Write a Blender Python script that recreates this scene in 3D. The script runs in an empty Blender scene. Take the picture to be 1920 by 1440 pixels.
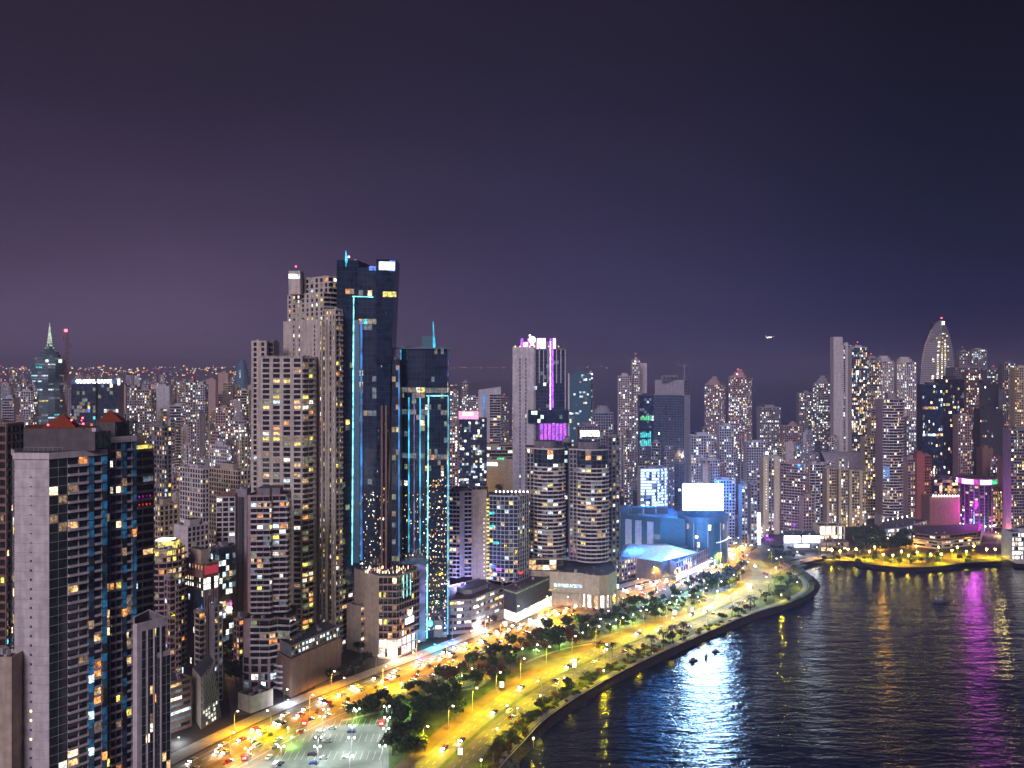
import bpy, math, random
from mathutils import Vector, Matrix
from mathutils.geometry import tessellate_polygon
R = random.Random(7)
C = bpy.context.scene.collection
sc = bpy.context.scene
HAZE = 1.5e-4; ECOST = 75000; EBALB = 80000; ELOT = 9000; EGAR = 9000; EBAY = 45000; ECITY = 60000; EBEAM = 2200
# ------------------------------------------------------------------ camera, sky, sun, exposure
F, H, V0 = 1663.0, 180.0, 690.0            # focal length in photo pixels, camera height in metres, horizon row
cam = bpy.data.cameras.new('camera'); cam.sensor_width = 36; cam.lens = 36*F/1920
cam.shift_y = -(720-V0)/1920; cam.clip_start = 1; cam.clip_end = 60000
co = bpy.data.objects.new('camera', cam); C.objects.link(co)
co.location = (0, 0, H); co.rotation_euler = (math.pi/2, 0, 0); sc.camera = co
sc.view_settings.view_transform = 'Standard'; sc.view_settings.look = 'None'
sc.view_settings.exposure = 0; sc.view_settings.gamma = 1; sc.view_settings.use_curve_mapping = False
sc.cycles.use_denoising = True; sc.cycles.max_bounces = 4; sc.cycles.diffuse_bounces = 1; sc.cycles.glossy_bounces = 3
sc.cycles.transmission_bounces = 1; sc.cycles.volume_bounces = 0; sc.cycles.transparent_max_bounces = 4
sc.cycles.sample_clamp_indirect = 3; sc.cycles.sample_clamp_direct = 0; sc.cycles.use_light_tree = True
sc.cycles.caustics_reflective = False; sc.cycles.caustics_refractive = False
sc.cycles.volume_step_rate = 4; sc.cycles.blur_glossy = 0.5

w = bpy.data.worlds.new('World'); sc.world = w; w.use_nodes = True
nt = w.node_tree; nt.nodes.clear(); N = nt.nodes.new; L = nt.links.new
def s2l(c): return tuple(((x/255)/12.92 if x/255 <= .04045 else ((x/255+.055)/1.055)**2.4) for x in c)
tc = N('ShaderNodeTexCoord'); sep = N('ShaderNodeSeparateXYZ'); L(tc.outputs['Generated'], sep.inputs[0])
def ramp(cols):
    r = N('ShaderNodeValToRGB'); e = r.color_ramp.elements
    while len(e) < len(cols): e.new(0.5)
    for k, (p, c) in enumerate(cols): e[k].position = p; e[k].color = s2l(c)+(1,)
    L(sep.outputs['Z'], r.inputs[0]); return r
rl = ramp([(0, (98, 84, 116)), (.07, (84, 70, 100)), (.16, (64, 52, 78)), (.28, (45, 37, 56)), (.42, (35, 28, 42)), (.8, (18, 14, 24))])
rm = ramp([(0, (62, 54, 92)), (.07, (56, 49, 84)), (.16, (45, 39, 68)), (.28, (36, 31, 52)), (.42, (32, 27, 42)), (.8, (18, 15, 26))])
rr = ramp([(0, (14, 17, 66)), (.07, (14, 16, 54)), (.16, (14, 15, 42)), (.28, (15, 14, 31)), (.42, (15, 13, 24)), (.8, (12, 11, 20))])
dv = N('ShaderNodeMath'); dv.operation = 'ARCTAN2'; L(sep.outputs['X'], dv.inputs[0]); L(sep.outputs['Y'], dv.inputs[1])
def mr(a, b):
    m = N('ShaderNodeMapRange'); m.interpolation_type = 'SMOOTHSTEP'; m.inputs[1].default_value = a; m.inputs[2].default_value = b
    L(dv.outputs[0], m.inputs[0]); return m
def mixc(f, a, b):
    m = N('ShaderNodeMix'); m.data_type = 'RGBA'; L(f, m.inputs[0]); L(a, m.inputs[6]); L(b, m.inputs[7]); return m.outputs[2]
cA = mixc(mr(-.42, .12).outputs[0], rl.outputs[0], rm.outputs[0])
cB = mixc(mr(.02, .5).outputs[0], cA, rr.outputs[0])
cn = N('ShaderNodeTexNoise'); cn.inputs['Scale'].default_value = 2.2; cn.inputs['Detail'].default_value = 4      # faint uneven cloud lit by the city
cm = N('ShaderNodeMapping'); cm.inputs['Scale'].default_value = (1, 1, 3.2); L(tc.outputs['Generated'], cm.inputs[0]); L(cm.outputs[0], cn.inputs['Vector'])
cr_ = N('ShaderNodeMapRange'); cr_.inputs[1].default_value = .3; cr_.inputs[2].default_value = .7; cr_.inputs[3].default_value = .86; cr_.inputs[4].default_value = 1.12; L(cn.outputs['Fac'], cr_.inputs[0])
bg = N('ShaderNodeBackground'); L(cB, bg.inputs[0]); L(cr_.outputs[0], bg.inputs[1])
sky = N('ShaderNodeTexSky'); sky.sky_type = 'NISHITA'; sky.sun_disc = False
SUN_EL, SUN_AZ = math.radians(28), math.radians(196)          # the glow of the city behind and left of the camera
sky.sun_elevation = SUN_EL; sky.sun_rotation = SUN_AZ
bg2 = N('ShaderNodeBackground'); L(sky.outputs[0], bg2.inputs[0]); bg2.inputs[1].default_value = 0.0006
ad = N('ShaderNodeAddShader'); L(bg.outputs[0], ad.inputs[0]); L(bg2.outputs[0], ad.inputs[1])
wo = N('ShaderNodeOutputWorld'); L(ad.outputs[0], wo.inputs[0])
sd = bpy.data.lights.new('moon', 'SUN'); sd.energy = 2.25; sd.angle = math.radians(28); sd.color = (1, .85, .96)  # sun lamp added to stand in for the city's glow on the facades
so = bpy.data.objects.new('moon', sd); C.objects.link(so)
sv = Vector((math.sin(SUN_AZ)*math.cos(SUN_EL), math.cos(SUN_AZ)*math.cos(SUN_EL), math.sin(SUN_EL)))
so.rotation_euler = sv.to_track_quat('Z', 'Y').to_euler(); so.location = (0, 0, 400)

# ------------------------------------------------------------------ pixel to place
def xat(u, Y): return (u-960)*Y/F
def zat(v, Y): return H-(v-V0)*Y/F
def P(u, v, z=0.0):
    Y = F*(H-z)/(v-V0); return ((u-960)*Y/F, Y, z)
def px(x, y, z): return (960+F*x/y, V0-F*(z-H)/y)

# ------------------------------------------------------------------ materials
def nodes(m):
    m.use_nodes = True; t = m.node_tree; return t, t.nodes['Principled BSDF']
def mat(name, col, rough=.8, spec=.3, metal=0, var=.18, scale=.35, stain=0.0, bump=0.0):
    m = bpy.data.materials.new(name); t, b = nodes(m)
    b.inputs['Roughness'].default_value = rough; b.inputs['Metallic'].default_value = metal
    b.inputs['Specular IOR Level'].default_value = spec
    g = t.nodes.new('ShaderNodeNewGeometry')
    n = t.nodes.new('ShaderNodeTexNoise'); n.inputs['Scale'].default_value = scale; n.inputs['Detail'].default_value = 5
    t.links.new(g.outputs['Position'], n.inputs['Vector'])
    r = t.nodes.new('ShaderNodeMapRange'); r.inputs[1].default_value = .3; r.inputs[2].default_value = .7
    r.inputs[3].default_value = 1-var; r.inputs[4].default_value = 1+var
    t.links.new(n.outputs['Fac'], r.inputs[0])
    v = t.nodes.new('ShaderNodeVectorMath'); v.operation = 'SCALE'; v.inputs[0].default_value = col
    t.links.new(r.outputs[0], v.inputs['Scale']); out = v.outputs[0]
    if stain:                                                   # rain streaks: noise stretched down the wall
        mp = t.nodes.new('ShaderNodeMapping'); mp.inputs['Scale'].default_value = (1, 1, .06)
        t.links.new(g.outputs['Position'], mp.inputs[0])
        n2 = t.nodes.new('ShaderNodeTexNoise'); n2.inputs['Scale'].default_value = .55; n2.inputs['Detail'].default_value = 4
        t.links.new(mp.outputs[0], n2.inputs['Vector'])
        r2 = t.nodes.new('ShaderNodeMapRange'); r2.inputs[1].default_value = .35; r2.inputs[2].default_value = .62
        r2.inputs[3].default_value = 1-stain; r2.inputs[4].default_value = 1
        t.links.new(n2.outputs['Fac'], r2.inputs[0])
        v2 = t.nodes.new('ShaderNodeVectorMath'); v2.operation = 'SCALE'
        t.links.new(out, v2.inputs[0]); t.links.new(r2.outputs[0], v2.inputs['Scale']); out = v2.outputs[0]
    t.links.new(out, b.inputs['Base Color'])
    if bump:
        bp = t.nodes.new('ShaderNodeBump'); bp.inputs['Strength'].default_value = bump
        t.links.new(n.outputs['Fac'], bp.inputs['Height']); t.links.new(bp.outputs[0], b.inputs['Normal'])
    return m
def emit(name, col, st, var=0.0, scale=.45, sample=False, base=.1):
    m = bpy.data.materials.new(name); t, b = nodes(m)
    b.inputs['Base Color'].default_value = (base, base, base, 1); b.inputs['Roughness'].default_value = .5
    b.inputs['Emission Color'].default_value = tuple(col)+(1,); b.inputs['Emission Strength'].default_value = st
    if var:
        g = t.nodes.new('ShaderNodeNewGeometry'); n = t.nodes.new('ShaderNodeTexNoise')
        n.inputs['Scale'].default_value = scale; n.inputs['Detail'].default_value = 3
        t.links.new(g.outputs['Position'], n.inputs['Vector'])
        r = t.nodes.new('ShaderNodeMapRange'); r.inputs[1].default_value = .35; r.inputs[2].default_value = .66
        r.inputs[3].default_value = st*(1-var); r.inputs[4].default_value = st*(1+var)
        t.links.new(n.outputs['Fac'], r.inputs[0])
        n2 = t.nodes.new('ShaderNodeTexNoise'); n2.inputs['Scale'].default_value = scale*4.5; n2.inputs['Detail'].default_value = 2; t.links.new(g.outputs['Position'], n2.inputs['Vector'])
        r2 = t.nodes.new('ShaderNodeMapRange'); r2.inputs[1].default_value = .36; r2.inputs[2].default_value = .64; r2.inputs[3].default_value = .35; r2.inputs[4].default_value = 1.5
        mu = t.nodes.new('ShaderNodeMath'); mu.operation = 'MULTIPLY'; t.links.new(n2.outputs['Fac'], r2.inputs[0]); t.links.new(r.outputs[0], mu.inputs[0]); t.links.new(r2.outputs[0], mu.inputs[1])
        t.links.new(mu.outputs[0], b.inputs['Emission Strength'])
    m.cycles.emission_sampling = 'AUTO' if sample else 'NONE'
    return m
M = dict(
    white=mat('painted_render', (.56, .51, .54), stain=.22), tower_white=mat('pinkish_render', (.56, .50, .46), stain=.3),
    cream=mat('cream_render', (.50, .42, .30), stain=.2), grey=mat('grey_concrete', (.30, .28, .31), stain=.25),
    beige=mat('beige_render', (.46, .38, .31), stain=.2), brown=mat('brown_render', (.24, .14, .11), stain=.2),
    red=mat('red_brown_render', (.30, .10, .085), stain=.15), dark=mat('dark_cladding', (.05, .05, .065)),
    mid=mat('mid_grey_render', (.20, .19, .22), stain=.2), pale=mat('pale_blue_grey_render', (.46, .46, .54), stain=.2),
    roof=mat('roof_bitumen', (.07, .065, .075), var=.4, scale=.2), penth=mat('penthouse_render', (.12, .11, .12), stain=.2),
    tile=mat('orange_roof_tile', (.20, .042, .018), var=.3, scale=2), metal=mat('painted_metal', (.35, .35, .37), rough=.45, spec=.5),
    darkmetal=mat('dark_metal', (.06, .06, .07), rough=.4, spec=.5), blueclad=mat('blue_glass_cladding', (.05, .14, .24), rough=.4, spec=.8),
    teal=mat('teal_glass_cladding', (.03, .11, .15), rough=.35, spec=.8), redclad=mat('red_canopy', (.5, .03, .03)),
    glass=mat('dark_window_glass', (.018, .02, .028), rough=.07, spec=.9, var=.5, scale=.3),
    glassblue=mat('blue_window_glass', (.012, .03, .06), rough=.06, spec=1, var=.5, scale=.2),
    glassgreen=mat('green_window_glass', (.03, .05, .05), rough=.06, spec=.9, var=.6, scale=.4),
    rail=mat('balcony_render', (.55, .50, .54), stain=.15), railcream=mat('cream_balcony_render', (.55, .46, .36), stain=.15),
    railred=mat('rose_balcony_render', (.36, .25, .26), stain=.1), cardark=mat('dark_car_paint', (.02, .02, .03), rough=.2, spec=.8),
    stone=mat('riprap_rock', (.028, .025, .024), var=.5, scale=.8), bark=mat('tree_bark', (.11, .08, .055), var=.3, scale=3),
    leaf=mat('leaf_green', (.045, .075, .028), rough=.55, var=.55, scale=.9), leaf2=mat('leaf_dark', (.03, .05, .022), rough=.55, var=.55, scale=.9),
    leafred=mat('leaf_rust', (.10, .05, .03), rough=.6, var=.5, scale=.9), palm=mat('palm_leaf', (.035, .055, .02), rough=.5, var=.4, scale=2),
    carwhite=mat('white_car_paint', (.7, .7, .72), rough=.25, spec=.6), carblue=mat('blue_car_paint', (.03, .06, .35), rough=.25, spec=.6),
    carsilver=mat('silver_car_paint', (.38, .39, .41), rough=.3, spec=.7), carred=mat('red_car_paint', (.4, .03, .03), rough=.25, spec=.6),
    tyre=mat('tyre_rubber', (.02, .02, .02)), hull=mat('boat_hull', (.10, .10, .11), rough=.5),
)
E = dict(
    warm=emit('lit_warm', (1, .62, .26), 1.0, .8), yellow=emit('lit_yellow', (1, .80, .16), 1.2, .7), lwhite=emit('lit_white', (1, .93, .78), 1.5, .7),
    cool=emit('lit_cool', (.66, .86, 1), 1.3, .7), orange=emit('lit_orange', (1, .36, .09), 1.1, .8), dim=emit('lit_dim_warm', (.8, .5, .28), .35, .7),
    dimcool=emit('lit_dim_cool', (.35, .5, .62), .28, .7), dimgreen=emit('lit_dim_green', (.5, .62, .34), .34, .7), lteal=emit('lit_teal', (.05, .8, .8), 1.1, .6),
    blue=emit('lit_blue', (.06, .25, 1), 1.3, .7), purple=emit('lit_purple', (.6, .12, 1), 2.0, .5), lred=emit('lit_red', (1, .06, .05), 1.2, .6),
    green=emit('lit_green', (.05, .9, .35), 1.0, .6), bright=emit('lit_bright_white', (1, .95, .84), 2.4, .5), lamp=emit('lamp_white', (1, .96, .88), 9),
    lampw=emit('lamp_sodium', (1, .83, .5), 12), lampy=emit('lamp_yellow', (1, .78, .12), 60), spark=emit('spark_white', (.80, .92, 1), 3.6, .6, .2), sparkw=emit('spark_warm', (1, .68, .36), 3.0, .7, .2),
    beacon=emit('beacon_red', (1, .05, .08), 14), pinkbeacon=emit('beacon_pink', (1, .25, .4), 10), cyanline=emit('cyan_light_strip', (.03, .62, .95), 1.25, .25, .03),
    blueline=emit('blue_light_strip', (.02, .25, .75), .75, .4, .03), cyanhot=emit('cyan_white_light_strip', (.25, .95, 1), 2.2, .3, .05),
    lav=emit('lavender_light_strip', (.25, .25, .75), .45, .3, .05), spire=emit('lit_spire', (.75, .95, .72), .85, .3, .1),
    sign=emit('white_sign_face', (.85, .85, 1), 3.0, .05, sample=True), signpink=emit('pink_sign_face', (1, .35, .6), 1.6, .3),
    head=emit('headlamp_glass', (1, .95, .85), 30), tail=emit('tail_lamp_glass', (1, .04, .02), 4), magenta=emit('magenta_neon', (.70, .03, .62), .9, .7, .2),
    purpleglow=emit('purple_neon', (.50, .06, .95), 1.6, .4, .15), purplehot=emit('pale_purple_neon', (.85, .45, 1), 4.0, .4), shop=emit('shopfront', (1, .9, .66), 3.2, .8, .25),
    shopcool=emit('shopfront_cool', (.8, .93, 1), 3.4, .8, .25), bluestrip=emit('blue_reflecting_glass', (.02, .22, .50), .28, 1.0, .10, base=.02),  # bluestrip: glass reflection painted as a faint glow
    pearl=emit('pearl_sign', (1, .95, .80), 3.5), signred=emit('red_sign', (.8, .03, .08), .5), officegreen=emit('office_ceiling_light', (.78, 1, .88), 1.9, .35, .6),
    farwarm=emit('far_lamp_warm', (1, .50, .16), 3.6), farwhite=emit('far_lamp_white', (.9, .92, 1), 3.2), faryellow=emit('far_lamp_yellow', (1, .72, .25), 4.2), farred=emit('far_lamp_red', (1, .12, .10), 3.4),
)
led = emit('led_screen', (.40, .66, 1), 130, sample=True)
led2 = emit('led_screen_small', (.85, .92, 1), 14, sample=True)
M.update(E)
PAL = dict(mix=[('warm', 5), ('yellow', 3), ('lwhite', 4), ('cool', 4), ('orange', 1.5), ('dim', 6), ('dimcool', 6), ('dimgreen', 3)],
    warm=[('warm', 6), ('yellow', 5), ('lwhite', 3), ('orange', 2), ('dim', 6), ('dimgreen', 4), ('cool', 1)],
    cool=[('cool', 6), ('lwhite', 5), ('warm', 2), ('dimcool', 8), ('yellow', 1), ('spark', 2)],
    far=[('spark', 5), ('sparkw', 3), ('lwhite', 3), ('cool', 4), ('dimcool', 5), ('warm', 2), ('dim', 3), ('yellow', 1)],
    farw=[('spark', 3), ('sparkw', 5), ('yellow', 3), ('cool', 2), ('dimcool', 3), ('warm', 4), ('orange', 2), ('dim', 4)],
    dark=[('dimcool', 9), ('lteal', .3), ('sparkw', .8), ('lwhite', 1), ('yellow', .8), ('blue', .3), ('dimgreen', 5), ('dim', 5), ('orange', .5)],
    gold=[('sparkw', 5), ('orange', 5), ('yellow', 5), ('warm', 4), ('dim', 6), ('lwhite', 1)],
    office=[('officegreen', 8), ('dimcool', 1)], whitel=[('bright', 6), ('lwhite', 5), ('warm', 1)], ring=[('yellow', 5), ('warm', 3), ('purple', .6), ('dim', 3), ('spark', 1)])
def pick(p):
    ks, ws = zip(*PAL[p]); return R.choices(ks, ws)[0]

# ------------------------------------------------------------------ mesh builder: unshared quads, one mesh per part
class MB:
    def __init__(s): s.v = []; s.f = []; s.m = []; s.mats = []
    def mi(s, m):
        if m not in s.mats: s.mats.append(m)
        return s.mats.index(m)
    def poly(s, pts, m):
        k = len(s.v); s.v.extend(pts); s.f.append(tuple(range(k, k+len(pts)))); s.m.append(s.mi(m))
    def q(s, a, b, c, d, m): s.poly((a, b, c, d), m)
    def wall(s, a, b, z0, z1, m): s.poly(((a[0], a[1], z0), (b[0], b[1], z0), (b[0], b[1], z1), (a[0], a[1], z1)), m)
    def prism(s, pl, z0, z1, m, top=True, bottom=False, mt=None):
        n = len(pl)
        for i in range(n): s.wall(pl[i], pl[(i+1) % n], z0, z1, m)
        if top: s.poly([(p[0], p[1], z1) for p in pl], mt or m)
        if bottom: s.poly([(p[0], p[1], z0) for p in reversed(pl)], m)
    def box(s, cx, cy, z0, z1, lx, ly, ang, m):
        c, n = math.cos(ang), math.sin(ang)
        s.prism([(cx+c*a*lx/2-n*b*ly/2, cy+n*a*lx/2+c*b*ly/2) for a, b in ((-1, -1), (1, -1), (1, 1), (-1, 1))], z0, z1, m, True, True)
    def tube(s, pts, rad, m, n=6, cap=True):
        rs = rad if isinstance(rad, (list, tuple)) else [rad]*len(pts); rings = []
        for i, p in enumerate(pts):
            p = Vector(p); a = Vector(pts[max(i-1, 0)]); b = Vector(pts[min(i+1, len(pts)-1)]); d = (b-a).normalized()
            x = d.cross(Vector((0, 0, 1))); x = x.normalized() if x.length > .01 else Vector((1, 0, 0)); y = d.cross(x)
            rings.append([tuple(p+rs[i]*(math.cos(t*2*math.pi/n)*x+math.sin(t*2*math.pi/n)*y)) for t in range(n)])
        for i in range(len(rings)-1):
            for t in range(n): s.q(rings[i][(t+1) % n], rings[i][t], rings[i+1][t], rings[i+1][(t+1) % n], m)
        if cap: s.poly(rings[-1][::-1], m); s.poly(rings[0], m)
    def mesh(s, name, org=(0, 0, 0)):
        me = bpy.data.meshes.new(name)
        ox, oy, oz = org
        me.from_pydata([(a-ox, b-oy, c-oz) for a, b, c in s.v], [], s.f)
        for m in s.mats: me.materials.append(M[m] if isinstance(m, str) else m)
        if len(s.mats) > 1: me.polygons.foreach_set('material_index', s.m)
        me.update(); return me
    def build(s, name, parent=None, org=(0, 0, 0), kind=None):
        if not s.f: return None
        o = bpy.data.objects.new(name, s.mesh(name, org)); C.objects.link(o)
        if parent: o.parent = parent
        else: o.location = org
        if kind: o['kind'] = kind
        return o
def tag(o, label=None, cat=None, group=None, kind=None):
    if label: o['label'] = label
    if cat: o['category'] = cat
    if group: o['group'] = group
    if kind: o['kind'] = kind
    return o
def empty(name, loc, rz=0):
    o = bpy.data.objects.new(name, None); C.objects.link(o); o.location = loc; o.rotation_euler = (0, 0, rz); o.empty_display_size = 1
    return o
def dup(root, loc=None, rz=None, label=None):
    r = root.copy(); C.objects.link(r)
    if loc is not None: r.location = loc
    if rz is not None: r.rotation_euler = (0, 0, rz)
    if label: r['label'] = label
    for ch in root.children:
        c = ch.copy(); C.objects.link(c); c.parent = r
        for g in ch.children:
            d = g.copy(); C.objects.link(d); d.parent = c
    return r

# ------------------------------------------------------------------ plan helpers
A53 = math.radians(53)
def qbox(u, D, uL, uR, a=A53):
    X = xat(u, D); ca, sa = math.cos(a), math.sin(a); t = (uR-960)/F; l1 = (t*D-X)/(ca-t*sa)
    t = (uL-960)/F; l2 = (t*D-X)/(-sa-t*ca)
    Rv = (X+l1*ca, D+l1*sa); Lv = (X-l2*sa, D+l2*ca)
    return [(X, D), Rv, (Rv[0]-l2*sa, Rv[1]+l2*ca), Lv]
def fbox(uL, uR, D, dep, skew=0):
    a, b = xat(uL, D), xat(uR, D+skew); return [(a, D), (b, D+skew), (b, D+skew+dep), (a, D+dep)]
def offs(pl, d):                          # move every edge outward by d (CCW)
    n = len(pl); out = []
    for i in range(n):
        p0, p1, p2 = pl[i-1], pl[i], pl[(i+1) % n]
        e1 = (p1[0]-p0[0], p1[1]-p0[1]); e2 = (p2[0]-p1[0], p2[1]-p1[1])
        l1 = math.hypot(*e1) or 1; l2 = math.hypot(*e2) or 1
        n1 = (e1[1]/l1, -e1[0]/l1); n2 = (e2[1]/l2, -e2[0]/l2); k = 1+n1[0]*n2[0]+n1[1]*n2[1]
        k = max(k, .35); out.append((p1[0]+d*(n1[0]+n2[0])/k, p1[1]+d*(n1[1]+n2[1])/k))
    return out
def cyl(cx, cy, r, n=24, a0=0): return [(cx+r*math.cos(a0+2*math.pi*i/n), cy+r*math.sin(a0+2*math.pi*i/n)) for i in range(n)]
def cen(pl): return (sum(p[0] for p in pl)/len(pl), sum(p[1] for p in pl)/len(pl))
OCC = []                                  # footprints already taken: centre, radius
CELL = {}
class Tower:
    def __init__(s, name, label, pl, cat='building', group=None):
        cx, cy = cen(pl); s.o = (cx, cy, 0); s.root = tag(empty(name, s.o), label, cat, group)
        s.w, s.g, s.l, s.b, s.r, s.u = MB(), MB(), MB(), MB(), MB(), MB(); s.ni = 0; s.nw = 0
        s.seat(pl)
    def seat(s, pl):
        c = cen(pl); OCC.append((c[0], c[1], max(math.hypot(p[0]-c[0], p[1]-c[1]) for p in pl)))
    def vol(s, pl, z0, z1, sty='pppp', fh=3.3, bay=3.6, lit=.2, pal='mix', wall='white', glass='glass', t=.35, bh=1.0, pw=.3,
            out=1.3, rail='rail', indiv=False, iwin=False, spk=None, par=1.1, rooftop=True, fl=None, roofm='roof', litz=None, railh=1.0):
        n = len(pl); O = pl; I = offs(pl, -t); nf = max(1, round((z1-z0)/fh)); fh = (z1-z0)/nf; fl = fl or {}
        if len(sty) < n: sty = (sty*n)[:n]
        st = list(sty); W, G, LT = s.w, s.g, s.l; runs = []
        for i in range(n):
            a, b = O[i], O[(i+1) % n]; nx, ny = (b[1]-a[1]), -(b[0]-a[0])
            if nx*(-a[0])+ny*(-a[1]) <= 0 and st[i] != 'b': st[i] = 'x'
        for i in range(n):
            j = (i+1) % n; a, b = O[i], O[j]; ia, ib = I[i], I[j]; c = st[i]; Ln = math.hypot(b[0]-a[0], b[1]-a[1])
            if Ln < .05: continue
            dx, dy = (b[0]-a[0])/Ln, (b[1]-a[1])/Ln; nx, ny = dy, -dx
            if c in 'bx' or Ln < .8:
                W.wall(a, b, z0, z1, wall)
                if st[i-1] not in 'bx': W.wall(ia, a, z0, z1, wall)
                if st[j] not in 'bx': W.wall(b, ib, z0, z1, wall)
                continue
            nb = max(1, round(Ln/bay)); cw = Ln/nb
            if c == 'c':
                ga, gb = (a[0]-nx*.08, a[1]-ny*.08), (b[0]-nx*.08, b[1]-ny*.08)
                G.wall(ga, gb, z0, z1, glass); gl = -.04; band, pwid, ph = .16, .12, .02
            else:
                G.wall(ia, ib, z0, z1, glass); gl = -t+.05; band = bh; pwid = {'p': cw*pw, 'r': .15, 'k': .3, 'f': .6}[c]; ph = .03
                if c == 'k': band = .3
                if c == 'f': band = .5
            for k in range(nf):
                z = z0+k*fh
                W.wall(a, b, z, z+band, wall)
                if c != 'c':
                    W.q((a[0], a[1], z+band), (b[0], b[1], z+band), (ib[0], ib[1], z+band), (ia[0], ia[1], z+band), wall)
                    if k: W.q((ia[0], ia[1], z), (ib[0], ib[1], z), (b[0], b[1], z), (a[0], a[1], z), wall)
            pz = z1 if c != 'k' else z1
            for q in range(nb+1):
                x0 = q*cw-pwid/2; x1 = q*cw+pwid/2; x0 = max(x0, 0); x1 = min(x1, Ln)
                p0 = (a[0]+dx*x0+nx*ph, a[1]+dy*x0+ny*ph); p1 = (a[0]+dx*x1+nx*ph, a[1]+dy*x1+ny*ph)
                W.wall(p0, p1, z0, pz, wall); d = t+ph
                if c != 'c':
                    if x0 > 0: W.wall((p0[0]-nx*d, p0[1]-ny*d), p0, z0, pz, wall)
                    if x1 < Ln: W.wall(p1, (p1[0]-nx*d, p1[1]-ny*d), z0, pz, wall)
                if c == 'k' and 0 < q < nb and not indiv:
                    e = out-.15; xm = q*cw; p = (a[0]+dx*xm, a[1]+dy*xm); p2 = (p[0]+nx*e, p[1]+ny*e); pm = (p[0]+dx*.15, p[1]+dy*.15); pm2 = (p2[0]+dx*.15, p2[1]+dy*.15)
                    W.wall(p, p2, z0, z1-1, wall); W.wall(p2, pm2, z0, z1-1, wall); W.wall(pm2, pm, z0, z1-1, wall)
            prev = None
            for k in range(nf):
                z = z0+k*fh
                for q in range(nb):
                    pr = fl.get(k, lit); on = R.random() < (pr+.35*(pr < .9) if prev and R.random() < .5 else pr); prev = on
                    x0 = q*cw+pwid/2+.05; x1 = (q+1)*cw-pwid/2-.05
                    m = pick(pal) if on else glass
                    if iwin and s.nw < 300 and (litz is None or litz[0] < z < litz[1]):
                        s.nw += 1; key = (round(x1-x0, 2), round(fh-band-.1, 2), m)
                        if key not in CELL:
                            mb = MB(); ww, hh = key[0]/2, key[1]; mb.q((-ww, -.0, 0), (ww, 0, 0), (ww, 0, hh), (-ww, 0, hh), m)
                            fr = .09; fm = 'dark'
                            for (f0, f1, h0, h1) in ((-ww, ww, 0, fr), (-ww, ww, hh-fr, hh), (-ww, -ww+fr, fr, hh-fr), (ww-fr, ww, fr, hh-fr), (-fr/2, fr/2, fr, hh-fr)):
                                mb.q((f0, -.05, h0), (f1, -.05, h0), (f1, -.05, h1), (f0, -.05, h1), fm)
                            CELL[key] = mb.mesh('window')
                        o = bpy.data.objects.new('window', CELL[key]); C.objects.link(o); o.parent = s.root
                        xm = (x0+x1)/2; o.location = (a[0]+dx*xm+nx*(gl+.03)-s.o[0], a[1]+dy*xm+ny*(gl+.03)-s.o[1], z+band+.05); o.rotation_euler = (0, 0, math.atan2(dy, dx))
                    elif spk and spk[0] < z < spk[1]:  # glowing specks painted for street lamps mirrored in the glass
                        for c_ in range(3):
                            if R.random() < spk[2]:
                                xa = x0+R.random()*(x1-x0)*.8; wd = R.uniform(.25, .75); za = z+band+R.random()*(fh-band)*.6; zb = za+R.uniform(.35, 1.2)
                                LT.wall((a[0]+dx*xa+nx*gl, a[1]+dy*xa+ny*gl), (a[0]+dx*(xa+wd)+nx*gl, a[1]+dy*(xa+wd)+ny*gl), za, zb, R.choice(('sparkw', 'orange', 'yellow', 'warm', 'orange', 'sparkw', 'spark')))
                    elif on:
                        if pal in ('far', 'farw') and pr < .75: wd = min(x1-x0, R.uniform(1.1, 2.2)); x0 += R.random()*(x1-x0-wd); x1 = x0+wd
                        if R.random() < .45 and c != 'c': x1 -= (x1-x0)*R.uniform(.15, .5)
                        LT.wall((a[0]+dx*x0+nx*gl, a[1]+dy*x0+ny*gl), (a[0]+dx*x1+nx*gl, a[1]+dy*x1+ny*gl), z+band+.1, z+fh-.15, m)
            if c == 'k': runs.append(i)
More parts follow.
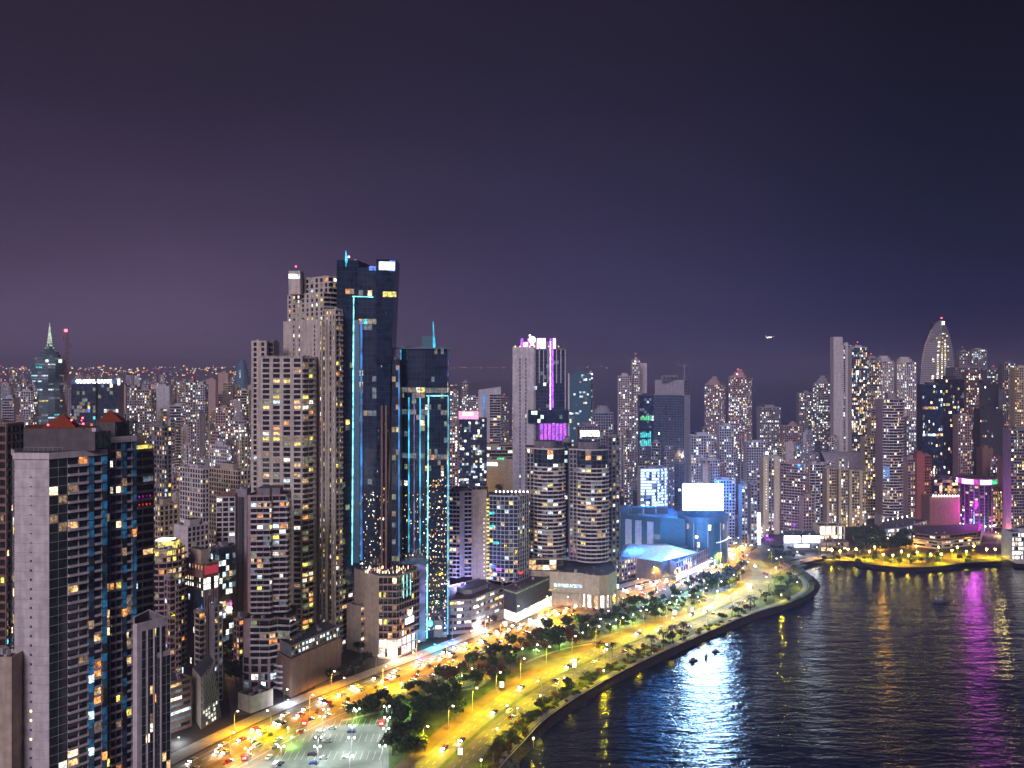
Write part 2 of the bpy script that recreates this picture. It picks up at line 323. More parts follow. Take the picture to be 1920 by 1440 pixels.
        # balconies: consecutive balcony edges share one deck
        if runs:
            grp = [[runs[0]]]
            for i in runs[1:]:
                if i == grp[-1][-1]+1: grp[-1].append(i)
                else: grp.append([i])
            if len(grp) > 1 and grp[0][0] == 0 and grp[-1][-1] == n-1: grp[0] = grp.pop()+grp[0]
            O1 = offs(pl, out); O2 = offs(pl, out-.14)
            for g in grp:
                for k in range(nf):
                    if indiv and k: break
                    z = z0+k*fh; mb = MB() if indiv else s.b
                    for gi, i in enumerate(g):
                        j = (i+1) % n; a, b, a1, b1, a2, b2 = O[i], O[j], O1[i], O1[j], O2[i], O2[j]
                        if len(g) == 1 or gi == 0:      # square end
                            dx, dy = b[0]-a[0], b[1]-a[1]; l = math.hypot(dx, dy); nx, ny = dy/l, -dx/l; a = (a[0]+dx/l*.25, a[1]+dy/l*.25)
                            a1 = (a[0]+nx*out, a[1]+ny*out); a2 = (a[0]+nx*(out-.14), a[1]+ny*(out-.14))
                        if len(g) == 1 or gi == len(g)-1:
                            dx, dy = b[0]-a[0], b[1]-a[1]; l = math.hypot(dx, dy); nx, ny = dy/l, -dx/l; b = (b[0]-dx/l*.25, b[1]-dy/l*.25)
                            b1 = (b[0]+nx*out, b[1]+ny*out); b2 = (b[0]+nx*(out-.14), b[1]+ny*(out-.14))
                        zl, zh = z-.12, z+railh
                        mb.wall(a1, b1, zl, zh, rail); mb.wall(b2, a2, z+.08, zh, rail)
                        T3 = lambda p, q: (p[0], p[1], q)
                        mb.q(T3(a1, zh), T3(b1, zh), T3(b2, zh), T3(a2, zh), rail)
                        mb.q(T3(a2, z+.08), T3(b2, z+.08), T3(b, z+.08), T3(a, z+.08), rail)
                        mb.q(T3(a, zl), T3(b, zl), T3(b1, zl), T3(a1, zl), rail)
                        if gi == 0: mb.wall(a, a1, zl, zh, rail)
                        if gi == len(g)-1: mb.wall(b1, b, zl, zh, rail)
                if indiv:
                    me = mb.mesh('balcony', s.o)
                    for k in range(nf):
                        o = bpy.data.objects.new('balcony', me); C.objects.link(o); o.parent = s.root; o.location = (0, 0, k*fh); s.ni += 1
        # roof with its parapet
        if rooftop:
            s.r.poly([(p[0], p[1], z1) for p in pl], roofm)
            cx_, cy_ = cen(pl)
            if cy_ < 1100 and len(pl) >= 4:
                for _ in range(R.randint(3, 8)):
                    i = R.randrange(n); f_, g_ = R.random(), R.uniform(.35, .85); ex_ = pl[i][0]+(pl[(i+1) % n][0]-pl[i][0])*f_; ey_ = pl[i][1]+(pl[(i+1) % n][1]-pl[i][1])*f_
                    s.u.box(cx_+(ex_-cx_)*g_, cy_+(ey_-cy_)*g_, z1+.02, z1+R.uniform(.9, 2.3), R.uniform(1, 2.6), R.uniform(.9, 1.8), A53+R.choice((0, .2)), R.choice(('grey', 'metal', 'mid', 'white')))
            if par:
                W.prism(pl, z1, z1+par, wall, False); J = offs(pl, -.3); K = [(p[0], p[1]) for p in J][::-1]; W.prism(K, z1, z1+par, wall, False)
                for i in range(n):
                    j = (i+1) % n; W.q((O[i][0], O[i][1], z1+par), (O[j][0], O[j][1], z1+par), (J[j][0], J[j][1], z1+par), (J[i][0], J[i][1], z1+par), wall)
        return s
    def part(s, name, fn, parent=None, kind=None):
        mb = MB(); fn(mb); return mb.build(name, parent or s.root, s.o, kind)
    def prism(s, name, pl, z0, z1, m, mt=None, parent=None):
        return s.part(name, lambda b: b.prism(pl, z0, z1, m, True, True, mt), parent)
    def top(s, pl, z, h=None, f=.5, m='grey', beacon=False):         # lift housing, tanks on the roof
        c = cen(pl); h = h or R.uniform(3, 5)
        ff = f; q = [(c[0]+(p[0]-c[0])*ff, c[1]+(p[1]-c[1])*ff) for p in pl]
        s.prism('roof_housing', q, z, z+h, m, 'roof')
        if beacon: s.mast(c[0], c[1], z+h, R.uniform(2, 5))
    def mast(s, x, y, z, h, m='darkmetal', r=.15, lamp='beacon', lr=.45):
        a = s.part('antenna', lambda b: b.tube([(x, y, z-.05), (x, y, z+h)], [r, r*.5], m, 5))
        if lamp:
            mb = MB(); mb.prism(cyl(x, y, lr, 6), z+h, z+h+lr*1.6, lamp, True, True); mb.build('warning_lamp', a, s.o)
        return a
    def done(s):
        s.w.build('wall', s.root, s.o); s.g.build('glazing', s.root, s.o)
        s.l.build('lit_window', s.root, s.o, 'stuff'); s.b.build('balcony', s.root, s.o, 'stuff'); s.r.build('roof', s.root, s.o); s.u.build('roof_equipment', s.root, s.o, 'stuff')  # lit_window also holds the painted reflection specks
        return s
def strip(T, name, x0, y0, x1, y1, z0, z1, w_, m, parent=None):   # light strip standing along an edge
    T.part(name, lambda b: b.tube([(x0, y0, z0), (x1, y1, z1)], w_, m, 6), parent)
def simple(name, label, pl, z1, sty='pppp', cat='building', group=None, top=.45, z0=0, beacon=False, topm='grey', toph=None, **k):
    T = Tower(name, label, pl, cat, group); T.vol(pl, z0, z1, sty, **k)
    if top: T.top(pl, z1, toph, top, topm, beacon)
    return T.done()
def Z(v, D): return zat(v, D)
# ================================================================== THE SETTING
def crom(pts, n=6):
    out = []; Pn = len(pts)
    for i in range(Pn-1):
        p0, p1, p2, p3 = pts[max(i-1, 0)], pts[i], pts[i+1], pts[min(i+2, Pn-1)]
        for k in range(n):
            t = k/n; out.append(tuple(.5*((2*b)+(-a+c)*t+(2*a-5*b+4*c-d)*t*t+(-a+3*b-3*c+d)*t**3) for a, b, c, d in zip(p0, p1, p2, p3)))
    out.append(tuple(pts[-1])); return out
def sheet(name, pl, z, m, kind='structure'):
    tri = tessellate_polygon([[Vector((p[0], p[1], 0)) for p in pl]])
    me = bpy.data.meshes.new(name); me.from_pydata([(p[0], p[1], z) for p in pl], [], [tuple(t) for t in tri]); me.materials.append(M[m] if isinstance(m, str) else m)
    import bmesh
    bm = bmesh.new(); bm.from_mesh(me); bm.normal_update()
    for f in bm.faces:
        if f.normal.z < 0: f.normal_flip()
    bm.to_mesh(me); bm.free()
    o = bpy.data.objects.new(name, me); C.objects.link(o); o['kind'] = kind; return o
SHORE_UV = [(977, 1440), (992, 1415), (1019, 1380), (1042, 1359), (1071, 1338), (1100, 1320), (1137, 1295), (1181, 1270), (1233, 1245), (1271, 1226), (1300, 1212),
    (1350, 1190), (1410, 1166), (1450, 1153), (1485, 1140), (1512, 1127), (1530, 1115), (1540, 1101), (1536, 1090), (1524, 1080), (1508, 1069), (1496, 1061), (1520, 1057), (1576, 1055), (1641, 1066), (1693, 1072),
    (1771, 1069), (1805, 1061), (1849, 1058), (1920, 1064), (2010, 1070), (2100, 1060)]
SHORE = [P(u, v, -4)[:2] for u, v in SHORE_UV]
SHORE = [(SHORE[0][0]+18-62*k, SHORE[0][1]-40-120*k) for k in (2.2, 1.2, .3)]+SHORE
SHORE = crom(SHORE, 5)
def off_line(ln, d):                      # to the left of the travel direction (inland)
    out = []
    for i, p in enumerate(ln):
        a, b = ln[max(i-1, 0)], ln[min(i+1, len(ln)-1)]; x, y = b[0]-a[0], b[1]-a[1]; l = math.hypot(x, y) or 1
        out.append((p[0]-y/l*d, p[1]+x/l*d))
    return out
# keep the offset lines free of loops near the tight point by thinning the points there
INL = off_line(SHORE, 7)
land = INL+[(1500, 900), (2100, 1500), (2300, 2300), (700, 2450), (-150, 2700), (-430, 6000), (-1250, 17000), (-16000, 17000), (-16000, -200), (INL[0][0]-200, -200), (INL[0][0], -200)]
# city ground: dark asphalt and worn concrete with faint grime
gm = mat('city_ground', (.045, .038, .038), var=.5, scale=.02)
sheet('ground', land, 0, gm)
# water
wm = bpy.data.materials.new('sea_water'); t, b = nodes(wm)
b.inputs['Base Color'].default_value = (.004, .010, .034, 1); b.inputs['Roughness'].default_value = .13; b.inputs['IOR'].default_value = 1.33; b.inputs['Specular IOR Level'].default_value = .55
g = t.nodes.new('ShaderNodeNewGeometry')
def wave(rot, sx, sy, sc_, det, dist=.0):
    mp = t.nodes.new('ShaderNodeMapping'); mp.inputs['Rotation'].default_value = (0, 0, rot); mp.inputs['Scale'].default_value = (sx, sy, 1)
    t.links.new(g.outputs['Position'], mp.inputs[0]); n = t.nodes.new('ShaderNodeTexNoise'); n.inputs['Scale'].default_value = sc_
    n.inputs['Detail'].default_value = det; n.inputs['Roughness'].default_value = .6; n.inputs['Distortion'].default_value = dist; t.links.new(mp.outputs[0], n.inputs['Vector']); return n.outputs['Fac']
def math_(op, a, b_):
    m = t.nodes.new('ShaderNodeMath'); m.operation = op
    for k, x in enumerate((a, b_)):
        if isinstance(x, (int, float)): m.inputs[k].default_value = x
        else: t.links.new(x, m.inputs[k])
    return m.outputs[0]
hh = math_('ADD', math_('MULTIPLY', wave(.35, .30, 1, .12, 3, .5), 3.4), math_('ADD', math_('MULTIPLY', wave(.15, .4, 1, .42, 3, .4), 1.15), math_('MULTIPLY', wave(-.25, .55, 1, 1.4, 2), .22)))
bp = t.nodes.new('ShaderNodeBump'); swell = math_('ADD', math_('MULTIPLY', wave(.5, .5, 1, .014, 2, .6), 1.7), .02); t.links.new(swell, bp.inputs['Strength']); bp.inputs['Distance'].default_value = .38
t.links.new(hh, bp.inputs['Height']); t.links.new(bp.outputs[0], b.inputs['Normal'])
mb = MB(); mb.q((-17500, -900, -4), (17500, -900, -4), (17500, 19000, -4), (-17500, 19000, -4), wm); mb.build('water', None, kind='structure')
# riprap embankment: sloped bed plus individual rocks as one mass
mb = MB(); A_, B_ = SHORE, INL
for i in range(len(A_)-1):
    a, b, c, d = A_[i], A_[i+1], B_[i+1], B_[i]; mb.q((a[0], a[1], -4.6), (b[0], b[1], -4.6), (c[0], c[1], -.05), (d[0], d[1], -.05), 'stone')
mb.build('embankment', None, kind='structure')
mb = MB()
def rock(mb, x, y, z, r, m='stone'):
    v = []
    for k in range(5): a = k*2*math.pi/5+R.random(); v.append((x+r*R.uniform(.7, 1.2)*math.cos(a), y+r*R.uniform(.7, 1.2)*math.sin(a), z-r*.3+R.random()*r*.4))
    tp = (x+R.uniform(-.2, .2)*r, y+R.uniform(-.2, .2)*r, z+r*R.uniform(.5, .9))
    for k in range(5): mb.poly((v[k], v[(k+1) % 5], tp), m)
for i in range(len(A_)-1):
    a, b, c, d = A_[i], A_[i+1], B_[i+1], B_[i]; ln = math.hypot(a[0]-b[0], a[1]-b[1]); nn = int(ln*(3.2 if a[1] < 700 else 1.6))
    for k in range(nn):
        s_, q_ = R.random(), R.random(); x = (a[0]*(1-s_)+b[0]*s_)*(1-q_)+(d[0]*(1-s_)+c[0]*s_)*q_; y = (a[1]*(1-s_)+b[1]*s_)*(1-q_)+(d[1]*(1-s_)+c[1]*s_)*q_
        rock(mb, x, y, -4.6+4.5*q_, R.uniform(.35, .95))
o = mb.build('riprap_rocks'); o['kind'] = 'stuff'
# promenade path, lawns, roads
def ribbon(name, pts, wd, z, m, kind='structure', wd2=None, thick=0):
    q_ = [p[:2] for p in pts]; l = off_line(q_, wd/2); r = off_line(q_, -wd/2); mb = MB(); n_ = len(q_)
    if wd2:                                  # the road narrows over its last stretch
        for i in range(n_):
            t_ = max(0, (i/(n_-1)-.55)/.45); k_ = (wd+(wd2-wd)*t_)/wd; c_ = q_[i]
            l[i] = (c_[0]+(l[i][0]-c_[0])*k_, c_[1]+(l[i][1]-c_[1])*k_); r[i] = (c_[0]+(r[i][0]-c_[0])*k_, c_[1]+(r[i][1]-c_[1])*k_)
    for i in range(len(pts)-1):
        za = (pts[i][2] if len(pts[i]) > 2 else 0)+z; zb = (pts[i+1][2] if len(pts[i+1]) > 2 else 0)+z
        mb.q((r[i][0], r[i][1], za), (r[i+1][0], r[i+1][1], zb), (l[i+1][0], l[i+1][1], zb), (l[i][0], l[i][1], za), m)
        if thick:
            for s, e in ((l, 1), (r, -1)):
                a, b_ = s[i], s[i+1]
                mb.q((a[0], a[1], za-thick), (b_[0], b_[1], zb-thick), (b_[0], b_[1], zb+.8), (a[0], a[1], za+.8), 'grey')
    return mb.build(name, None, kind=kind)
asph = mat('asphalt', (.13, .12, .11), var=.3, scale=.15, rough=.7); lotm = mat('parking_asphalt', (.16, .17, .16), var=.35, scale=.09)
pathm = mat('promenade_paving', (.30, .28, .22), var=.2, scale=.5); soil = mat('bare_verge', (.13, .085, .045), var=.45, scale=.12)
lawn = mat('lawn', (.055, .085, .022), var=.6, scale=.14, bump=.3); curb = mat('kerb_concrete', (.33, .31, .29)); linem = mat('road_paint', (.7, .68, .6))
sea = [p for p in SHORE[5:] if True]
def uv(l): return [P(u, v)[:2] for u, v in l]
PROM = crom([P(*q)[:2] for q in [(905, 1475), (935, 1434), (978, 1388), (1012, 1352), (1062, 1316), (1110, 1287), (1160, 1259), (1220, 1230), (1290, 1199), (1350, 1173), (1410, 1149), (1462, 1131), (1498, 1115), (1512, 1102), (1508, 1088), (1490, 1074)]], 5)
COST = crom([P(*q)[:2] for q in [(790, 1475), (842, 1425), (905, 1367), (965, 1318), (1030, 1276), (1095, 1245), (1160, 1215), (1230, 1188), (1300, 1163), (1350, 1140), (1395, 1117), (1422, 1096), (1431, 1078), (1421, 1060), (1402, 1044), (1393, 1032)]], 5)
BALB = crom([P(*q)[:2] for q in [(330, 1475), (405, 1432), (500, 1382), (600, 1334), (700, 1293), (800, 1254), (900, 1214), (1000, 1175), (1080, 1146), (1170, 1118), (1260, 1092), (1325, 1072), (1368, 1056), (1385, 1044), (1380, 1030), (1364, 1018)]], 5)
UPPER = crom([P(*q)[:2] for q in [(1393, 1032), (1412, 1018), (1432, 1004), (1430, 992), (1412, 983), (1390, 976), (1362, 973), (1330, 972)]], 5)
BAYR = crom([P(*q)[:2] for q in [(1428, 1086), (1452, 1069), (1500, 1053), (1560, 1041), (1620, 1033), (1700, 1026), (1800, 1020), (1950, 1014)]], 5)
# park ground between the two roads and along the sea
park = [p for p in off_line(BALB, -10)[4:-10]]+list(reversed([p for p in off_line(COST, 8)[2:-10]]))
sheet('park_lawn', park, .02, lawn)
seaside = [p for p in off_line(COST, -6)[0:-14]]+list(reversed(off_line(PROM, 0)[0:-6]))
sheet('seaside_lawn', seaside, .024, lawn)
point_l = uv([(1440, 1088), (1470, 1072), (1497, 1066), (1512, 1078), (1528, 1092), (1526, 1106), (1508, 1118), (1470, 1134), (1420, 1146), (1415, 1120)])
sheet('point_lawn', point_l, .028, lawn)
ribbon('verge', off_line(COST, 13), 14, .036, soil); ribbon('verge', off_line(BALB, -18), 9, .040, soil)
sheet('traffic_island', uv([(850, 1262), (905, 1235), (990, 1224), (1075, 1224), (1010, 1248), (960, 1262), (900, 1282), (862, 1290)]), .044, soil)
# link road between the two
LINK = crom([P(*q)[:2] for q in [(912, 1252), (960, 1250), (1010, 1246), (1060, 1236), (1110, 1222), (1160, 1203)]], 5)
ribbon('link_road', LINK, 9, .052, asph)
ribbon('coastal_road', COST, 25, .060, asph, wd2=13); ribbon('avenue', BALB, 31, .068, asph, wd2=15)
ribbon('bay_road', BAYR, 11, .056, asph)
UP3 = [(p[0], p[1], .1+5.5*math.sin(math.pi*min(1, k/(len(UPPER)-1)))) for k, p in enumerate(UPPER)]
ribbon('flyover', UP3, 14, 0, asph, thick=1.2)
ribbon('promenade', off_line(PROM, 1.2), 3.4, .075, pathm)
ribbon('seawall_kerb', off_line(PROM, -1.4), .7, .20, curb)
# medians and lane lines
ribbon('pavement', off_line(BALB, 21.5)[:-12], 9, .13, curb); ribbon('median', BALB[:-24], 3.2, .16, soil); ribbon('median', COST[:-26], 2.2, .16, lawn)
mb = MB()
for ln, offsets in ((BALB, (-12, -8.6, -5.2, 5.2, 8.6, 12)), (COST, (-8.5, -5, 5, 8.5))):
    for d in offsets:
        q = off_line(ln, d)[:int(len(ln)*.62)]; acc = 0
        for i in range(len(q)-1):
            a, b = q[i], q[i+1]; l = math.hypot(b[0]-a[0], b[1]-a[1]); s_ = 0; solid = abs(d) > 11.5
            while s_ < l:
                e = min(s_+(l if solid else 3), l); dx, dy = (b[0]-a[0])/l, (b[1]-a[1])/l
                p, r_ = (a[0]+dx*s_, a[1]+dy*s_), (a[0]+dx*e, a[1]+dy*e)
                mb.q((p[0]+dy*.09, p[1]-dx*.09, .076), (r_[0]+dy*.09, r_[1]-dx*.09, .076), (r_[0]-dy*.09, r_[1]+dx*.09, .076), (p[0]-dy*.09, p[1]+dx*.09, .076), linem)
                s_ = e+(0 if solid else 6)
mb.build('road_markings', None, kind='structure')
# parking lots
LOT = uv([(548, 1362), (727, 1357), (731, 1480), (400, 1480), (470, 1418), (532, 1416)])
sheet('parking_lot', LOT, .05, lotm)
LOT2 = uv([(1030, 1196), (1120, 1160), (1215, 1128), (1330, 1098), (1385, 1095), (1360, 1118), (1270, 1150), (1190, 1176), (1110, 1204), (1060, 1212)])
sheet('park_car_park', LOT2, .050, lotm)
mb = MB()
for k in range(5):
    y = 412+k*19.5
    x0 = -118+k*5; x1 = -60
    for x in range(int(x0), x1, 3):
        mb.q((x, y-4.8, .056), (x+.12, y-4.8, .056), (x+.12, y+4.8, .056), (x, y+4.8, .056), linem)
mb.build('parking_markings', None, kind='structure')
# small round plaza in the park
pl = P(862, 1278); mb = MB()
for r0, r1, m, z in ((0, 9, pathm, .09), (9, 12.5, lawn, .10), (12.5, 15, pathm, .11)):
    n = 32
    for k in range(n):
        a, b = 2*math.pi*k/n, 2*math.pi*(k+1)/n
        if r0 == 0: mb.poly([(pl[0], pl[1], z), (pl[0]+r1*math.cos(a), pl[1]+r1*math.sin(a), z), (pl[0]+r1*math.cos(b), pl[1]+r1*math.sin(b), z)], m)
        else: mb.q((pl[0]+r0*math.cos(a), pl[1]+r0*math.sin(a), z), (pl[0]+r1*math.cos(a), pl[1]+r1*math.sin(a), z), (pl[0]+r1*math.cos(b), pl[1]+r1*math.sin(b), z), (pl[0]+r0*math.cos(b), pl[1]+r0*math.sin(b), z), m)
mb.build('plaza', None, kind='structure')
for q in ([(760, 1325), (790, 1308), (830, 1292), (852, 1284)], [(640, 1352), (690, 1340), (735, 1330), (780, 1312)], [(985, 1243), (1010, 1232), (1060, 1216), (1110, 1207)]):
    ribbon('park_path', crom([P(*a)[:2] for a in q], 4), 2.4, .082, pathm)
# bay park on the far shore
sheet('bay_park_lawn', uv([(1540, 1050), (1600, 1042), (1700, 1035), (1800, 1033), (1880, 1040), (1876, 1053), (1842, 1054), (1800, 1056), (1765, 1062), (1695, 1065), (1645, 1060), (1600, 1052)]), .062, mat('dry_lawn', (.10, .10, .03), var=.6, scale=.14))  # paler and yellower than the other lawns
sheet('bay_quay', uv([(1868, 1040), (1990, 1040), (1990, 1060), (1905, 1057)]), .066, curb)
# avenues reaching into the city
def street(name, a, b, wd, z, m=asph): ribbon(name, [P(*a)[:2], P(*b)[:2]], wd, z, m)
street('side_street', (460, 1340), (420, 1130), 14, .047); street('side_street', (600, 1300), (650, 1175), 8, .0475)
street('side_street', (1385, 1040), (1300, 985), 12, .048); street('side_street', (1430, 1000), (1560, 990), 9, .049)
street('side_street', (840, 935), (960, 905), 16, .0465)
# far hills behind the city on the left and the islands in the bay
def ridge(name, y0, xs, hs, dep, m):
    mb = MB(); n = len(xs); 
    for i in range(n-1):
        a = (xs[i], y0, -3); b = (xs[i+1], y0, -3); c = (xs[i+1], y0+dep/2, hs[i+1]); d = (xs[i], y0+dep/2, hs[i]); e = (xs[i+1], y0+dep, -3); f = (xs[i], y0+dep, -3)
        mb.q(a, b, c, d, m); mb.q(d, c, e, f, m)
    return mb.build(name, None, kind='structure')
hillm = mat('far_hill', (.05, .05, .055), scale=.002)
xs = [-7500+k*290 for k in range(24)]; hs = [158+24*math.sin(k*.9)+14*math.sin(k*2.3) for k in range(24)]
ridge('hills', 8600, xs, hs, 2500, hillm)
ridge('island', 7800, [-600+k*110 for k in range(8)], [2, 26, 44, 60, 66, 48, 22, 2], 500, hillm)
ridge('island', 5200, [-360+k*60 for k in range(7)], [2, 11, 16, 20, 18, 10, 2], 160, hillm)
# haze over the whole scene
hz = bpy.data.materials.new('haze_air'); hz.use_nodes = True; t = hz.node_tree; t.nodes.clear()
pv = t.nodes.new('ShaderNodeVolumePrincipled'); pv.inputs['Density'].default_value = HAZE; pv.inputs['Color'].default_value = (.66, .62, 1, 1); pv.inputs['Anisotropy'].default_value = .3
oo = t.nodes.new('ShaderNodeOutputMaterial'); t.links.new(pv.outputs[0], oo.inputs['Volume'])
mb = MB(); mb.prism([(-18000, -1000), (18000, -1000), (18000, 19500), (-18000, 19500)], -6, 330, hz, True, True); mb.build('haze', None, kind='stuff')
# ================================================================== BUILDINGS, near to far
def dline(p, ang, l): return (p[0]+math.cos(ang)*l, p[1]+math.sin(ang)*l)
AL = A53
# ---- 1. nearest twin tower at the left edge
D = 302; zt = Z(849, D)
b0 = (xat(92, D), D); a0 = (xat(27, D+1), D+1)
pl_ = [a0, b0]; p = b0
for l in (6.2, 4.0, 3.4, 1.6, 3.3, 1.5): p = dline(p, AL, l); pl_.append(p)
e = pl_[-1]; backs = [(e[0]-13, e[1]+13), (a0[0]-9, a0[1]+15), (a0[0]-2.6, a0[1]+6)]
pl_ += backs
T = Tower('twin_apartment_tower', 'nearest white apartment tower at the left edge with blank end wall and tiled pyramid roofs', pl_, 'apartment tower')
T.vol(pl_, 0, zt-2.2, 'bckkckc'+'bcc', fh=3.2, bay=3.1, lit=.11, pal='gold', wall='white', glass='glassgreen', indiv=True, out=.9, iwin=True, litz=(40, 200), rooftop=False, railh=.8)
T.prism('cornice', offs(pl_, .5), zt-2.2, zt, 'white', 'roof')
nx, ny = math.sin(AL), -math.cos(AL)
# bow windows between the balconies, blue reflection painted as pane glow, one pane a floor
def bow(T, a, b, ztop):
    T.part('bow_window_frame', lambda mb: mb.prism([a, (a[0]+nx*.75, a[1]+ny*.75), (b[0]+nx*.75, b[1]+ny*.75), b], 2, ztop-2.4, 'darkmetal', False))
    for k in range(36):
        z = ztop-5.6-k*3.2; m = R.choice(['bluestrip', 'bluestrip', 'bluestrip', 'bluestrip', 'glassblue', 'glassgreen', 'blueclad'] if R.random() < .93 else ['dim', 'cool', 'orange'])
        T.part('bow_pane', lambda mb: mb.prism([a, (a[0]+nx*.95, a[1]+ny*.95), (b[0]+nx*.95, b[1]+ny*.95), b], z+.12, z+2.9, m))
for k in range(46):
    z = zt-2.2-k*3.2
    if z > 2: T.part('wall_joint', lambda mb: mb.box((a0[0]+b0[0])/2, D+.5, z, z+.07, b0[0]-a0[0]-.2, .08, math.atan2(-1, b0[0]-a0[0]), 'grey'))
for i in (4, 6):
    a, b = pl_[i], pl_[i+1]; nx, ny = math.sin(AL), -math.cos(AL)
    bow(T, a, b, zt)
for k in range(46):      # small bathroom windows down the end wall
    z = zt-8.5-k*3.2
    if z < 30: break
    xm = (a0[0]*.52+b0[0]*.48); m = 'faryellow' if k in (25, 26, 28) else ('dim' if k == 21 else 'dark')
    T.part('small_window', lambda mb: mb.q((xm-.33, D+.42, z), (xm+.33, D+.40, z), (xm+.33, D+.40, z+(.75 if k > 8 else .3)), (xm-.33, D+.42, z+(.75 if k > 8 else .3)), m))
pp = [(xat(44, 308), 308), (xat(178, 312), 312), (xat(188, 318), 318), (xat(150, 330), 330), (xat(50, 330), 330)]
zp = Z(803, 310); pb = T.prism('penthouse', pp, zt-.2, zp, 'penth', 'tile')
for k in range(4):
    q = dline((xat(179.5, 312), 312), AL, .3+1.5*k); T.part('penthouse_window', lambda mb: mb.box(q[0]+.12, q[1]-.02, zt+.6, zp-1.2, 1.1, .12, AL, 'glassgreen'), pb)
T.prism('roof_slab', [(xat(172, 311.5), 311.5), (xat(179.6, 311.6), 311.6), (xat(189.5, 318), 318), (xat(180, 320), 320)], zp-1.3, zp, 'white', parent=pb)
def pyramid(T, name, pl, z0, apex, m, parent=None):
    def fn(mb):
        for i in range(len(pl)): mb.poly([(pl[i][0], pl[i][1], z0), (pl[(i+1) % len(pl)][0], pl[(i+1) % len(pl)][1], z0), apex], m)
    return T.part(name, fn, parent)
pyramid(T, 'pyramid_roof', [(xat(78, 313), 313), (xat(142, 313), 313), (xat(150, 324), 324), (xat(95, 324), 324)], zp+.02, (xat(119, 318), 318, Z(775, 318)), 'tile')
for (u, v) in ((90, 798), (134, 789), (155, 785), (156, 796)):
    D_ = 311; x = xat(u, D_); z = Z(v, D_)
    T.part('warning_lamp', lambda mb: (mb.tube([(x, D_, zp-.3), (x, D_, z)], .08, 'darkmetal', 4), mb.prism(cyl(x, D_, .3, 6), z, z+.5, 'beacon', True, True)))
T.part('roof_railing', lambda mb: [mb.tube([(xat(45+k*9, 305), 305, zt), (xat(45+k*9, 305), 305, zt+1.6)], .06, 'metal', 4) for k in range(9)]+[mb.tube([(xat(45, 305), 305, zt+1.6), (xat(117, 305), 305, zt+1.6)], .06, 'metal', 4)], kind='stuff')
# second shaft of the same tower
q0 = (xat(190, 320), 320); z2 = Z(820, 321); pl2 = [q0]; p = q0
for l in (3.2, 4.6, 1.4, 2.6, 1.2): p = dline(p, AL, l); pl2.append(p)
e = pl2[-1]; pl2 += [(e[0]-14, e[1]+12), (q0[0]-9, q0[1]+8)]
T.vol(pl2, 0, z2-2.2, 'ckckcbb', fh=3.2, bay=2.6, lit=.12, pal='gold', wall='white', glass='glassgreen', indiv=True, out=.9, iwin=False, rooftop=False, railh=.8)
for i in (2, 4):
    a, b = pl2[i], pl2[i+1]
    bow(T, a, b, z2)
T.prism('cornice', offs(pl2, .5), z2-2.2, z2, 'white', 'roof')
pp = [(xat(187, 324), 324), (xat(216, 325), 325), (xat(243, 333), 333), (xat(225, 342), 342), (xat(180, 342), 342)]
zp = Z(791, 325); pb = T.prism('penthouse', pp, z2-.2, zp, 'penth', 'tile')
for k in range(3):
    q = dline((xat(217.5, 325), 325), math.atan2(8, xat(243, 333)-xat(216, 325)), 1+2.2*k); T.part('penthouse_window', lambda mb: mb.box(q[0]+.1, q[1]+.1, z2+.6, zp-1.2, 1.7, .3, math.atan2(8, xat(243, 333)-xat(216, 325)), 'glassgreen'), pb)
pyramid(T, 'pyramid_roof', [(xat(184, 326), 326), (xat(229, 326), 326), (xat(236, 340), 340), (xat(194, 340), 340)], zp+.02, (xat(206, 332), 332, Z(768, 332)), 'tile')
T.done()
# dark red slab behind it at the frame edge, brown podium strips
simple('apartment_block', 'dark brown block behind the nearest tower at the very left edge', fbox(-30, 12, 330, 12), Z(800, 330), wall='brown', glass='glass', lit=.12, pal='gold', top=0, bay=3)
simple('apartment_block', 'low pinkish block showing left of the nearest tower near the bottom left corner', fbox(-40, 22, 296, 8), Z(1238, 296), 'bbbb', wall='beige', top=0)
# ---- lower glass tower right of it
D = 300; q0 = (xat(249, D), D); pl2 = [(xat(257, D), D)]; p = pl2[0]
for l in (1.7, 3.0, 2.4, 2.4, 1.2): p = dline(p, AL, l); pl2.append(p)
e = pl2[-1]; pl2 += [(e[0]-10, e[1]+10), (xat(249, 308), 308), (xat(249, D+.2), D+.2)]
T = Tower('glass_apartment_tower', 'narrow glass apartment tower with white rim below the nearest tower, top open and dark', pl2, 'apartment tower')
zt = Z(1178, D); T.vol(pl2, 0, zt-1.5, 'bccccbbb', fh=3.2, bay=1.3, lit=.14, pal='gold', wall='white', glass='glassgreen', rooftop=False)
T.w.prism(pl2, zt-1.5, zt+1.4, 'white', False); J = offs(pl2, -.6); T.w.prism(J[::-1], zt-1.5, zt+1.4, 'mid', False)
for i in range(len(pl2)): j = (i+1) % len(pl2); T.w.q((pl2[i][0], pl2[i][1], zt+1.4), (pl2[j][0], pl2[j][1], zt+1.4), (J[j][0], J[j][1], zt+1.4), (J[i][0], J[i][1], zt+1.4), 'white')
T.r.poly([(p[0], p[1], zt-1.4) for p in pl2], 'roof')
for f_ in (.22, .5, .78):
    i = 1; a = dline(pl2[1], AL, f_*9); T.part('white_fin', lambda mb: mb.box(a[0]+.1, a[1]-.08, 0, zt-1.5, .35, .5, AL, 'white'))
T.done()
pl2 = qbox(296, 306, 270, 320); simple('glass_apartment_tower', 'second lower glass shaft with white rim beside the road, right of the narrow glass tower', pl2, Z(1234, 306), 'cbbc', cat='apartment tower', wall='white', glass='glassgreen', lit=.1, pal='gold', bay=1.5, top=0, par=1.8)
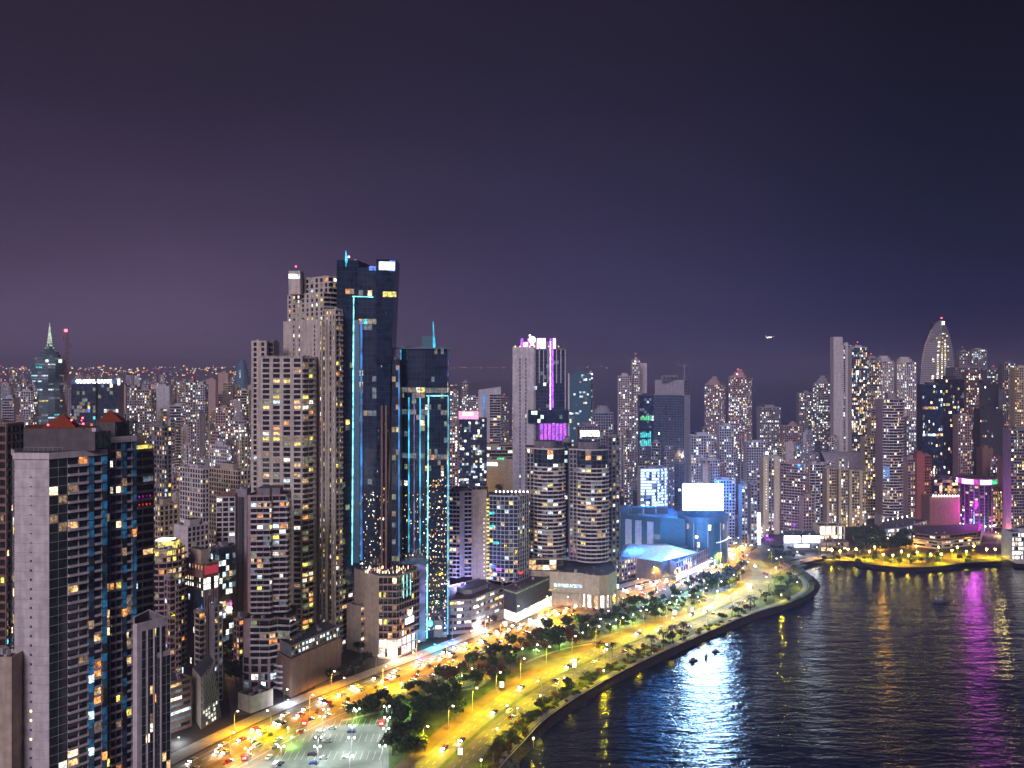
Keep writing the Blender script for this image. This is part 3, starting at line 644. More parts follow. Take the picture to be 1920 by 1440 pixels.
# ---- 2. cream tower with lit yellow crown
D = 352; pl2 = qbox(246, D, 214, 289); zt = Z(845, D+8)
T = Tower('cream_apartment_tower', 'cream apartment tower with arched top windows and a yellow-lit roof ring behind the nearest tower', pl2, 'apartment tower')
T.vol(pl2, 0, zt, 'kbbp', fh=3.25, bay=5, lit=.14, pal='mix', wall='railcream', glass='glass', rail='railcream', out=1.1, indiv=True)
T.prism('lit_roof_ring', [((p[0]+cen(pl2)[0]*.12)/1.12, (p[1]+cen(pl2)[1]*.12)/1.12) for p in pl2], zt+1, zt+2.6, 'yellow', 'roof')
T.prism('roof_housing', [((p[0]+cen(pl2)[0])/2, (p[1]+cen(pl2)[1])/2) for p in pl2], zt+1.1, zt+6, 'cream', 'roof')
a, b = pl2[0], pl2[1]
for k, m in ((5, 'magenta'), (6, 'lred'), (22, 'green')):
    z = zt-(k+.6)*3.25; T.part('party_lights', lambda mb: [mb.prism(cyl(a[0]+(b[0]-a[0])*f_+1.15*math.sin(AL), a[1]+(b[1]-a[1])*f_-1.15*math.cos(AL), .28, 6), z, z+.7, m, True, True) for f_ in (.12, .28, .44, .6, .75)], kind='stuff')
T.done()
# ---- 3. tower with yellow lit curved balconies
D = 486; c = xat(313, D+9); pl2 = [(c-7.6, D+7), (c-5.4, D+1.5), (c-1, D), (c+3, D+1), (c+7.6, D+6), (c+8.6, D+13), (c+2, D+22), (c-7, D+20)]; zt = Z(1030, D+6)
T = Tower('curved_balcony_tower', 'slim rose tower with wavy balconies and a brightly lit yellow top terrace', pl2, 'apartment tower')
T.vol(pl2, 14, zt, 'bkkkkbbb', fh=3.2, bay=4, lit=.16, pal='warm', wall='railcream', rail='railred', indiv=True, out=1.4, fl={int((zt-14)/3.2)-1: .95, int((zt-14)/3.2)-2: .9, int((zt-14)/3.2)-5: .5})
T.prism('terrace_canopy', [(c-6, D+8), (c+1, D+6), (c+3, D+14), (c-5, D+15)], zt+4.2, zt+5.0, 'bright'); T.prism('terrace_lounge', [(c-5, D+9), (c+5, D+8), (c+5, D+15), (c-5, D+15)], zt+.05, zt+4.1, 'yellow', 'roof')
T.part('terrace_post', lambda mb: [mb.tube([(c-7+k*2.4, D+3.2-abs(k-3)*.0, zt), (c-7+k*2.4, D+3.2, zt+2)], .12, 'metal', 4) for k in range(6)], kind='stuff')
T.done()
pl2 = qbox(318, 436, 285, 359); T = Tower('parking_garage', 'brown garage block with cool-lit open decks at the foot of the curved balcony tower', pl2, 'parking garage')
T.vol(pl2, 0, Z(1285, 436), 'rbbr', fh=3.6, bay=9, lit=.75, pal='cool', wall='brown', bh=1.6); T.done()
# ---- 4. dark glass office with leaning ribbed side and triangular lobby
D = 500; pl2 = qbox(381, D, 338, 409); zt = Z(1068, D)
T = Tower('office_tower', 'dark glass office tower with brown crown, pink ribbed side and white-lit top floors', pl2, 'office tower')
T.vol(pl2, 0, zt-12, 'cbbc', fh=3.7, bay=1.6, lit=.03, pal='cool', wall='dark', glass='glassblue', rooftop=False)
T.vol(pl2, zt-12, zt-5, 'cbbp', fh=3.5, bay=2.2, lit=.7, pal='whitel', wall='dark', rooftop=False)
T.vol(offs(pl2, .3), zt-5, zt+2, 'pbbp', fh=7, bay=3, lit=.5, pal='warm', wall='brown', bh=4.6, pw=.5)
a, b = pl2[0], pl2[1]; Ln = math.hypot(b[0]-a[0], b[1]-a[1]); nrib = 9
for k in range(nrib):
    q = dline(a, AL, Ln*(k+.5)/nrib); T.part('facade_rib', lambda mb: mb.box(q[0]+.25, q[1]-.2, 2, zt-12, .3, .55, AL, 'railred'))
q = dline(b, AL, .5); T.part('blue_stair_light', lambda mb: mb.box(pl2[0][0]-1.2, pl2[0][1]-.2+.9, zt-46, zt-20, .5, .4, AL, 'blue'))
T.part('crown_sign', lambda mb: mb.box((a[0]+b[0])/2+.38+.2, (a[1]+b[1])/2-.3-.15, zt-3, zt+1.6, Ln*.9, .2, AL, 'signred'))
T.top(pl2, zt+2, 8, .5, 'beige'); T.done()
pl2 = qbox(411, 545, 395, 442); simple('office_tower', 'blue glass office wing with cool-lit upper floors behind the ribbed office tower', pl2, Z(1030, 545), 'cbbc', cat='office tower', wall='darkmetal', glass='glassblue', lit=.22, pal='cool', bay=2.5, fh=3.7, fl={20: .9, 26: .8, 27: .8, 14: .7}, top=.4)
# triangular lattice lobby
D = 425; a = P(378, 1365); b = P(362, 1345); c_ = P(414, 1330); pl2 = [P(377, 1368)[:2], P(415, 1345)[:2], (P(415, 1345)[0]-9, P(415, 1345)[1]+8), P(361, 1342)[:2]]
T = Tower('lattice_lobby', 'wedge-shaped lobby with tilted lattice screen and white side wall beside the avenue', pl2, 'building')
hA = 26; hB = 30
def fn(mb):
    A, B, Cc, Dd = pl2; B2 = (B[0]-3.2, B[1]-2.4)
    mb.q((A[0], A[1], 0), (B[0], B[1], 0), (B2[0], B2[1], hB), (A[0], A[1], hA), 'mid'); mb.q((Dd[0], Dd[1], 0), (A[0], A[1], 0), (A[0], A[1], hA), (Dd[0], Dd[1], hA-1), 'beige')
    mb.q((B[0], B[1], 0), (Cc[0], Cc[1], 0), (Cc[0], Cc[1], hB), (B2[0], B2[1], hB), 'beige'); mb.q((Cc[0], Cc[1], 0), (Dd[0], Dd[1], 0), (Dd[0], Dd[1], hA-1), (Cc[0], Cc[1], hB), 'beige')
    mb.q((A[0], A[1], hA), (B2[0], B2[1], hB), (Cc[0], Cc[1], hB), (Dd[0], Dd[1], hA-1), 'roof')
T.part('wall', fn)
A, B = pl2[0], pl2[1]; B2 = (B[0]-3.2, B[1]-2.4)
def at_(s_, h_):      # point on the tilted face
    lo = (A[0]+(B[0]-A[0])*s_, A[1]+(B[1]-A[1])*s_, 0); hi = (A[0]+(B2[0]-A[0])*s_, A[1]+(B2[1]-A[1])*s_, hA+(hB-hA)*s_)
    return tuple(lo[i]+(hi[i]-lo[i])*h_ for i in range(3))
nrm = (math.sin(.53)*.35+.28, -.30)
for k in range(-6, 9):
    for sgn in (1, -1):
        pts = []
        for s_ in [i/20 for i in range(21)]:
            h_ = k/8+sgn*s_*.9+(0 if sgn > 0 else .3)
            if .30 <= h_ <= .98: q = at_(s_, h_); pts.append((q[0]+nrm[0], q[1]+nrm[1], q[2]))
        if len(pts) > 2: T.part('lattice_bar', lambda mb: mb.tube([pts[0], pts[-1]], .2, 'rail', 4))
for k in range(6):
    for r_ in range(4):
        if R.random() < .7:
            s_ = .1+k*.14; h_ = .03+r_*.08; q = [at_(s_, h_), at_(s_+.09, h_), at_(s_+.09, h_+.05), at_(s_, h_+.05)]
            T.part('lobby_window', lambda mb: mb.q(*[(x[0]+.1, x[1]-.1, x[2]) for x in q], 'lwhite'))
T.done()
# ---- 5/6. white slab with dark shaft, and stacked balcony tower
D = 570; pl2 = fbox(405, 441, D, 26, 3); T = Tower('white_slab_tower', 'white apartment tower with punched windows left of the dark lift shaft', pl2, 'apartment tower'); zt = Z(934, D)
T.vol(pl2, 0, zt, 'pbbb', fh=3.25, bay=3.4, lit=.13, pal='cool', wall='white', pw=.22, bh=.9)
pl3 = fbox(441.5, 463, D+6, 22, 2); T.vol(pl3, 0, Z(920, D+6), 'bbbb', wall='grey')
m_ = (pl3[0][0]+pl3[1][0])/2; T.part('shaft_recess', lambda mb: mb.box(m_, pl3[0][1]+.8, 4, Z(935, D), 2.6, 1.8, 0, 'dark'))
pyramid(T, 'hip_roof', [(pl2[0][0], D), (pl2[1][0], D+2), (pl2[1][0], D+20), (pl2[0][0], D+20)], zt+1.15, (pl2[1][0], D+12, zt+5), 'brown'); T.done()
D = 500; xL, xM, xR = xat(463, D), xat(508, D), xat(543, D+8)
pl2 = [(xL, D+1), (xL+2, D), (xM-1, D+.6), (xM, D+3), (xR-1, D+4), (xR, D+8), (xR-3, D+24), (xL, D+22)]; zt = Z(932, D)
T = Tower('stacked_balcony_tower', 'pinkish tower of stacked zigzag balconies standing in front of the tallest white tower', pl2, 'apartment tower')
T.vol(pl2, Z(1150, D), zt, 'bkkkkbbb', fh=3.1, bay=4.2, lit=.13, pal='mix', wall='railred', rail='rail', indiv=True, out=1.5, fl={13: .5, 15: .7, 19: .8, 18: .35})
pl3 = [(xL-1, D-3), (xL+3, D-4), (xM, D-4), (xM+4, D-1), (xat(545, D), D-2), (xat(558, D+6), D+5), (xR, D+26), (xL, D+26)]
T.vol(pl3, 18, Z(1160, D), 'bkkkkbbb', fh=3.2, bay=5, lit=.2, pal='warm', wall='railred', rail='rail', indiv=True, out=1.6)
T.vol(offs(pl3, .4), 0, 18, 'pppppbbb', fh=4.5, bay=5, lit=.35, pal='cool', wall='railred', rooftop=False)
T.top(pl2, zt, 4.5, .6, 'mid')
for k in range(5):      # curved garage decks
    pts = [(xM+3+q*2.2, D-5.5-5*math.sin(q*.5)+q*.9) for q in range(8)]
    T.part('garage_deck', lambda mb: [mb.q((pts[i][0], pts[i][1], 1.5+k*3.1), (pts[i+1][0], pts[i+1][1], 1.5+k*3.1), (pts[i+1][0], pts[i+1][1], 2.7+k*3.1), (pts[i][0], pts[i][1], 2.7+k*3.1), 'rail') for i in range(7)]+[mb.q((pts[i][0], pts[i][1], 1.5+k*3.1), (pts[i+1][0], pts[i+1][1], 1.5+k*3.1), (pts[i+1][0], pts[i+1][1]+6, 1.5+k*3.1), (pts[i][0], pts[i][1]+6, 1.5+k*3.1), 'grey') for i in range(7)])
T.done()
simple('apartment_block', 'small rose block with orange-lit windows tucked left of the zigzag balcony tower', qbox(448, 512, 438, 468), Z(1165, 512), 'pbbp', wall='railred', lit=.25, pal='gold', bay=3, top=.5)
simple('podium', 'low beige podium with dark roof terrace beside the avenue below the zigzag balcony tower', qbox(470, 462, 446, 512), Z(1310, 462), 'bbbb', wall='beige', top=0)
# ---- 7. tallest white complex
D = 552
pl2 = fbox(471, 500, D+8, 20, 1); T = Tower('white_skyscraper', 'tallest cream-white stepped skyscraper with many yellow windows beside the cyan-lit tower', pl2, 'skyscraper')
tw = dict(wall='tower_white', rail='tower_white', fh=3.25)
T.vol(pl2, 0, Z(642, D+8), 'pbbb', bay=5.5, pw=.6, lit=.05, pal='mix', **tw)
pl3 = fbox(500.3, 513, D+13, 14, 1); T.vol(pl3, 0, Z(643, D+13), 'pbbb', bay=5, pw=.2, lit=.03, wall='mid', fh=3.25)
pl4 = [(xat(489, D), D), (xat(567, D), D), (xat(591, D+9), D+9), (xat(591, D+9), D+30), (xat(489, D), D+26)]
zw = Z(672, D); kf = int(zw/3.25)
fl = {kf-k: (.92 if k in (10,) else (.5 if k in (2, 22) else .42)) for k in range(0, 60)}
fl.update({kf-k: .22 for k in range(0, kf) if k not in (3, 9, 10, 17, 20, 21, 27, 33, 38)})
T.vol(pl4, 0, zw, 'pkbbb', bay=6, pw=.35, lit=.3, pal='warm', fl={**fl, kf-9: .97, kf-10: .3, kf-16: .8}, iwin=True, litz=(60, 300), indiv=True, out=1.2, **tw)
# main shaft, blank with slit windows
pl5 = qbox(600, D+14, 531, 627, math.radians(50)); T.seat(pl5)
T.vol(pl5, 0, Z(602, D+14), 'kbbb', bay=4, lit=.3, pal='warm', indiv=True, out=1.3, **tw)
def slit(u, v0, v1, Dd, n, lit_p):
    x = xat(u, Dd)
    for k in range(n):
        v = v0+(v1-v0)*k/n; z = Z(v, Dd)
        T.part('slit_window', lambda mb: mb.box(x, Dd-.05, z-1.4, z, .95, .16, math.radians(140-180), 'bright' if R.random() < lit_p else 'dark'))
a, b = pl5[3], pl5[0]      # left face from far left corner to the front corner
for f_, lp in ((.30, .35), (.45, .55), (.86, .05)):
    x, y = a[0]+(b[0]-a[0])*f_, a[1]+(b[1]-a[1])*f_
    an = math.atan2(b[1]-a[1], b[0]-a[0])
    for k in range(22):
        z = Z(610+k*8.5, y)
        T.part('slit_window', lambda mb: mb.box(x-.05, y-.08, z-1.7, z, .9, .2, an, 'lwhite' if R.random() < lp*.6 else 'dark'))
pl6 = qbox(607, D+17, 539, 633, math.radians(50)); T.vol(pl6, Z(602, D+14), Z(550, D+17), 'kbbp', bay=5, pw=.55, lit=.3, pal='warm', indiv=True, out=1.2, **tw)
pl7 = qbox(616, D+18, 563, 634, math.radians(50)); T.vol(pl7, Z(550, D+17), Z(520, D+18), 'kbbp', bay=5, pw=.45, lit=.3, pal='warm', indiv=True, **tw)
pl8 = fbox(541, 563, D+26, 10); T.vol(pl8, Z(552, D+26), Z(511, D+26), 'bbbb', bay=3, **tw)
T.part('lit_lantern', lambda mb: mb.box((pl8[0][0]+pl8[1][0])/2, D+25.9, Z(522, D+26), Z(514, D+26), 7.2, .3, 0, 'shopcool'))
T.mast((pl8[0][0]+pl8[1][0])/2, D+30, Z(511, D+26)+1, 3)
pl9 = qbox(640, D+24, 616, 662, math.radians(50)); T.vol(pl9, 0, Z(588, D+24), 'kbbk', bay=4, lit=.28, pal='warm', indiv=False, out=1.3, **tw)
pl10 = qbox(629, D+8, 604, 642, math.radians(50)); T.vol(pl10, 0, Z(582, D+8), 'kbbp', bay=3.2, lit=.26, pal='warm', indiv=False, out=1.2, pw=.6, **tw)
for u, Dd in ((588, D+8), (604, D+11), (612, D+6), (628, D+5)):
    q = (xat(u, Dd), Dd); T.part('pilaster', lambda mb: mb.box(q[0], q[1], 0, Z(600 if u > 600 else 676, Dd), 1.1, 1.2, math.radians(50), 'tower_white'))
T.part('roof_coping', lambda mb: mb.box((pl4[0][0]+pl4[1][0])/2, D+.2, zw+1.1, zw+1.6, pl4[1][0]-pl4[0][0]+1, 1.6, 0, 'tower_white')); T.done()
pl2 = [P(545, 1308)[:2], P(640, 1262)[:2], dline(P(640, 1262)[:2], math.radians(130), 16), dline(P(545, 1308)[:2], math.radians(130), 16)]
T = Tower('podium', 'long podium with blue-white lit upper deck along the avenue below the tallest white tower', pl2); T.vol(pl2, 0, 20, 'bbbb', wall='brown'); 
T.vol(offs(pl2, -.8), 21.2, 27, 'pppb', fh=3, bay=3, lit=.7, pal='cool', wall='mid', pw=.2); T.done()
# ---- beige garage and hotel podium
simple('parking_garage', 'beige ribbed garage with yellow-lit louvres between the tallest white tower and the hotel podium', qbox(677, 560, 650, 700), Z(1140, 560), 'rbbb', cat='parking garage', wall='beige', lit=.4, pal='gold', bay=2.5, fh=3, bh=1.4, top=0)
D = 548; pl2 = [(xat(664, D+24), D+24), (xat(710, D+2), D+2), (xat(744, D+2), D+2), (xat(781, D+20), D+20), (xat(781, D+30), D+34), (xat(690, D+60), D+60)]
T = Tower('hotel_podium', 'hotel podium with stacked curved balconies, round white emblem and roof terrace', pl2, 'hotel podium')
T.vol(pl2, 12, Z(1085, D), 'bkkkbb', fh=4.2, bay=2.6, lit=.2, pal='gold', wall='beige', rail='railred', indiv=True, out=1.6, fl={9: .5, 10: .7, 11: .75, 12: .5})
T.vol(offs(pl2, .2), 0, 12, 'bpppbb', fh=6, bay=5, lit=.95, pal='whitel', wall='beige', rooftop=False, bh=.8, pw=.15)
ex, ey = (pl2[2][0]+pl2[3][0])/2, (pl2[2][1]+pl2[3][1])/2; nn = math.atan2(pl2[3][1]-pl2[2][1], pl2[3][0]-pl2[2][0])
def disc(mb, x, y, z, r, ang, m, d=.3, n=20):
    ring = [(x+math.cos(ang)*r*math.cos(t_*2*math.pi/n), y+math.sin(ang)*r*math.cos(t_*2*math.pi/n), z+r*math.sin(t_*2*math.pi/n)) for t_ in range(n)]
    ox, oy = math.sin(ang)*d, -math.cos(ang)*d; fr = [(a+ox, b+oy, c) for a, b, c in ring]; mb.poly(fr, m)
    for k in range(n): mb.q(ring[k], ring[(k+1) % n], fr[(k+1) % n], fr[k], m)
ox, oy = math.sin(nn)*2.2, -math.cos(nn)*2.2
em = T.part('emblem', lambda mb: disc(mb, ex+ox, ey+oy, 26, 2.0, nn, 'sign')); T.part('emblem_base', lambda mb: mb.box(ex+ox, ey+oy, 19.5, 23.2, 8.5, .5, nn, 'sign'))
for k in range(3): q = dline(pl2[2], nn, 4+k*3.6); T.part('cyan_wall_light', lambda mb: mb.box(q[0]+ox, q[1]+oy, Z(1125, D), Z(1082, D), .3, .3, nn, 'cyanhot'))
T.part('terrace_lamps', lambda mb: [mb.prism(cyl(cen(pl2)[0]+R.uniform(-13, 13), D+R.uniform(8, 26), .22, 5), Z(1085, D)+1.2, Z(1085, D)+2.6, R.choice(['sparkw', 'sparkw', 'sparkw', 'spark', 'magenta', 'yellow']), True, True) for k in range(70)], kind='stuff'); T.done()
# ---- 8. cyan-lit leaning glass towers
D = 575; gt = dict(glass='glassblue', wall='darkmetal', fh=3.7, bay=3.0)
xl, xm, xq, xr = xat(632, D), xat(672, D), xat(706, D), xat(738, D)
pl2 = [(xl, D-1.6), (xm, D+.4), (xm+3, D+26), (xl, D+26)]
T = Tower('leaning_glass_tower', 'tall dark glass tower with cyan light lines, slanting right edge and glowing white roof sign', pl2, 'skyscraper')
T.vol(pl2, 40, Z(488, D), 'ccbb', lit=.02, pal='dark', par=0, **gt)
T.seat([(xl, D), (xr, D), (xr, D+26), (xl, D+26)])
plm = [(xm, D+.6), (xq, D+.6), (xq, D+26), (xm, D+26)]; T.vol(plm, 30, Z(501, D), 'cbbb', lit=.06, pal='dark', par=0, spk=(28, Z(920, D), .4), fl={int((Z(548, D)-30)/3.7): .8, int((Z(610, D)-30)/3.7): .95, int((Z(735, D)-30)/3.7): .5, int((Z(772, D)-30)/3.7): .7}, **gt)
# right shaft flares towards the top
zt_, zb_ = Z(486, D), 30; nfl = int((zt_-zb_)/3.7)
def flare(v): return 732+max(0, (690-v))/205*9 if v < 690 else 732-(v-690)*.02
seg = [(Z(v, D), xat(flare(v), D)) for v in (1160, 1000, 900, 800, 690, 640, 590, 540, 486)]
for (z0, x0), (z1, x1) in zip(seg, seg[1:]):
    T.g.q((xq, D-.8, z0), (x0, D+2, z0), (x1, D+2, z1), (xq, D-.8, z1), 'glassblue'); T.g.q((x0, D+2, z0), (x0, D+24, z0), (x1, D+24, z1), (x1, D+2, z1), 'glassblue')
    n_ = max(1, int((z1-z0)/3.7))
    for k in range(n_):
        f_ = k/n_; x = x0+(x1-x0)*f_; z = z0+(z1-z0)*f_
        T.w.q((xq, D-.9, z), (x, D+1.9, z), (x, D+1.9, z+.16), (xq, D-.9, z+.16), 'darkmetal')
        for j in range(4):
            v_ = px(0, D, z)[1]; pr = .62 if v_ > 915 else (.16 if v_ > 750 else .03)
            if R.random() < pr:
                for c_ in range(R.choice((1, 1, 2)) if v_ > 900 else 1):
                    xa = xq+(x-xq)*(j+.15+.4*R.random())/4; wd = (x-xq)/4*R.uniform(.12, .4); ya = D-.86+2.8*(xa-xq)/(x-xq)
                    zz = z+.4+R.random()*1.3; m = R.choice(['sparkw', 'orange', 'yellow', 'warm', 'spark', 'dim']) if v_ > 880 else pick('dark')  # low down, specks painted for mirrored street lamps; higher up, lit windows
                    T.l.q((xa, ya-.06, zz), (xa+wd, ya+.16, zz), (xa+wd, ya+.16, zz+R.uniform(.5, 1.6)), (xa, ya-.06, zz+R.uniform(.5, 1.6)), m)
T.g.q((xq, D-.8, zt_), (seg[-1][1], D+2, zt_), (seg[-1][1], D+24, zt_), (xq, D+24, zt_), 'roof'); T.w.wall((xq, D+24), (xq, D-.8), zb_, zt_, 'dark')
zs = Z(552, D)
for f_ in (.15, .6): x = xq+5+f_*9; T.part('lit_window', lambda mb: mb.q((x-2.2, D-.2+f_*1.5, zs-1.6), (x+2.2, D+.3+f_*1.5, zs-1.6), (x+2.2, D+.3+f_*1.5, zs+1.8), (x-2.2, D-.2+f_*1.5, zs+1.8), 'yellow'))
x0, x1 = xat(711, D), xat(739.5, D); T.part('roof_sign', lambda mb: mb.prism([(x0, D-1), (x1, D+1.0), (x1, D+1.7), (x0, D-.3)], Z(506, D), Z(491, D), 'sign', True, True))
T.part('sign_rim', lambda mb: mb.prism([(x0-.6, D-.2), (x1+.3, D+1.8), (x1+.3, D+2.2), (x0-.6, D+.2)], Z(508, D), Z(487.5, D), 'blue', True, True))
strip(T, 'light_line', xat(661, D), D-1.6, xat(664, D), D-1.6, Z(1058, D), Z(556, D), .36, 'cyanhot')
strip(T, 'light_line', xat(661, D), D-1.5, xat(700, D), D-.4, Z(556, D), Z(557, D), .34, 'cyanhot'); strip(T, 'light_line', xat(678, D), D-.8, xat(678, D), D-.8, Z(1050, D), Z(602, D), .7, 'blueline')
T.part('cyan_panel', lambda mb: mb.box(xat(669, D), D-1.25, Z(1055, D), Z(600, D), 4.2, .3, 0, 'blueclad'))
T.part('blue_roof_light', lambda mb: mb.box(xat(698, D), D+.3, Z(507, D), Z(499.5, D), 4.4, .3, 0, 'blue'))
x = xat(649, D); sp = T.part('spire', lambda mb: mb.tube([(x, D-1, Z(500, D)), (x+.3, D-1, Z(488, D)), (x, D-1, Z(470, D))], [.5, .9, .12], 'cyanline', 6)); x2 = xat(652.5, D); mb = MB(); mb.prism(cyl(x2, D+3, .6, 8), Z(482, D), Z(479, D), 'pinkbeacon', True, True); mb.tube([(x2, D+3, Z(488, D)), (x2, D+3, Z(480, D))], .12, 'darkmetal', 4); mb.build('warning_lamp', sp, T.o)
for u in (716, 724): x = xat(u, D); T.part('dark_fin', lambda mb: mb.box(x, D-.5+(u-706)*.02, 40, Z(760, D), 1.2, .5, 0, 'brown'))
pl3 = [(xat(733, D), D+4), (xat(748, D), D+4), (xat(748, D), D+20), (xat(733, D), D+20)]; T.vol(pl3, 28, Z(674, D), 'cbbb', lit=.14, pal='dark', par=0, **gt)
strip(T, 'light_line', xat(747, D), D+3.2, xat(747, D), D+3.2, Z(1045, D), Z(690, D), .5, 'blueline')
T.done()
D = 592; xl, xm, xr = xat(750, D), xat(797, D), xat(838, D)
pl2 = [(xl, D+3), (xat(764, D), D), (xm, D-1), (xm, D+24), (xl, D+24)]
T = Tower('cyan_framed_glass_tower', 'shorter dark glass tower outlined by a glowing cyan frame down to the avenue', pl2, 'skyscraper')
zz = Z(654, D); kf = lambda v: int((Z(v, D)-28)/3.7)
T.vol(pl2, 28, zz, 'cccbb', lit=.10, pal='dark', par=0, spk=(28, Z(930, D), .3), fl={kf(730): .95, kf(770): .7, kf(855): .95}, **gt)
pl3 = [(xm+.05, D-1.4), (xr, D+1), (xr, D+24), (xm+.05, D+24)]; T.seat(pl2+pl3)
T.vol(pl3, 0, zz, 'ccbb', lit=.12, pal='dark', par=0, spk=(0, Z(900, D), .55), fl={int(Z(730, D)/3.7): .9, int(Z(855, D)/3.7): .7}, glass='glassblue', wall='darkmetal', fh=3.7, bay=2.0)
for (k0, k1) in ((0, 44),):      # amber stair windows
    for k in range(46):
        z = Z(690, D)-k*3.4
        if z > 60: T.part('stair_window', lambda mb: mb.box(xat(754.5, D), D+2.4, z, z+1.6, 2.3, .2, 0, 'orange' if R.random() < .7 else 'warm'))
strip(T, 'light_line', xat(801, D), D-2, xat(804, D), D-2, Z(1195, D), Z(742, D), .38, 'cyanhot'); strip(T, 'light_line', xat(839.5, D), D+.4, xat(840.5, D), D+.4, Z(1190, D), Z(742, D), .38, 'cyanline')
strip(T, 'light_line', xat(800, D), D-2, xat(840, D), D+.3, Z(742, D), Z(742, D), .42, 'cyanhot')
for u, v0, v1, m in ((767, 745, 1035, 'cyanline'), (777, 745, 1035, 'lav'), (788, 745, 1037, 'cyanline'), (752, 656, 700, 'cyanline')): strip(T, 'light_line', xat(u, D), D-1.2, xat(u, D), D-1.2, Z(v1, D), Z(v0, D), .36, m)
T.part('roof_slab', lambda mb: mb.box((xl+xr)/2, D+11, zz, zz+.7, xr-xl+6, 27, 0, 'blueclad'))
T.part('roof_housing', lambda mb: mb.box(xat(802, D), D+12, zz+.7, Z(629, D), 9.6, 9, 0, 'teal')); T.part('roof_housing', lambda mb: mb.box(xat(764, D), D+12, zz+.7, Z(649, D), 5, 5, 0, 'darkmetal'))
T.part('spire', lambda mb: mb.tube([(xat(814, D), D+2, Z(665, D)), (xat(813.5, D), D+2, Z(645, D)), (xat(811.5, D), D+2, Z(602, D))], [.2, 1.0, .12], 'cyanline', 6))
T.part('podium_column', lambda mb: mb.box(xat(790, D), D-6, 0, Z(1052, D), 6, 5, .3, 'lav')); T.part('podium_deck', lambda mb: mb.box(xat(770, D), D-4, Z(1052, D), Z(1046, D), 24, 12, .1, 'blueclad'))
T.part('bank_sign', lambda mb: mb.box(xat(822, D), D-1.4, Z(1178, D), Z(1172, D), 4, .3, .05, 'sign'))
T.part('entrance', lambda mb: mb.box(xat(822, D), D-1.2, 1, 12, 6, .4, .05, 'brown')); T.done()
# ---- 9. pair right of the cyan frame
D = 660; xa = xat(842, D)
pl2 = [(xa, D+2), (xat(862, D), D), (xat(870, D), D+4), (xat(884, D), D+5), (xat(884, D+8), D+24), (xa, D+24)]; zt = Z(925, D)
T = Tower('lavender_apartment_tower', 'lavender-white balcony tower immediately right of the cyan frame', pl2, 'apartment tower')
T.vol(pl2, 24, zt, 'kbkpbb', fh=3.1, bay=2.6, lit=.14, pal='warm', wall='rail', rail='rail', indiv=True, out=1.2); T.top(pl2, zt, 3, .6, 'grey')
pl3 = [(xat(884.5, D), D+4), (xat(913, D), D+3), (xat(913, D), D+26), (xat(884.5, D), D+26)]; T.vol(pl3, 16, Z(922, D), 'bbbb', wall='beige')
for k in range(14): z = Z(975+k*8.2, D); x = xat(907.5, D); T.part('wall_lamp', lambda mb: mb.prism(cyl(x, D+2.8, .45, 6), z, z+.8, 'lwhite', True, True))
T.done()
D = 655; pl2 = [(xat(917, D+4), D+4), (xat(946, D), D), (xat(971, D), D), (xat(992, D+14), D+14), (xat(980, D+30), D+30), (xat(917, D+26), D+26)]; zt = Z(932, D)
T = Tower('blue_glass_apartment_tower', 'blue glass apartment tower with grid front and a row of white roof lamps', pl2, 'apartment tower')
T.vol(pl2, 22, zt, 'pppkbb', fh=3.15, bay=3.2, lit=.15, pal='mix', wall='pale', glass='glassblue', bh=.5, pw=.12, rail='railred', out=.9)
T.part('yellow_stair_window', lambda mb: [mb.box(xat(914.6, D), D+3.6, Z(940+k*7.4, D), Z(936+k*7.4, D), 2.0, .4, 0, 'yellow') for k in range(26)], kind='stuff')
for k in range(9): x = xat(930+k*7.4, D+2); T.part('roof_lamp', lambda mb: (mb.tube([(x, D+2, zt+1), (x, D+2, zt+3.2)], .08, 'metal', 4), mb.prism(cyl(x, D+2, .5, 6), zt+3.2, zt+4.2, 'lamp', True, True)))
for v, m, u in ((960, 'lteal', 922), (985, 'lteal', 922), (1016, 'lteal', 930), (1060, 'blue', 925), (1066, 'purple', 935), (1073, 'lred', 977)): T.part('coloured_window', lambda mb: mb.box(xat(u, D), D+(13.9-2.5 if u > 960 else 1.2)-(1.2 if u > 960 else 0)-(8 if u > 960 else 0), Z(v+5, D), Z(v, D), 4, .3, -.15 if u < 960 else .6, m))
T.done()
pl2 = [P(843, 1190)[:2], P(884, 1187)[:2], P(968, 1150)[:2], dline(P(968, 1150)[:2], 2.2, 30), dline(P(843, 1190)[:2], 2.2, 30)]
T = Tower('parking_garage', 'long low garage with lit decks at the foot of the lavender balcony tower', pl2, 'parking garage'); T.vol(pl2, 0, 22, 'rrrbb', fh=4.4, bay=6, lit=.6, pal='cool', wall='railred', bh=2.3, fl={1: .85, 0: .3}); T.top(pl2, 22, 3, .35, 'pale'); T.done()
pl2 = [P(968, 1168)[:2], P(1046, 1128)[:2], dline(P(1046, 1128)[:2], 2.25, 34), dline(P(968, 1168)[:2], 2.25, 34)]
T = Tower('shop_pavilion', 'low dark pavilion with greenish lit eaves and glaring white shopfront on the avenue', pl2, 'shop building'); T.vol(pl2, 0, 7, 'cbbc', fh=7, bay=5, lit=1, pal='whitel', wall='dark', rooftop=False)
T.vol(offs(pl2, .2), 7, 22, 'bbbb', wall='dark', roofm='roof'); T.part('lit_eaves', lambda mb: mb.prism(offs(pl2, .5), 20.5, 21.6, 'dimgreen', False)); T.done()
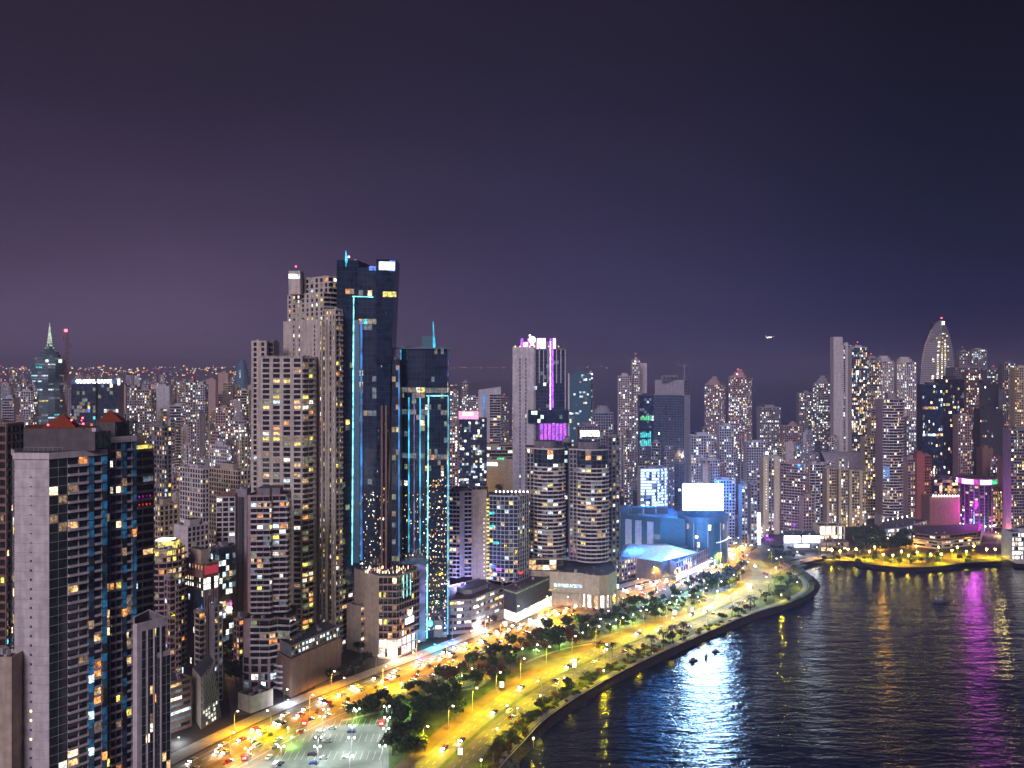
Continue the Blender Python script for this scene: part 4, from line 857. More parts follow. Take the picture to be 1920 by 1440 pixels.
# ---- 10. purple-lit hotel
D = 850; zt = Z(652, D); xa, xb, xc, xd = xat(961, D), xat(1001, D), xat(1030, D), xat(1060, D)
pl2 = [(xa, D), (xb, D), (xb, D+26), (xa, D+26)]; T = Tower('purple_lit_hotel', 'tall hotel tower with violet neon crown, violet centre line and blank left wall', pl2, 'hotel tower')
T.vol(pl2, 0, zt, 'bbbb', wall='white'); T.seat([(xa, D), (xd, D), (xd, D+26), (xa, D+26)])
for u in (975, 986):
    x = xat(u, D)
    for k in range(38): z = zt-10-k*3.6; T.part('window_strip', lambda mb: mb.box(x, D-.05, z-2.6, z, 1.1, .2, 0, 'dark' if R.random() > .04 else 'lwhite'))
pl3 = [(xb+.05, D+1), (xc, D-.5), (xd, D+3), (xd, D+26), (xb+.05, D+26)]
T.vol(pl3, 20, zt-2, 'ccbbb', fh=3.5, bay=3.2, lit=.05, pal='cool', wall='mid', glass='glassblue')
for k in range(8):
    x = xb+1+(xd-xb-1)*k/7; y = D+1-1.5*(x-xb)/(xc-xb) if x < xc else D-.5+3.5*(x-xc)/(xd-xc); T.part('facade_fin', lambda mb: mb.box(x, y-.2, zt-34 if 0 < k < 7 else 30, zt-2, .8, .5, 0, 'white'))
strip(T, 'violet_light_line', xat(1032, D), D-1, xat(1032, D), D-1, Z(768, D), Z(640, D), .55, 'purplehot'); strip(T, 'violet_light_line', xat(1036.5, D), D-.6, xat(1036.5, D), D-.6, Z(765, D), Z(655, D), .7, 'purpleglow')
pl4 = [(xat(990, D), D-2.5), (xat(1066, D), D-1.5), (xat(1066, D), D+24), (xat(990, D), D+24)]; T.vol(pl4, Z(793, D), Z(770, D), 'ccbb', fh=3.7, bay=3, lit=.2, pal='office', wall='dark', glass='glassblue')
T.part('violet_recess', lambda mb: mb.box(xat(1037, D), D-.9, Z(826, D), Z(794, D), 27, .4, 0, 'purpleglow'))
for k in range(8): x = xat(1012+k*7.2, D); T.part('recess_fin', lambda mb: mb.box(x, D-1.5, Z(828, D), Z(793, D), 1.2, .5, 0, 'mid'))
T.w.box(xat(1066.5, D), D+8, 20, Z(700, D), 1.4, 14, 0, 'white')
cz = zt+.9
for u0, u1, v0, m in ((976, 981, 634, 'purpleglow'), (981, 989, 642, 'purplehot'), (989, 993, 634, 'purpleglow'), (1007, 1023, 634, 'purplehot'), (1031, 1034, 634, 'purpleglow'), (1037, 1042, 634, 'purplehot')):
    T.part('crown_fin', lambda mb: mb.prism(fbox(u0, u1, D+3, 3), cz-3, Z(v0, D), m, True, True))
T.part('crown_wall', lambda mb: mb.prism(fbox(978, 1043, D+5, 14), cz-2, Z(640, D), 'mid', True))
T.part('crown_emblem', lambda mb: (disc(mb, xat(998, D), D+1, Z(637, D), 3.4, 0, 'pearl'), mb.prism(fbox(995, 1001, D, 1), Z(648, D), Z(637, D), 'pearl', True, True), disc(mb, xat(993.5, D), D+1, Z(629, D), 1, 0, 'pearl')))
T.part('crown_lamps', lambda mb: [mb.prism(cyl(xat(966+k*9, D), D-.6, .5, 5), zt+.6, zt+1.8, 'sparkw', True, True) for k in range(10)], kind='stuff')
T.done()
# ---- 11. round balcony towers
def round_tower(label, u0, u1, vt, vb, D, seed):
    xa, xb = xat(u0, D), xat(u1, D); w_ = xb-xa; cx = (xa+xb)/2+w_*.10
    fr = [(cx+w_*.43*math.cos(t_), D+9+w_*.36*math.sin(t_)) for t_ in [math.radians(a) for a in (202, 222, 242, 262, 282, 302, 322, 340)]]
    pl = [(xa, D+6), (xa+w_*.18, D+4)]+fr[0:]+[(xb, D+26), (xa, D+26)]; zt = Z(vt, D); zb = Z(vb, D)
    T = Tower('round_balcony_tower', label, pl, 'apartment tower'); n = len(pl); sty = 'p'+'b'+'k'*7+'bbb'
    T.vol(pl, zb, zt-11, sty[:n], fh=3.1, bay=3.2, lit=.17, pal='mix', wall='grey', rail='rail', indiv=True, out=1.2, rooftop=False, fl={24: .75, 22: .6, 13: .5, 6: .55, 3: .4})
    T.vol(pl, zt-11, zt, ('p'+'b'+'c'*7+'bbb')[:n], fh=3.6, bay=3, lit=.07, pal='gold', wall='grey', glass='glassblue')
    T.prism('cornice', offs(pl, .5), zt+.0, zt+1.2, 'white', 'roof'); T.top(pl, zt+1.2, 5, .55, 'mid'); T.done(); return T
round_tower('left of two round-fronted apartment towers with curved grey balconies', 988, 1059, 843, 1046, 690, 1)
round_tower('right of two round-fronted apartment towers, the one with a plain glass top band', 1069, 1141, 845, 1054, 680, 2)
D = 715; simple('apartment_tower', 'dark narrow tower with warm stacked windows touching the right round tower', fbox(1141, 1162, D, 20, 6), Z(822, D), 'ppbb', cat='apartment tower', wall='mid', glass='glassblue', lit=.32, pal='mix', bay=4.2, top=.5)
simple('apartment_tower', 'dark blue glass slab filling the gap between the two round towers', fbox(1056, 1072, 722, 18, 2), Z(830, 722), 'cbbb', cat='apartment tower', wall='mid', glass='glassblue', lit=.06, pal='cool', bay=3, top=.5)
D = 672; cx = xat(1115, D); pl2 = [(xat(992, D), D+2), (xat(1088, D), D-6), (xat(1102, D), D-12), (xat(1120, D), D-15), (xat(1138, D), D-12), (xat(1158, D), D+4), (xat(1158, D), D+40), (xat(992, D), D+40)]
T = Tower('shopping_podium', 'cream shopping podium with a round colonnaded corner under the two round towers', pl2, 'shopping podium')
T.vol(pl2, 11, 25, 'bbbbbbbb', wall='beige', rooftop=True); J = offs(pl2, -3.5); T.vol(J, 0, 11, 'bpppppbb', fh=11, bay=6, lit=.9, pal='whitel', wall='beige', rooftop=False, bh=.4, pw=.1)
for k in range(7): t_ = k/6; i = 1+t_*4; i0 = min(int(i), 4); f_ = i-i0; x = pl2[i0][0]*(1-f_)+pl2[i0+1][0]*f_; y = pl2[i0][1]*(1-f_)+pl2[i0+1][1]*f_; T.part('column', lambda mb: mb.prism(cyl(x, y+1.2, 1.0, 10), 0, 11, 'beige', False))
T.vol(offs(fbox(992, 1056, D+8, 26), 0), 25, 33, 'cbbb', fh=4, bay=5, lit=.5, pal='cool', wall='beige')
T.part('neon_emblem', lambda mb: (mb.box(xat(1026, D), D-1.4, 14, 20, 3, .4, -.08, 'magenta'), mb.box(xat(1010, D), D+.0, 15, 19, 2.6, .4, -.08, 'officegreen'), mb.tube([(xat(1016, D), D-1, 14), (xat(1022, D), D-1.6, 12.4), (xat(1034, D), D-3, 12.6), (xat(1042, D), D-3.6, 14)], .35, 'yellow', 5)))
T.part('shop_band', lambda mb: mb.box(xat(1065, D), D-4.6, 15, 17.4, 22, .4, -.2, 'cool')); T.done()
# ---- LED screen complex
D = 815; cx, cy, rr_ = xat(1318, 832), 832, 23
pl2 = cyl(cx, cy, rr_, 28); T = Tower('glass_mall_rotunda', 'round blue glass mall rotunda carrying the glaring white led screen', pl2, 'shopping mall')
T.vol(pl2, 0, 42, 'c', fh=5, bay=3, lit=.06, pal='cool', wall='blueclad', glass='teal'); T.prism('roof_rim', offs(pl2, .8), 38.5, 43.4, 'blueclad', 'roof')
for k in range(5): a_ = math.radians(205+k*32); T.part('facade_mullion', lambda mb: mb.box(cx+(rr_+.2)*math.cos(a_), cy+(rr_+.2)*math.sin(a_), 0, 38, .7, .7, a_, 'pale'))
T.part('light_garland', lambda mb: [mb.prism(cyl(cx+(rr_+.6)*math.cos(a_), cy+(rr_+.6)*math.sin(a_), .35, 5), 20+k*.25, 20.8+k*.25, 'spark', True, True) for k, a_ in enumerate([math.radians(290+q*5) for q in range(11)])], kind='stuff')
T.part('round_sign', lambda mb: disc(mb, xat(1306, cy-rr_-.8), cy-rr_-.8, 26, 1.5, 0, 'farwhite')); T.done()
sp = [(xat(1281, 806), 806), (xat(1356, 806), 806)]  # screen corners
T = Tower('led_screen', 'blinding blue-white led screen on top of the round mall building', [(sp[0][0], 806), (sp[1][0], 806), (sp[1][0], 809), (sp[0][0], 809)], 'led screen')
za, zb = Z(956, 806), Z(908, 806)
T.part('screen_face', lambda mb: mb.prism([(sp[0][0], 806), (sp[1][0], 806), (sp[1][0], 806.6), (sp[0][0], 806.6)], za, zb, led, True, True))
T.part('screen_frame', lambda mb: mb.prism([(sp[0][0]-.8, 806.7), (sp[1][0]+.8, 806.7), (sp[1][0]+.8, 808), (sp[0][0]-.8, 808)], za-1, zb+1, 'darkmetal', True, True))
for k in range(5): x = sp[0][0]+(sp[1][0]-sp[0][0])*(k+.5)/5; T.part('screen_strut', lambda mb: mb.tube([(x, 808, za-4), (x, 808, zb)], .4, 'darkmetal', 6))
pl2 = [(xat(1164, 850), 850), (xat(1238, 826), 826), (xat(1285, 816), 816), (xat(1285, 816), 880), (xat(1164, 850), 900)]
T = Tower('shopping_mall', 'blue-lit mall block with tall panels left of the round rotunda', pl2, 'shopping mall'); T.vol(pl2, 0, 40, 'ccbbb', fh=5, bay=7, lit=.03, pal='cool', wall='blueclad', glass='teal', roofm='blueclad')
for f_ in (.2, .45, .75): x = pl2[0][0]+(pl2[1][0]-pl2[0][0])*f_; y = pl2[0][1]+(pl2[1][1]-pl2[0][1])*f_; T.part('wall_panel', lambda mb: mb.box(x, y-.9, 0, 36, 6, 1.5, -.3, 'pale'))
for k in range(4): x = pl2[0][0]+5+k*12; T.part('roof_fin', lambda mb: mb.box(x, 858, 40, 46, 10, 8, -.2, 'blueclad'))
T.done()
D = 770; pl2 = [(xat(1168, D), D), (xat(1240, D-22), D-22), (xat(1305, D+14), D+14), (xat(1240, D+50), D+50), (xat(1168, D+45), D+45)]
T = Tower('low_mall_wing', 'low mall wing with pale turquoise folded roof in front of the blue mall block', pl2, 'shopping mall'); T.vol(pl2, 0, 17, 'bbbbb', wall='mid', rooftop=False)
zr = 17
T.part('folded_roof', lambda mb: (mb.poly([(pl2[0][0]-2, pl2[0][1]-2, 17), (pl2[1][0], pl2[1][1]-1, 17), ((pl2[1][0]+pl2[2][0])/2, D+14, 22), (pl2[0][0]+10, D+34, 21)], 'pale'), mb.poly([(pl2[1][0], pl2[1][1]-1, 17), (pl2[2][0]+2, pl2[2][1], 17), (pl2[3][0]+4, pl2[3][1], 18), ((pl2[1][0]+pl2[2][0])/2, D+14, 22)], 'blueclad'), mb.poly([((pl2[1][0]+pl2[2][0])/2, D+14, 22), (pl2[3][0]+4, pl2[3][1], 18), (pl2[4][0], pl2[4][1], 17), (pl2[0][0]+10, D+34, 21)], 'pale'), mb.poly([(pl2[0][0]-2, pl2[0][1]-2, 17), (pl2[0][0]+10, D+34, 21), (pl2[4][0], pl2[4][1], 17)], 'pale')))
T.done()
pl2 = [P(1238, 1080)[:2], P(1268, 1090)[:2], P(1338, 1056)[:2], dline(P(1338, 1056)[:2], 2.3, 16), dline(P(1238, 1080)[:2], 1.5, 20)]
T = Tower('casino_front', 'low building with glaring blue-white canopy along the avenue below the led screen', pl2); T.vol(pl2, 5, 15, 'bppbb', fh=5, bay=5, lit=.2, pal='cool', wall='railred'); 
T.part('lit_canopy', lambda mb: mb.prism([(pl2[1][0]+1, pl2[1][1]-3), (pl2[2][0]+1, pl2[2][1]-3), pl2[2], pl2[1]], 3.5, 4.6, 'sign', True, True)); T.part('shopfront', lambda mb: mb.wall((pl2[1][0], pl2[1][1]), (pl2[2][0], pl2[2][1]), .2, 3.4, 'shopcool')); T.done()
simple('commercial_block', 'rose-brown commercial block right of the round-corner podium with small red and yellow signs', [P(1160, 1092)[:2], P(1214, 1078)[:2], dline(P(1214, 1078)[:2], 2.2, 22), dline(P(1160, 1092)[:2], 2.2, 22)], 17, 'ppbb', wall='railred', lit=.4, pal='gold', bay=4, top=0)
D = 930; pl2 = [(xat(1201, D), D), (xat(1233, D), D+1), (xat(1255, D), D+10), (xat(1250, D), D+28), (xat(1201, D), D+24)]
T = Tower('white_lit_office', 'slim office block with every floor glowing white beside the blue mall', pl2, 'office building'); T.vol(pl2, 0, Z(880, D), 'pkbbb', fh=3.1, bay=6, lit=.97, pal='office', wall='pale', bh=.7, pw=.06, rail='pale', out=.8); T.top(pl2, Z(880, D), 3, .4, 'grey'); T.done()
D = 905; simple('screen_kiosk', 'bright white tapering led totem beside the road right of the round mall', fbox(1413, 1426, D, 2), 32, 'bbbb', wall=led2, top=0, cat='led totem', roofm='dark', par=0)

# ---- skyline on the right and behind; u0, u1, top v, distance, sty, options, label, category
def tw(label, u0, u1, vt, D, sty='ppbb', name='apartment_tower', cat='apartment tower', corner=None, a=A53, crown=None, **k):
    kk = dict(fh=3.3, bay=3.0, lit=.24, pal='far', wall='grey'); kk.update(k); top = kk.pop('top', .45); bea = kk.pop('beacon', False)
    if corner: pl = qbox(corner, D, u0, u1, a)
    if corner: sty = sty[0]+'bb'+sty[1]
    else: pl = fbox(u0, u1, D, max(14, (u1-u0)*D/F*.6), 1)
    z = Z(vt, D); T = Tower(name, label, pl, cat); T.vol(pl, 0, z, sty, **kk)
    if top: T.top(pl, z, None, top, kk['wall'] if isinstance(kk['wall'], str) else 'grey', bea)
    c = cen(pl); ww = max(math.hypot(pl[1][0]-pl[0][0], pl[1][1]-pl[0][1]), 8)
    if crown == 'step':
        for j, (f_, h_) in enumerate(((.8, 4), (.55, 9), (.3, 14))): T.prism('stepped_crown', [(c[0]+(p[0]-c[0])*f_, c[1]+(p[1]-c[1])*f_) for p in pl], z, z+h_, kk['wall'], 'roof')
    if crown == 'dome':
        for j in range(3): r_ = ww*.42*math.cos(j*.42); T.prism('domed_crown', cyl(c[0], c[1], r_, 14), z+j*3, z+j*3+3, kk['wall'], 'roof')
    if crown == 'arch':
        T.part('arched_crown', lambda mb: mb.poly([(c[0]-ww*.3+ww*.6*q/8, D-.3, z+ww*.3*math.sin(math.pi*q/8)) for q in range(8, -1, -1)], kk['wall']))
    return T
def td(*a, **k): return tw(*a, **k).done()
td('dark teal glass tower with cyan sparkles just right of the violet hotel', 1068, 1108, 702, 1400, 'cbbb', wall='teal', glass='teal', lit=.1, pal='cool', name='glass_tower', cat='office tower')
td('thin pinkish slab stuck to the right edge of the dark teal tower', 1104, 1112, 700, 1420, wall='white', lit=.15)
td('grey domed apartment house behind the right round tower', 1112, 1150, 775, 1050, 'ppbb', wall='grey', lit=.12, crown='dome')
td('grey block with small water tank between violet hotel and right round tower', 1082, 1120, 800, 1000, 'pbbb', wall='railred', lit=.10, pal='far')
T = tw('low block with a glowing cream roof lounge behind the round towers', 1086, 1126, 818, 930, 'pbbb', wall='mid', lit=.2); T.part('roof_lounge', lambda mb: mb.prism(fbox(1089, 1124, 929, 10), Z(818, 930), Z(808, 930), 'shop', True)); T.done()
td('slim white tower, left one of the close pair with slit windows behind the mall', 1160, 1184, 706, 1300, 'pbbb', wall='white', lit=.25, beacon=False)
td('taller slim white tower, right one of the close pair with slit windows behind the mall', 1186, 1200, 676, 1310, 'pbbb', wall='white', lit=.3, top=.3, beacon=True)
td('plain pinkish slab joined behind the taller slim white tower', 1199, 1213, 682, 1340, 'bbbb', wall='white', top=0)
T = tw('dark tower with green and turquoise lit panels left of the unfinished glass tower', 1199, 1226, 742, 1180, 'cbbb', wall='dark', glass='glassblue', lit=.12, pal='cool')
for v0, v1, m in ((778, 788, 'green'), (808, 820, 'lteal'), (822, 836, 'lteal')): T.part('coloured_panel', lambda mb: [mb.prism(fbox(1201+q*3.4, 1203.4+q*3.4, 1178.5, .5), Z(v1, 1180), Z(v0, 1180)-R.random()*3, m, True) for q in range(6)], kind='stuff')
T.done()
T = tw('unfinished bluish glass tower with bare concrete frame on top and a crane', 1226, 1294, 742, 1150, 'bcbb', corner=1283, wall='pale', glass='glassblue', lit=.012, bay=2.2, top=0, pal='sparkw' if 0 else 'far', name='unfinished_tower', cat='unfinished tower')
pl = qbox(1283, 1150, 1228, 1293); T.vol(pl, Z(742, 1150), Z(714, 1150), 'ffbb', wall='grey', glass='dark', lit=0, bay=5.5, fh=4); T.vol(fbox(1243, 1271, 1158, 12), Z(714, 1150), Z(706, 1150), 'ffbb', wall='grey', glass='dark', lit=0, bay=5, fh=5); T.done()
cr = tag(empty('tower_crane', (xat(1283, 1160), 1160, 0)), 'thin tower crane on top of the unfinished glass tower', 'crane'); o_ = (xat(1283, 1160), 1160, 0)
mb = MB(); mb.tube([(o_[0], 1160, Z(742, 1160)), (o_[0], 1160, Z(684, 1160))], .8, 'grey', 4); mb.build('mast', cr, o_)
mb = MB(); mb.tube([(o_[0]-12, 1160, Z(682, 1160)), (o_[0]+5, 1160, Z(687, 1160))], .5, 'grey', 4); mb.tube([(o_[0], 1160, Z(684, 1160)), (o_[0]+4, 1160, Z(680, 1160))], .4, 'grey', 4); mb.build('jib', cr, o_)
td('left of the two warm speckled towers with stepped crowns against the dark sea', 1321, 1360, 722, 1450, 'ppbb', wall='railred', lit=.3, corner=1352, crown='step', top=0)
T = tw('right and taller of the two warm speckled towers, with red lamps on its crown', 1366, 1410, 708, 1440, 'ppbb', wall='railred', lit=.42, corner=1400, crown='step', top=0); T.mast(xat(1384, 1455), 1455, Z(697, 1440), 4); T.mast(xat(1380, 1455), 1448, Z(704, 1440), 1, lamp='pinkbeacon', lr=1.2); T.done()
td('grey slab tower standing alone against the sea with a blank strip on the right', 1425, 1464, 765, 1400, 'pbbb', wall='grey', lit=.3)
td('squat tower with round-arched roof gable left of the big right cluster', 1468, 1503, 800, 1350, 'pbbb', wall='railred', lit=.28, crown='arch', top=0)
td('bluish white stepped block right behind the led screen', 1296, 1338, 818, 1080, 'pbbb', wall='pale', lit=.3)
td('lavender slab with ivory roof lights behind the led screen', 1349, 1380, 800, 1130, 'pbbb', wall='pale', lit=.22)
td('wide plain slab with a flat blue roof below the tall grey slab', 1400, 1440, 830, 1150, 'pbbb', wall='pale', lit=.15)
td('low blue-tinted slab over the led screen with wide flat roof', 1318, 1350, 864, 1020, 'pbbb', wall='pale', lit=.1)
td('punched-window hostel block right of the led screen', 1345, 1378, 902, 900, 'pbbb', wall='pale', lit=.08)
td('twin-gabled block with greenish lower windows right of the led screen', 1391, 1402, 912, 890, 'pbbb', wall='grey', lit=.5, pal='cool')
td('second narrow greenish-lit block beside the twin-gabled one', 1408, 1420, 910, 892, 'pbbb', wall='grey', lit=.4, pal='cool')
# cream twin slabs and dark grid block
T = tw('pair of cream lit slabs joined by a darker middle at the bend of the flyover', 1431, 1441, 858, 960, 'bbbb', wall='cream', top=0); T.vol(fbox(1441, 1452, 963, 12), 0, Z(860, 960), 'pbbb', wall='mid', lit=.3, pal='far', bay=3.2, fh=3.1); T.vol(fbox(1452, 1462, 960, 14), 0, Z(857, 960), 'bbbb', wall='cream')
T.part('stair_light', lambda mb: [mb.prism(cyl(xat(1437, 959), 959.6, .5, 5), Z(866+k*5.2, 960), Z(864+k*5.2, 960), 'lwhite', True, True) for k in range(18)], kind='stuff'); T.part('roof_ball_light', lambda mb: mb.prism(cyl(xat(1438, 962), 962, 1.4, 8), Z(852, 960), Z(848, 960), 'lamp', True, True)); T.done()
td('dark plum grid-fronted block at the bend of the flyover', 1464, 1517, 872, 950, 'pkbb', corner=1511, wall='railred', rail='railred', lit=.16, pal='far', bay=3.2, pw=.2, fh=3.1)
td('narrow plum annex block at the right foot of the grid-fronted block', 1506, 1527, 934, 935, 'pbbb', wall='railred', lit=.1)
td('white ribbed balcony block behind the dark plum grid block', 1519, 1538, 872, 1010, 'kbbb', wall='white', rail='white', lit=.35, bay=6)
td('second white ribbed block with black window slots left of the cream piers', 1538, 1549, 872, 1020, 'rbbb', wall='white', lit=.2)
for i, (u0, u1, lb) in enumerate(((1550, 1568, 'leftmost cream pier block glowing gold at street level'), (1572, 1590, 'second cream pier block from the left, with dark window stack'), (1592, 1612, 'third cream pier block, under the right end of the domed hall'), (1612, 1624, 'slim fourth cream pier block beside the yellow-lit tower'))):
    T = tw(lb, u0, u1, 880+i*2, 1000+i*4, 'kbbb', wall='cream', rail='cream', lit=.3, pal='farw', fl={k: .8 for k in range(0, 6)}, top=0); x = xat(u0+2.5, 998+i*4); T.part('white_pier', lambda mb: mb.box(x, 998+i*4, 0, Z(878+i*2, 1000), 3, 2, 0, 'cream')); T.done()
# domed hall behind them
D = 1150; T = Tower('domed_hall', 'grey barrel-roofed hall behind the cream pier blocks', fbox(1550, 1622, D, 50), 'hall'); T.vol(fbox(1550, 1622, D, 50), 0, Z(876, D), 'bbbb', wall='grey', rooftop=False)
xa, xb = xat(1550, D), xat(1622, D); n = 12
T.part('barrel_roof', lambda mb: [mb.q((xa, D+50*i/n, Z(876, D)+18*math.sin(math.pi*i/n)), (xb, D+50*i/n, Z(876, D)+18*math.sin(math.pi*i/n)), (xb, D+50*(i+1)/n, Z(876, D)+18*math.sin(math.pi*(i+1)/n)), (xa, D+50*(i+1)/n, Z(876, D)+18*math.sin(math.pi*(i+1)/n)), 'grey') for i in range(n)]); T.done()
td('grey tower with stepped crown at the left end of the big right cluster', 1499, 1528, 738, 1500, 'pbbb', wall='grey', lit=.38, top=.3)
td('tower with small pagoda crown beside the tall white slab of the right cluster', 1524, 1563, 720, 1480, 'ppbb', wall='grey', lit=.36, crown='step', top=0, corner=1556)
td('tallest plain white slab of the right cluster with a narrow chimney-like top', 1563, 1580, 633, 1300, 'bbbb', wall='white', top=0)
td('white shaft with slit windows joined to the tallest white slab', 1579, 1597, 648, 1305, 'pbbb', wall='white', lit=.22, bay=6, pw=.6)
td('glassy tower with cream balconies and a red lamp right of the tallest white slab', 1597, 1626, 652, 1290, 'cbbb', wall='white', glass='glassblue', lit=.45, pal='farw', beacon=True, bay=3)
td('glass tower with bright yellow-white middle floors behind the wavy balcony tower', 1622, 1652, 672, 1340, 'kbbb', wall='grey', rail='grey', lit=.55, pal='farw', beacon=True)
td('left of two matching towers with domed crowns and pale corner piers', 1645, 1676, 678, 1360, 'pbbb', wall='white', lit=.33, crown='dome', top=0, pw=.5)
td('right of two matching towers with domed crowns, standing clear against the dark sky', 1682, 1718, 680, 1380, 'pbbb', wall='white', lit=.33, crown='dome', top=0, pw=.5)
# wavy balcony tower
D = 1000; x0, x1 = xat(1658, D), xat(1694, D); pl2 = [(x0, D+4), (x0+6, D), (x1-7, D), (x1, D+4), (xat(1701, D), D+10), (xat(1701, D), D+24), (x0, D+24)]
T = Tower('wavy_balcony_tower', 'white wavy-balcony tower rising in the middle of the right cluster with small lift tower', pl2, 'apartment tower'); T.vol(pl2, 12, Z(750, D), 'kkkkbbb', fh=3.3, bay=4.5, lit=.26, pal='farw', wall='railred', rail='rail', indiv=True, out=1.8, fl={44: .8, 40: .9, 6: .9, 5: .6}); T.vol(offs(pl2, 1), 0, 12, 'pppppbb', fh=4, bay=5, lit=.7, pal='cool', wall='white'); T.top(pl2, Z(750, D), 8, .45, 'grey'); T.done()
td('yellowish tower with setback terrace left of the wavy balcony tower', 1622, 1660, 822, 1060, 'kbbb', wall='cream', rail='cream', lit=.4, pal='farw', fl={14: .95, 15: .9}, top=.5)
td('short yellowish upper block with slanted roof behind the setback terrace tower', 1634, 1660, 784, 1100, 'pbbb', wall='cream', lit=.4, pal='farw')
td('narrow greenish-lit tower touching the right side of the wavy balcony tower', 1700, 1718, 790, 1010, 'pbbb', wall='grey', lit=.5, pal='cool')
td('rose ribbed apartment block right of the wavy balcony tower', 1703, 1721, 862, 990, 'kbbb', wall='railred', rail='railred', lit=.25, pal='farw')
td('red-brown plain tower with little corner windows right of the wavy balcony tower', 1719, 1734, 853, 985, 'bbbb', wall='red', top=.6)
td('red-brown zigzag balcony shaft joined to the plain red-brown tower', 1733, 1746, 856, 992, 'kbbb', wall='red', rail='red', lit=.2, pal='gold')
# sail tower
D = 1900; T = Tower('sail_tower', 'pointed sail-shaped skyscraper with a white light at its tip on the right skyline', fbox(1728, 1797, D, 40), 'skyscraper')
prof = [(600, 1766, 1770), (607, 1758, 1778), (620, 1749, 1784), (648, 1738, 1791), (672, 1733, 1794), (700, 1731, 1796), (740, 1728, 1799), (800, 1727, 1800), (845, 1727, 1800)]
def sail(mb):
    for (v0, l0, r0), (v1, l1, r1) in zip(prof, prof[1:]):
        z0, z1 = Z(v1, D), Z(v0, D); m0, m1 = (l1+r1)/2-4, (l0+r0)/2-1
        pts0 = [(xat(l1, D), D+12), (xat(m1, D), D), (xat(r1, D), D+14), (xat(m1, D), D+45)]; pts1 = [(xat(l0, D), D+12), (xat(m0, D), D), (xat(r0, D), D+14), (xat(m0, D), D+45)]
        pts0[1] = (xat(m0 if 0 else (l1+r1)/2, D), D); pts1[1] = (xat((l0+r0)/2, D), D)
        for i in range(4): j = (i+1) % 4; mb.q((*pts0[i], z0), (*pts0[j], z0), (*pts1[j], z1), (*pts1[i], z1), 'mid')
T.part('wall', sail)
def lr(v):
    for (v0, l0, r0), (v1, l1, r1) in zip(prof, prof[1:]):
        if v0 <= v <= v1: f_ = (v-v0)/(v1-v0); return l0+(l1-l0)*f_, r0+(r1-r0)*f_
for v in range(628, 760, 4):
    l_, r_ = lr(v); z = Z(v, D); m_ = (l_+r_)/2; wd = (r_-l_)*.5
    T.part('floor_edge', lambda mb: (mb.q((xat(l_, D), D+11.4, z), (xat(m_, D), D-.7, z), (xat(m_, D), D-.7, z+1.2), (xat(l_, D), D+11.4, z+1.2), 'white'), mb.q((xat(m_, D), D-.7, z), (xat(r_, D), D+13.4, z), (xat(r_, D), D+13.4, z+1.2), (xat(m_, D), D-.7, z+1.2), 'white')))
    for q in range(5):
        f0 = -.22+q*.12
        if R.random() < (.9 if 640 < v < 720 and 1 <= q <= 3 else .25):
            ua = m_+(r_-l_)*f0; yb = lambda u: D-1+abs(u-m_)/wd*13
            T.l.q((xat(ua, D), yb(ua), z+1.5), (xat(ua+3.4, D), yb(ua+3.4), z+1.5), (xat(ua+3.4, D), yb(ua+3.4), z+4), (xat(ua, D), yb(ua), z+4), R.choice(['yellow', 'shop', 'lwhite']))
strip(T, 'lit_edge', xat(1731, D), D+9, xat(1738, D), D+9, Z(690, D), Z(646, D), .8, 'dim'); strip(T, 'lit_edge', xat(1738, D), D+9, xat(1750, D), D+8, Z(646, D), Z(618, D), .8, 'dim'); T.part('tip_light', lambda mb: mb.prism(cyl(xat(1768, D), D-1, 3, 10), Z(609, D), Z(603, D), 'spark', True, True)); T.mast(xat(1768, D), D+6, Z(602, D), 6, lr=1.4); T.done()
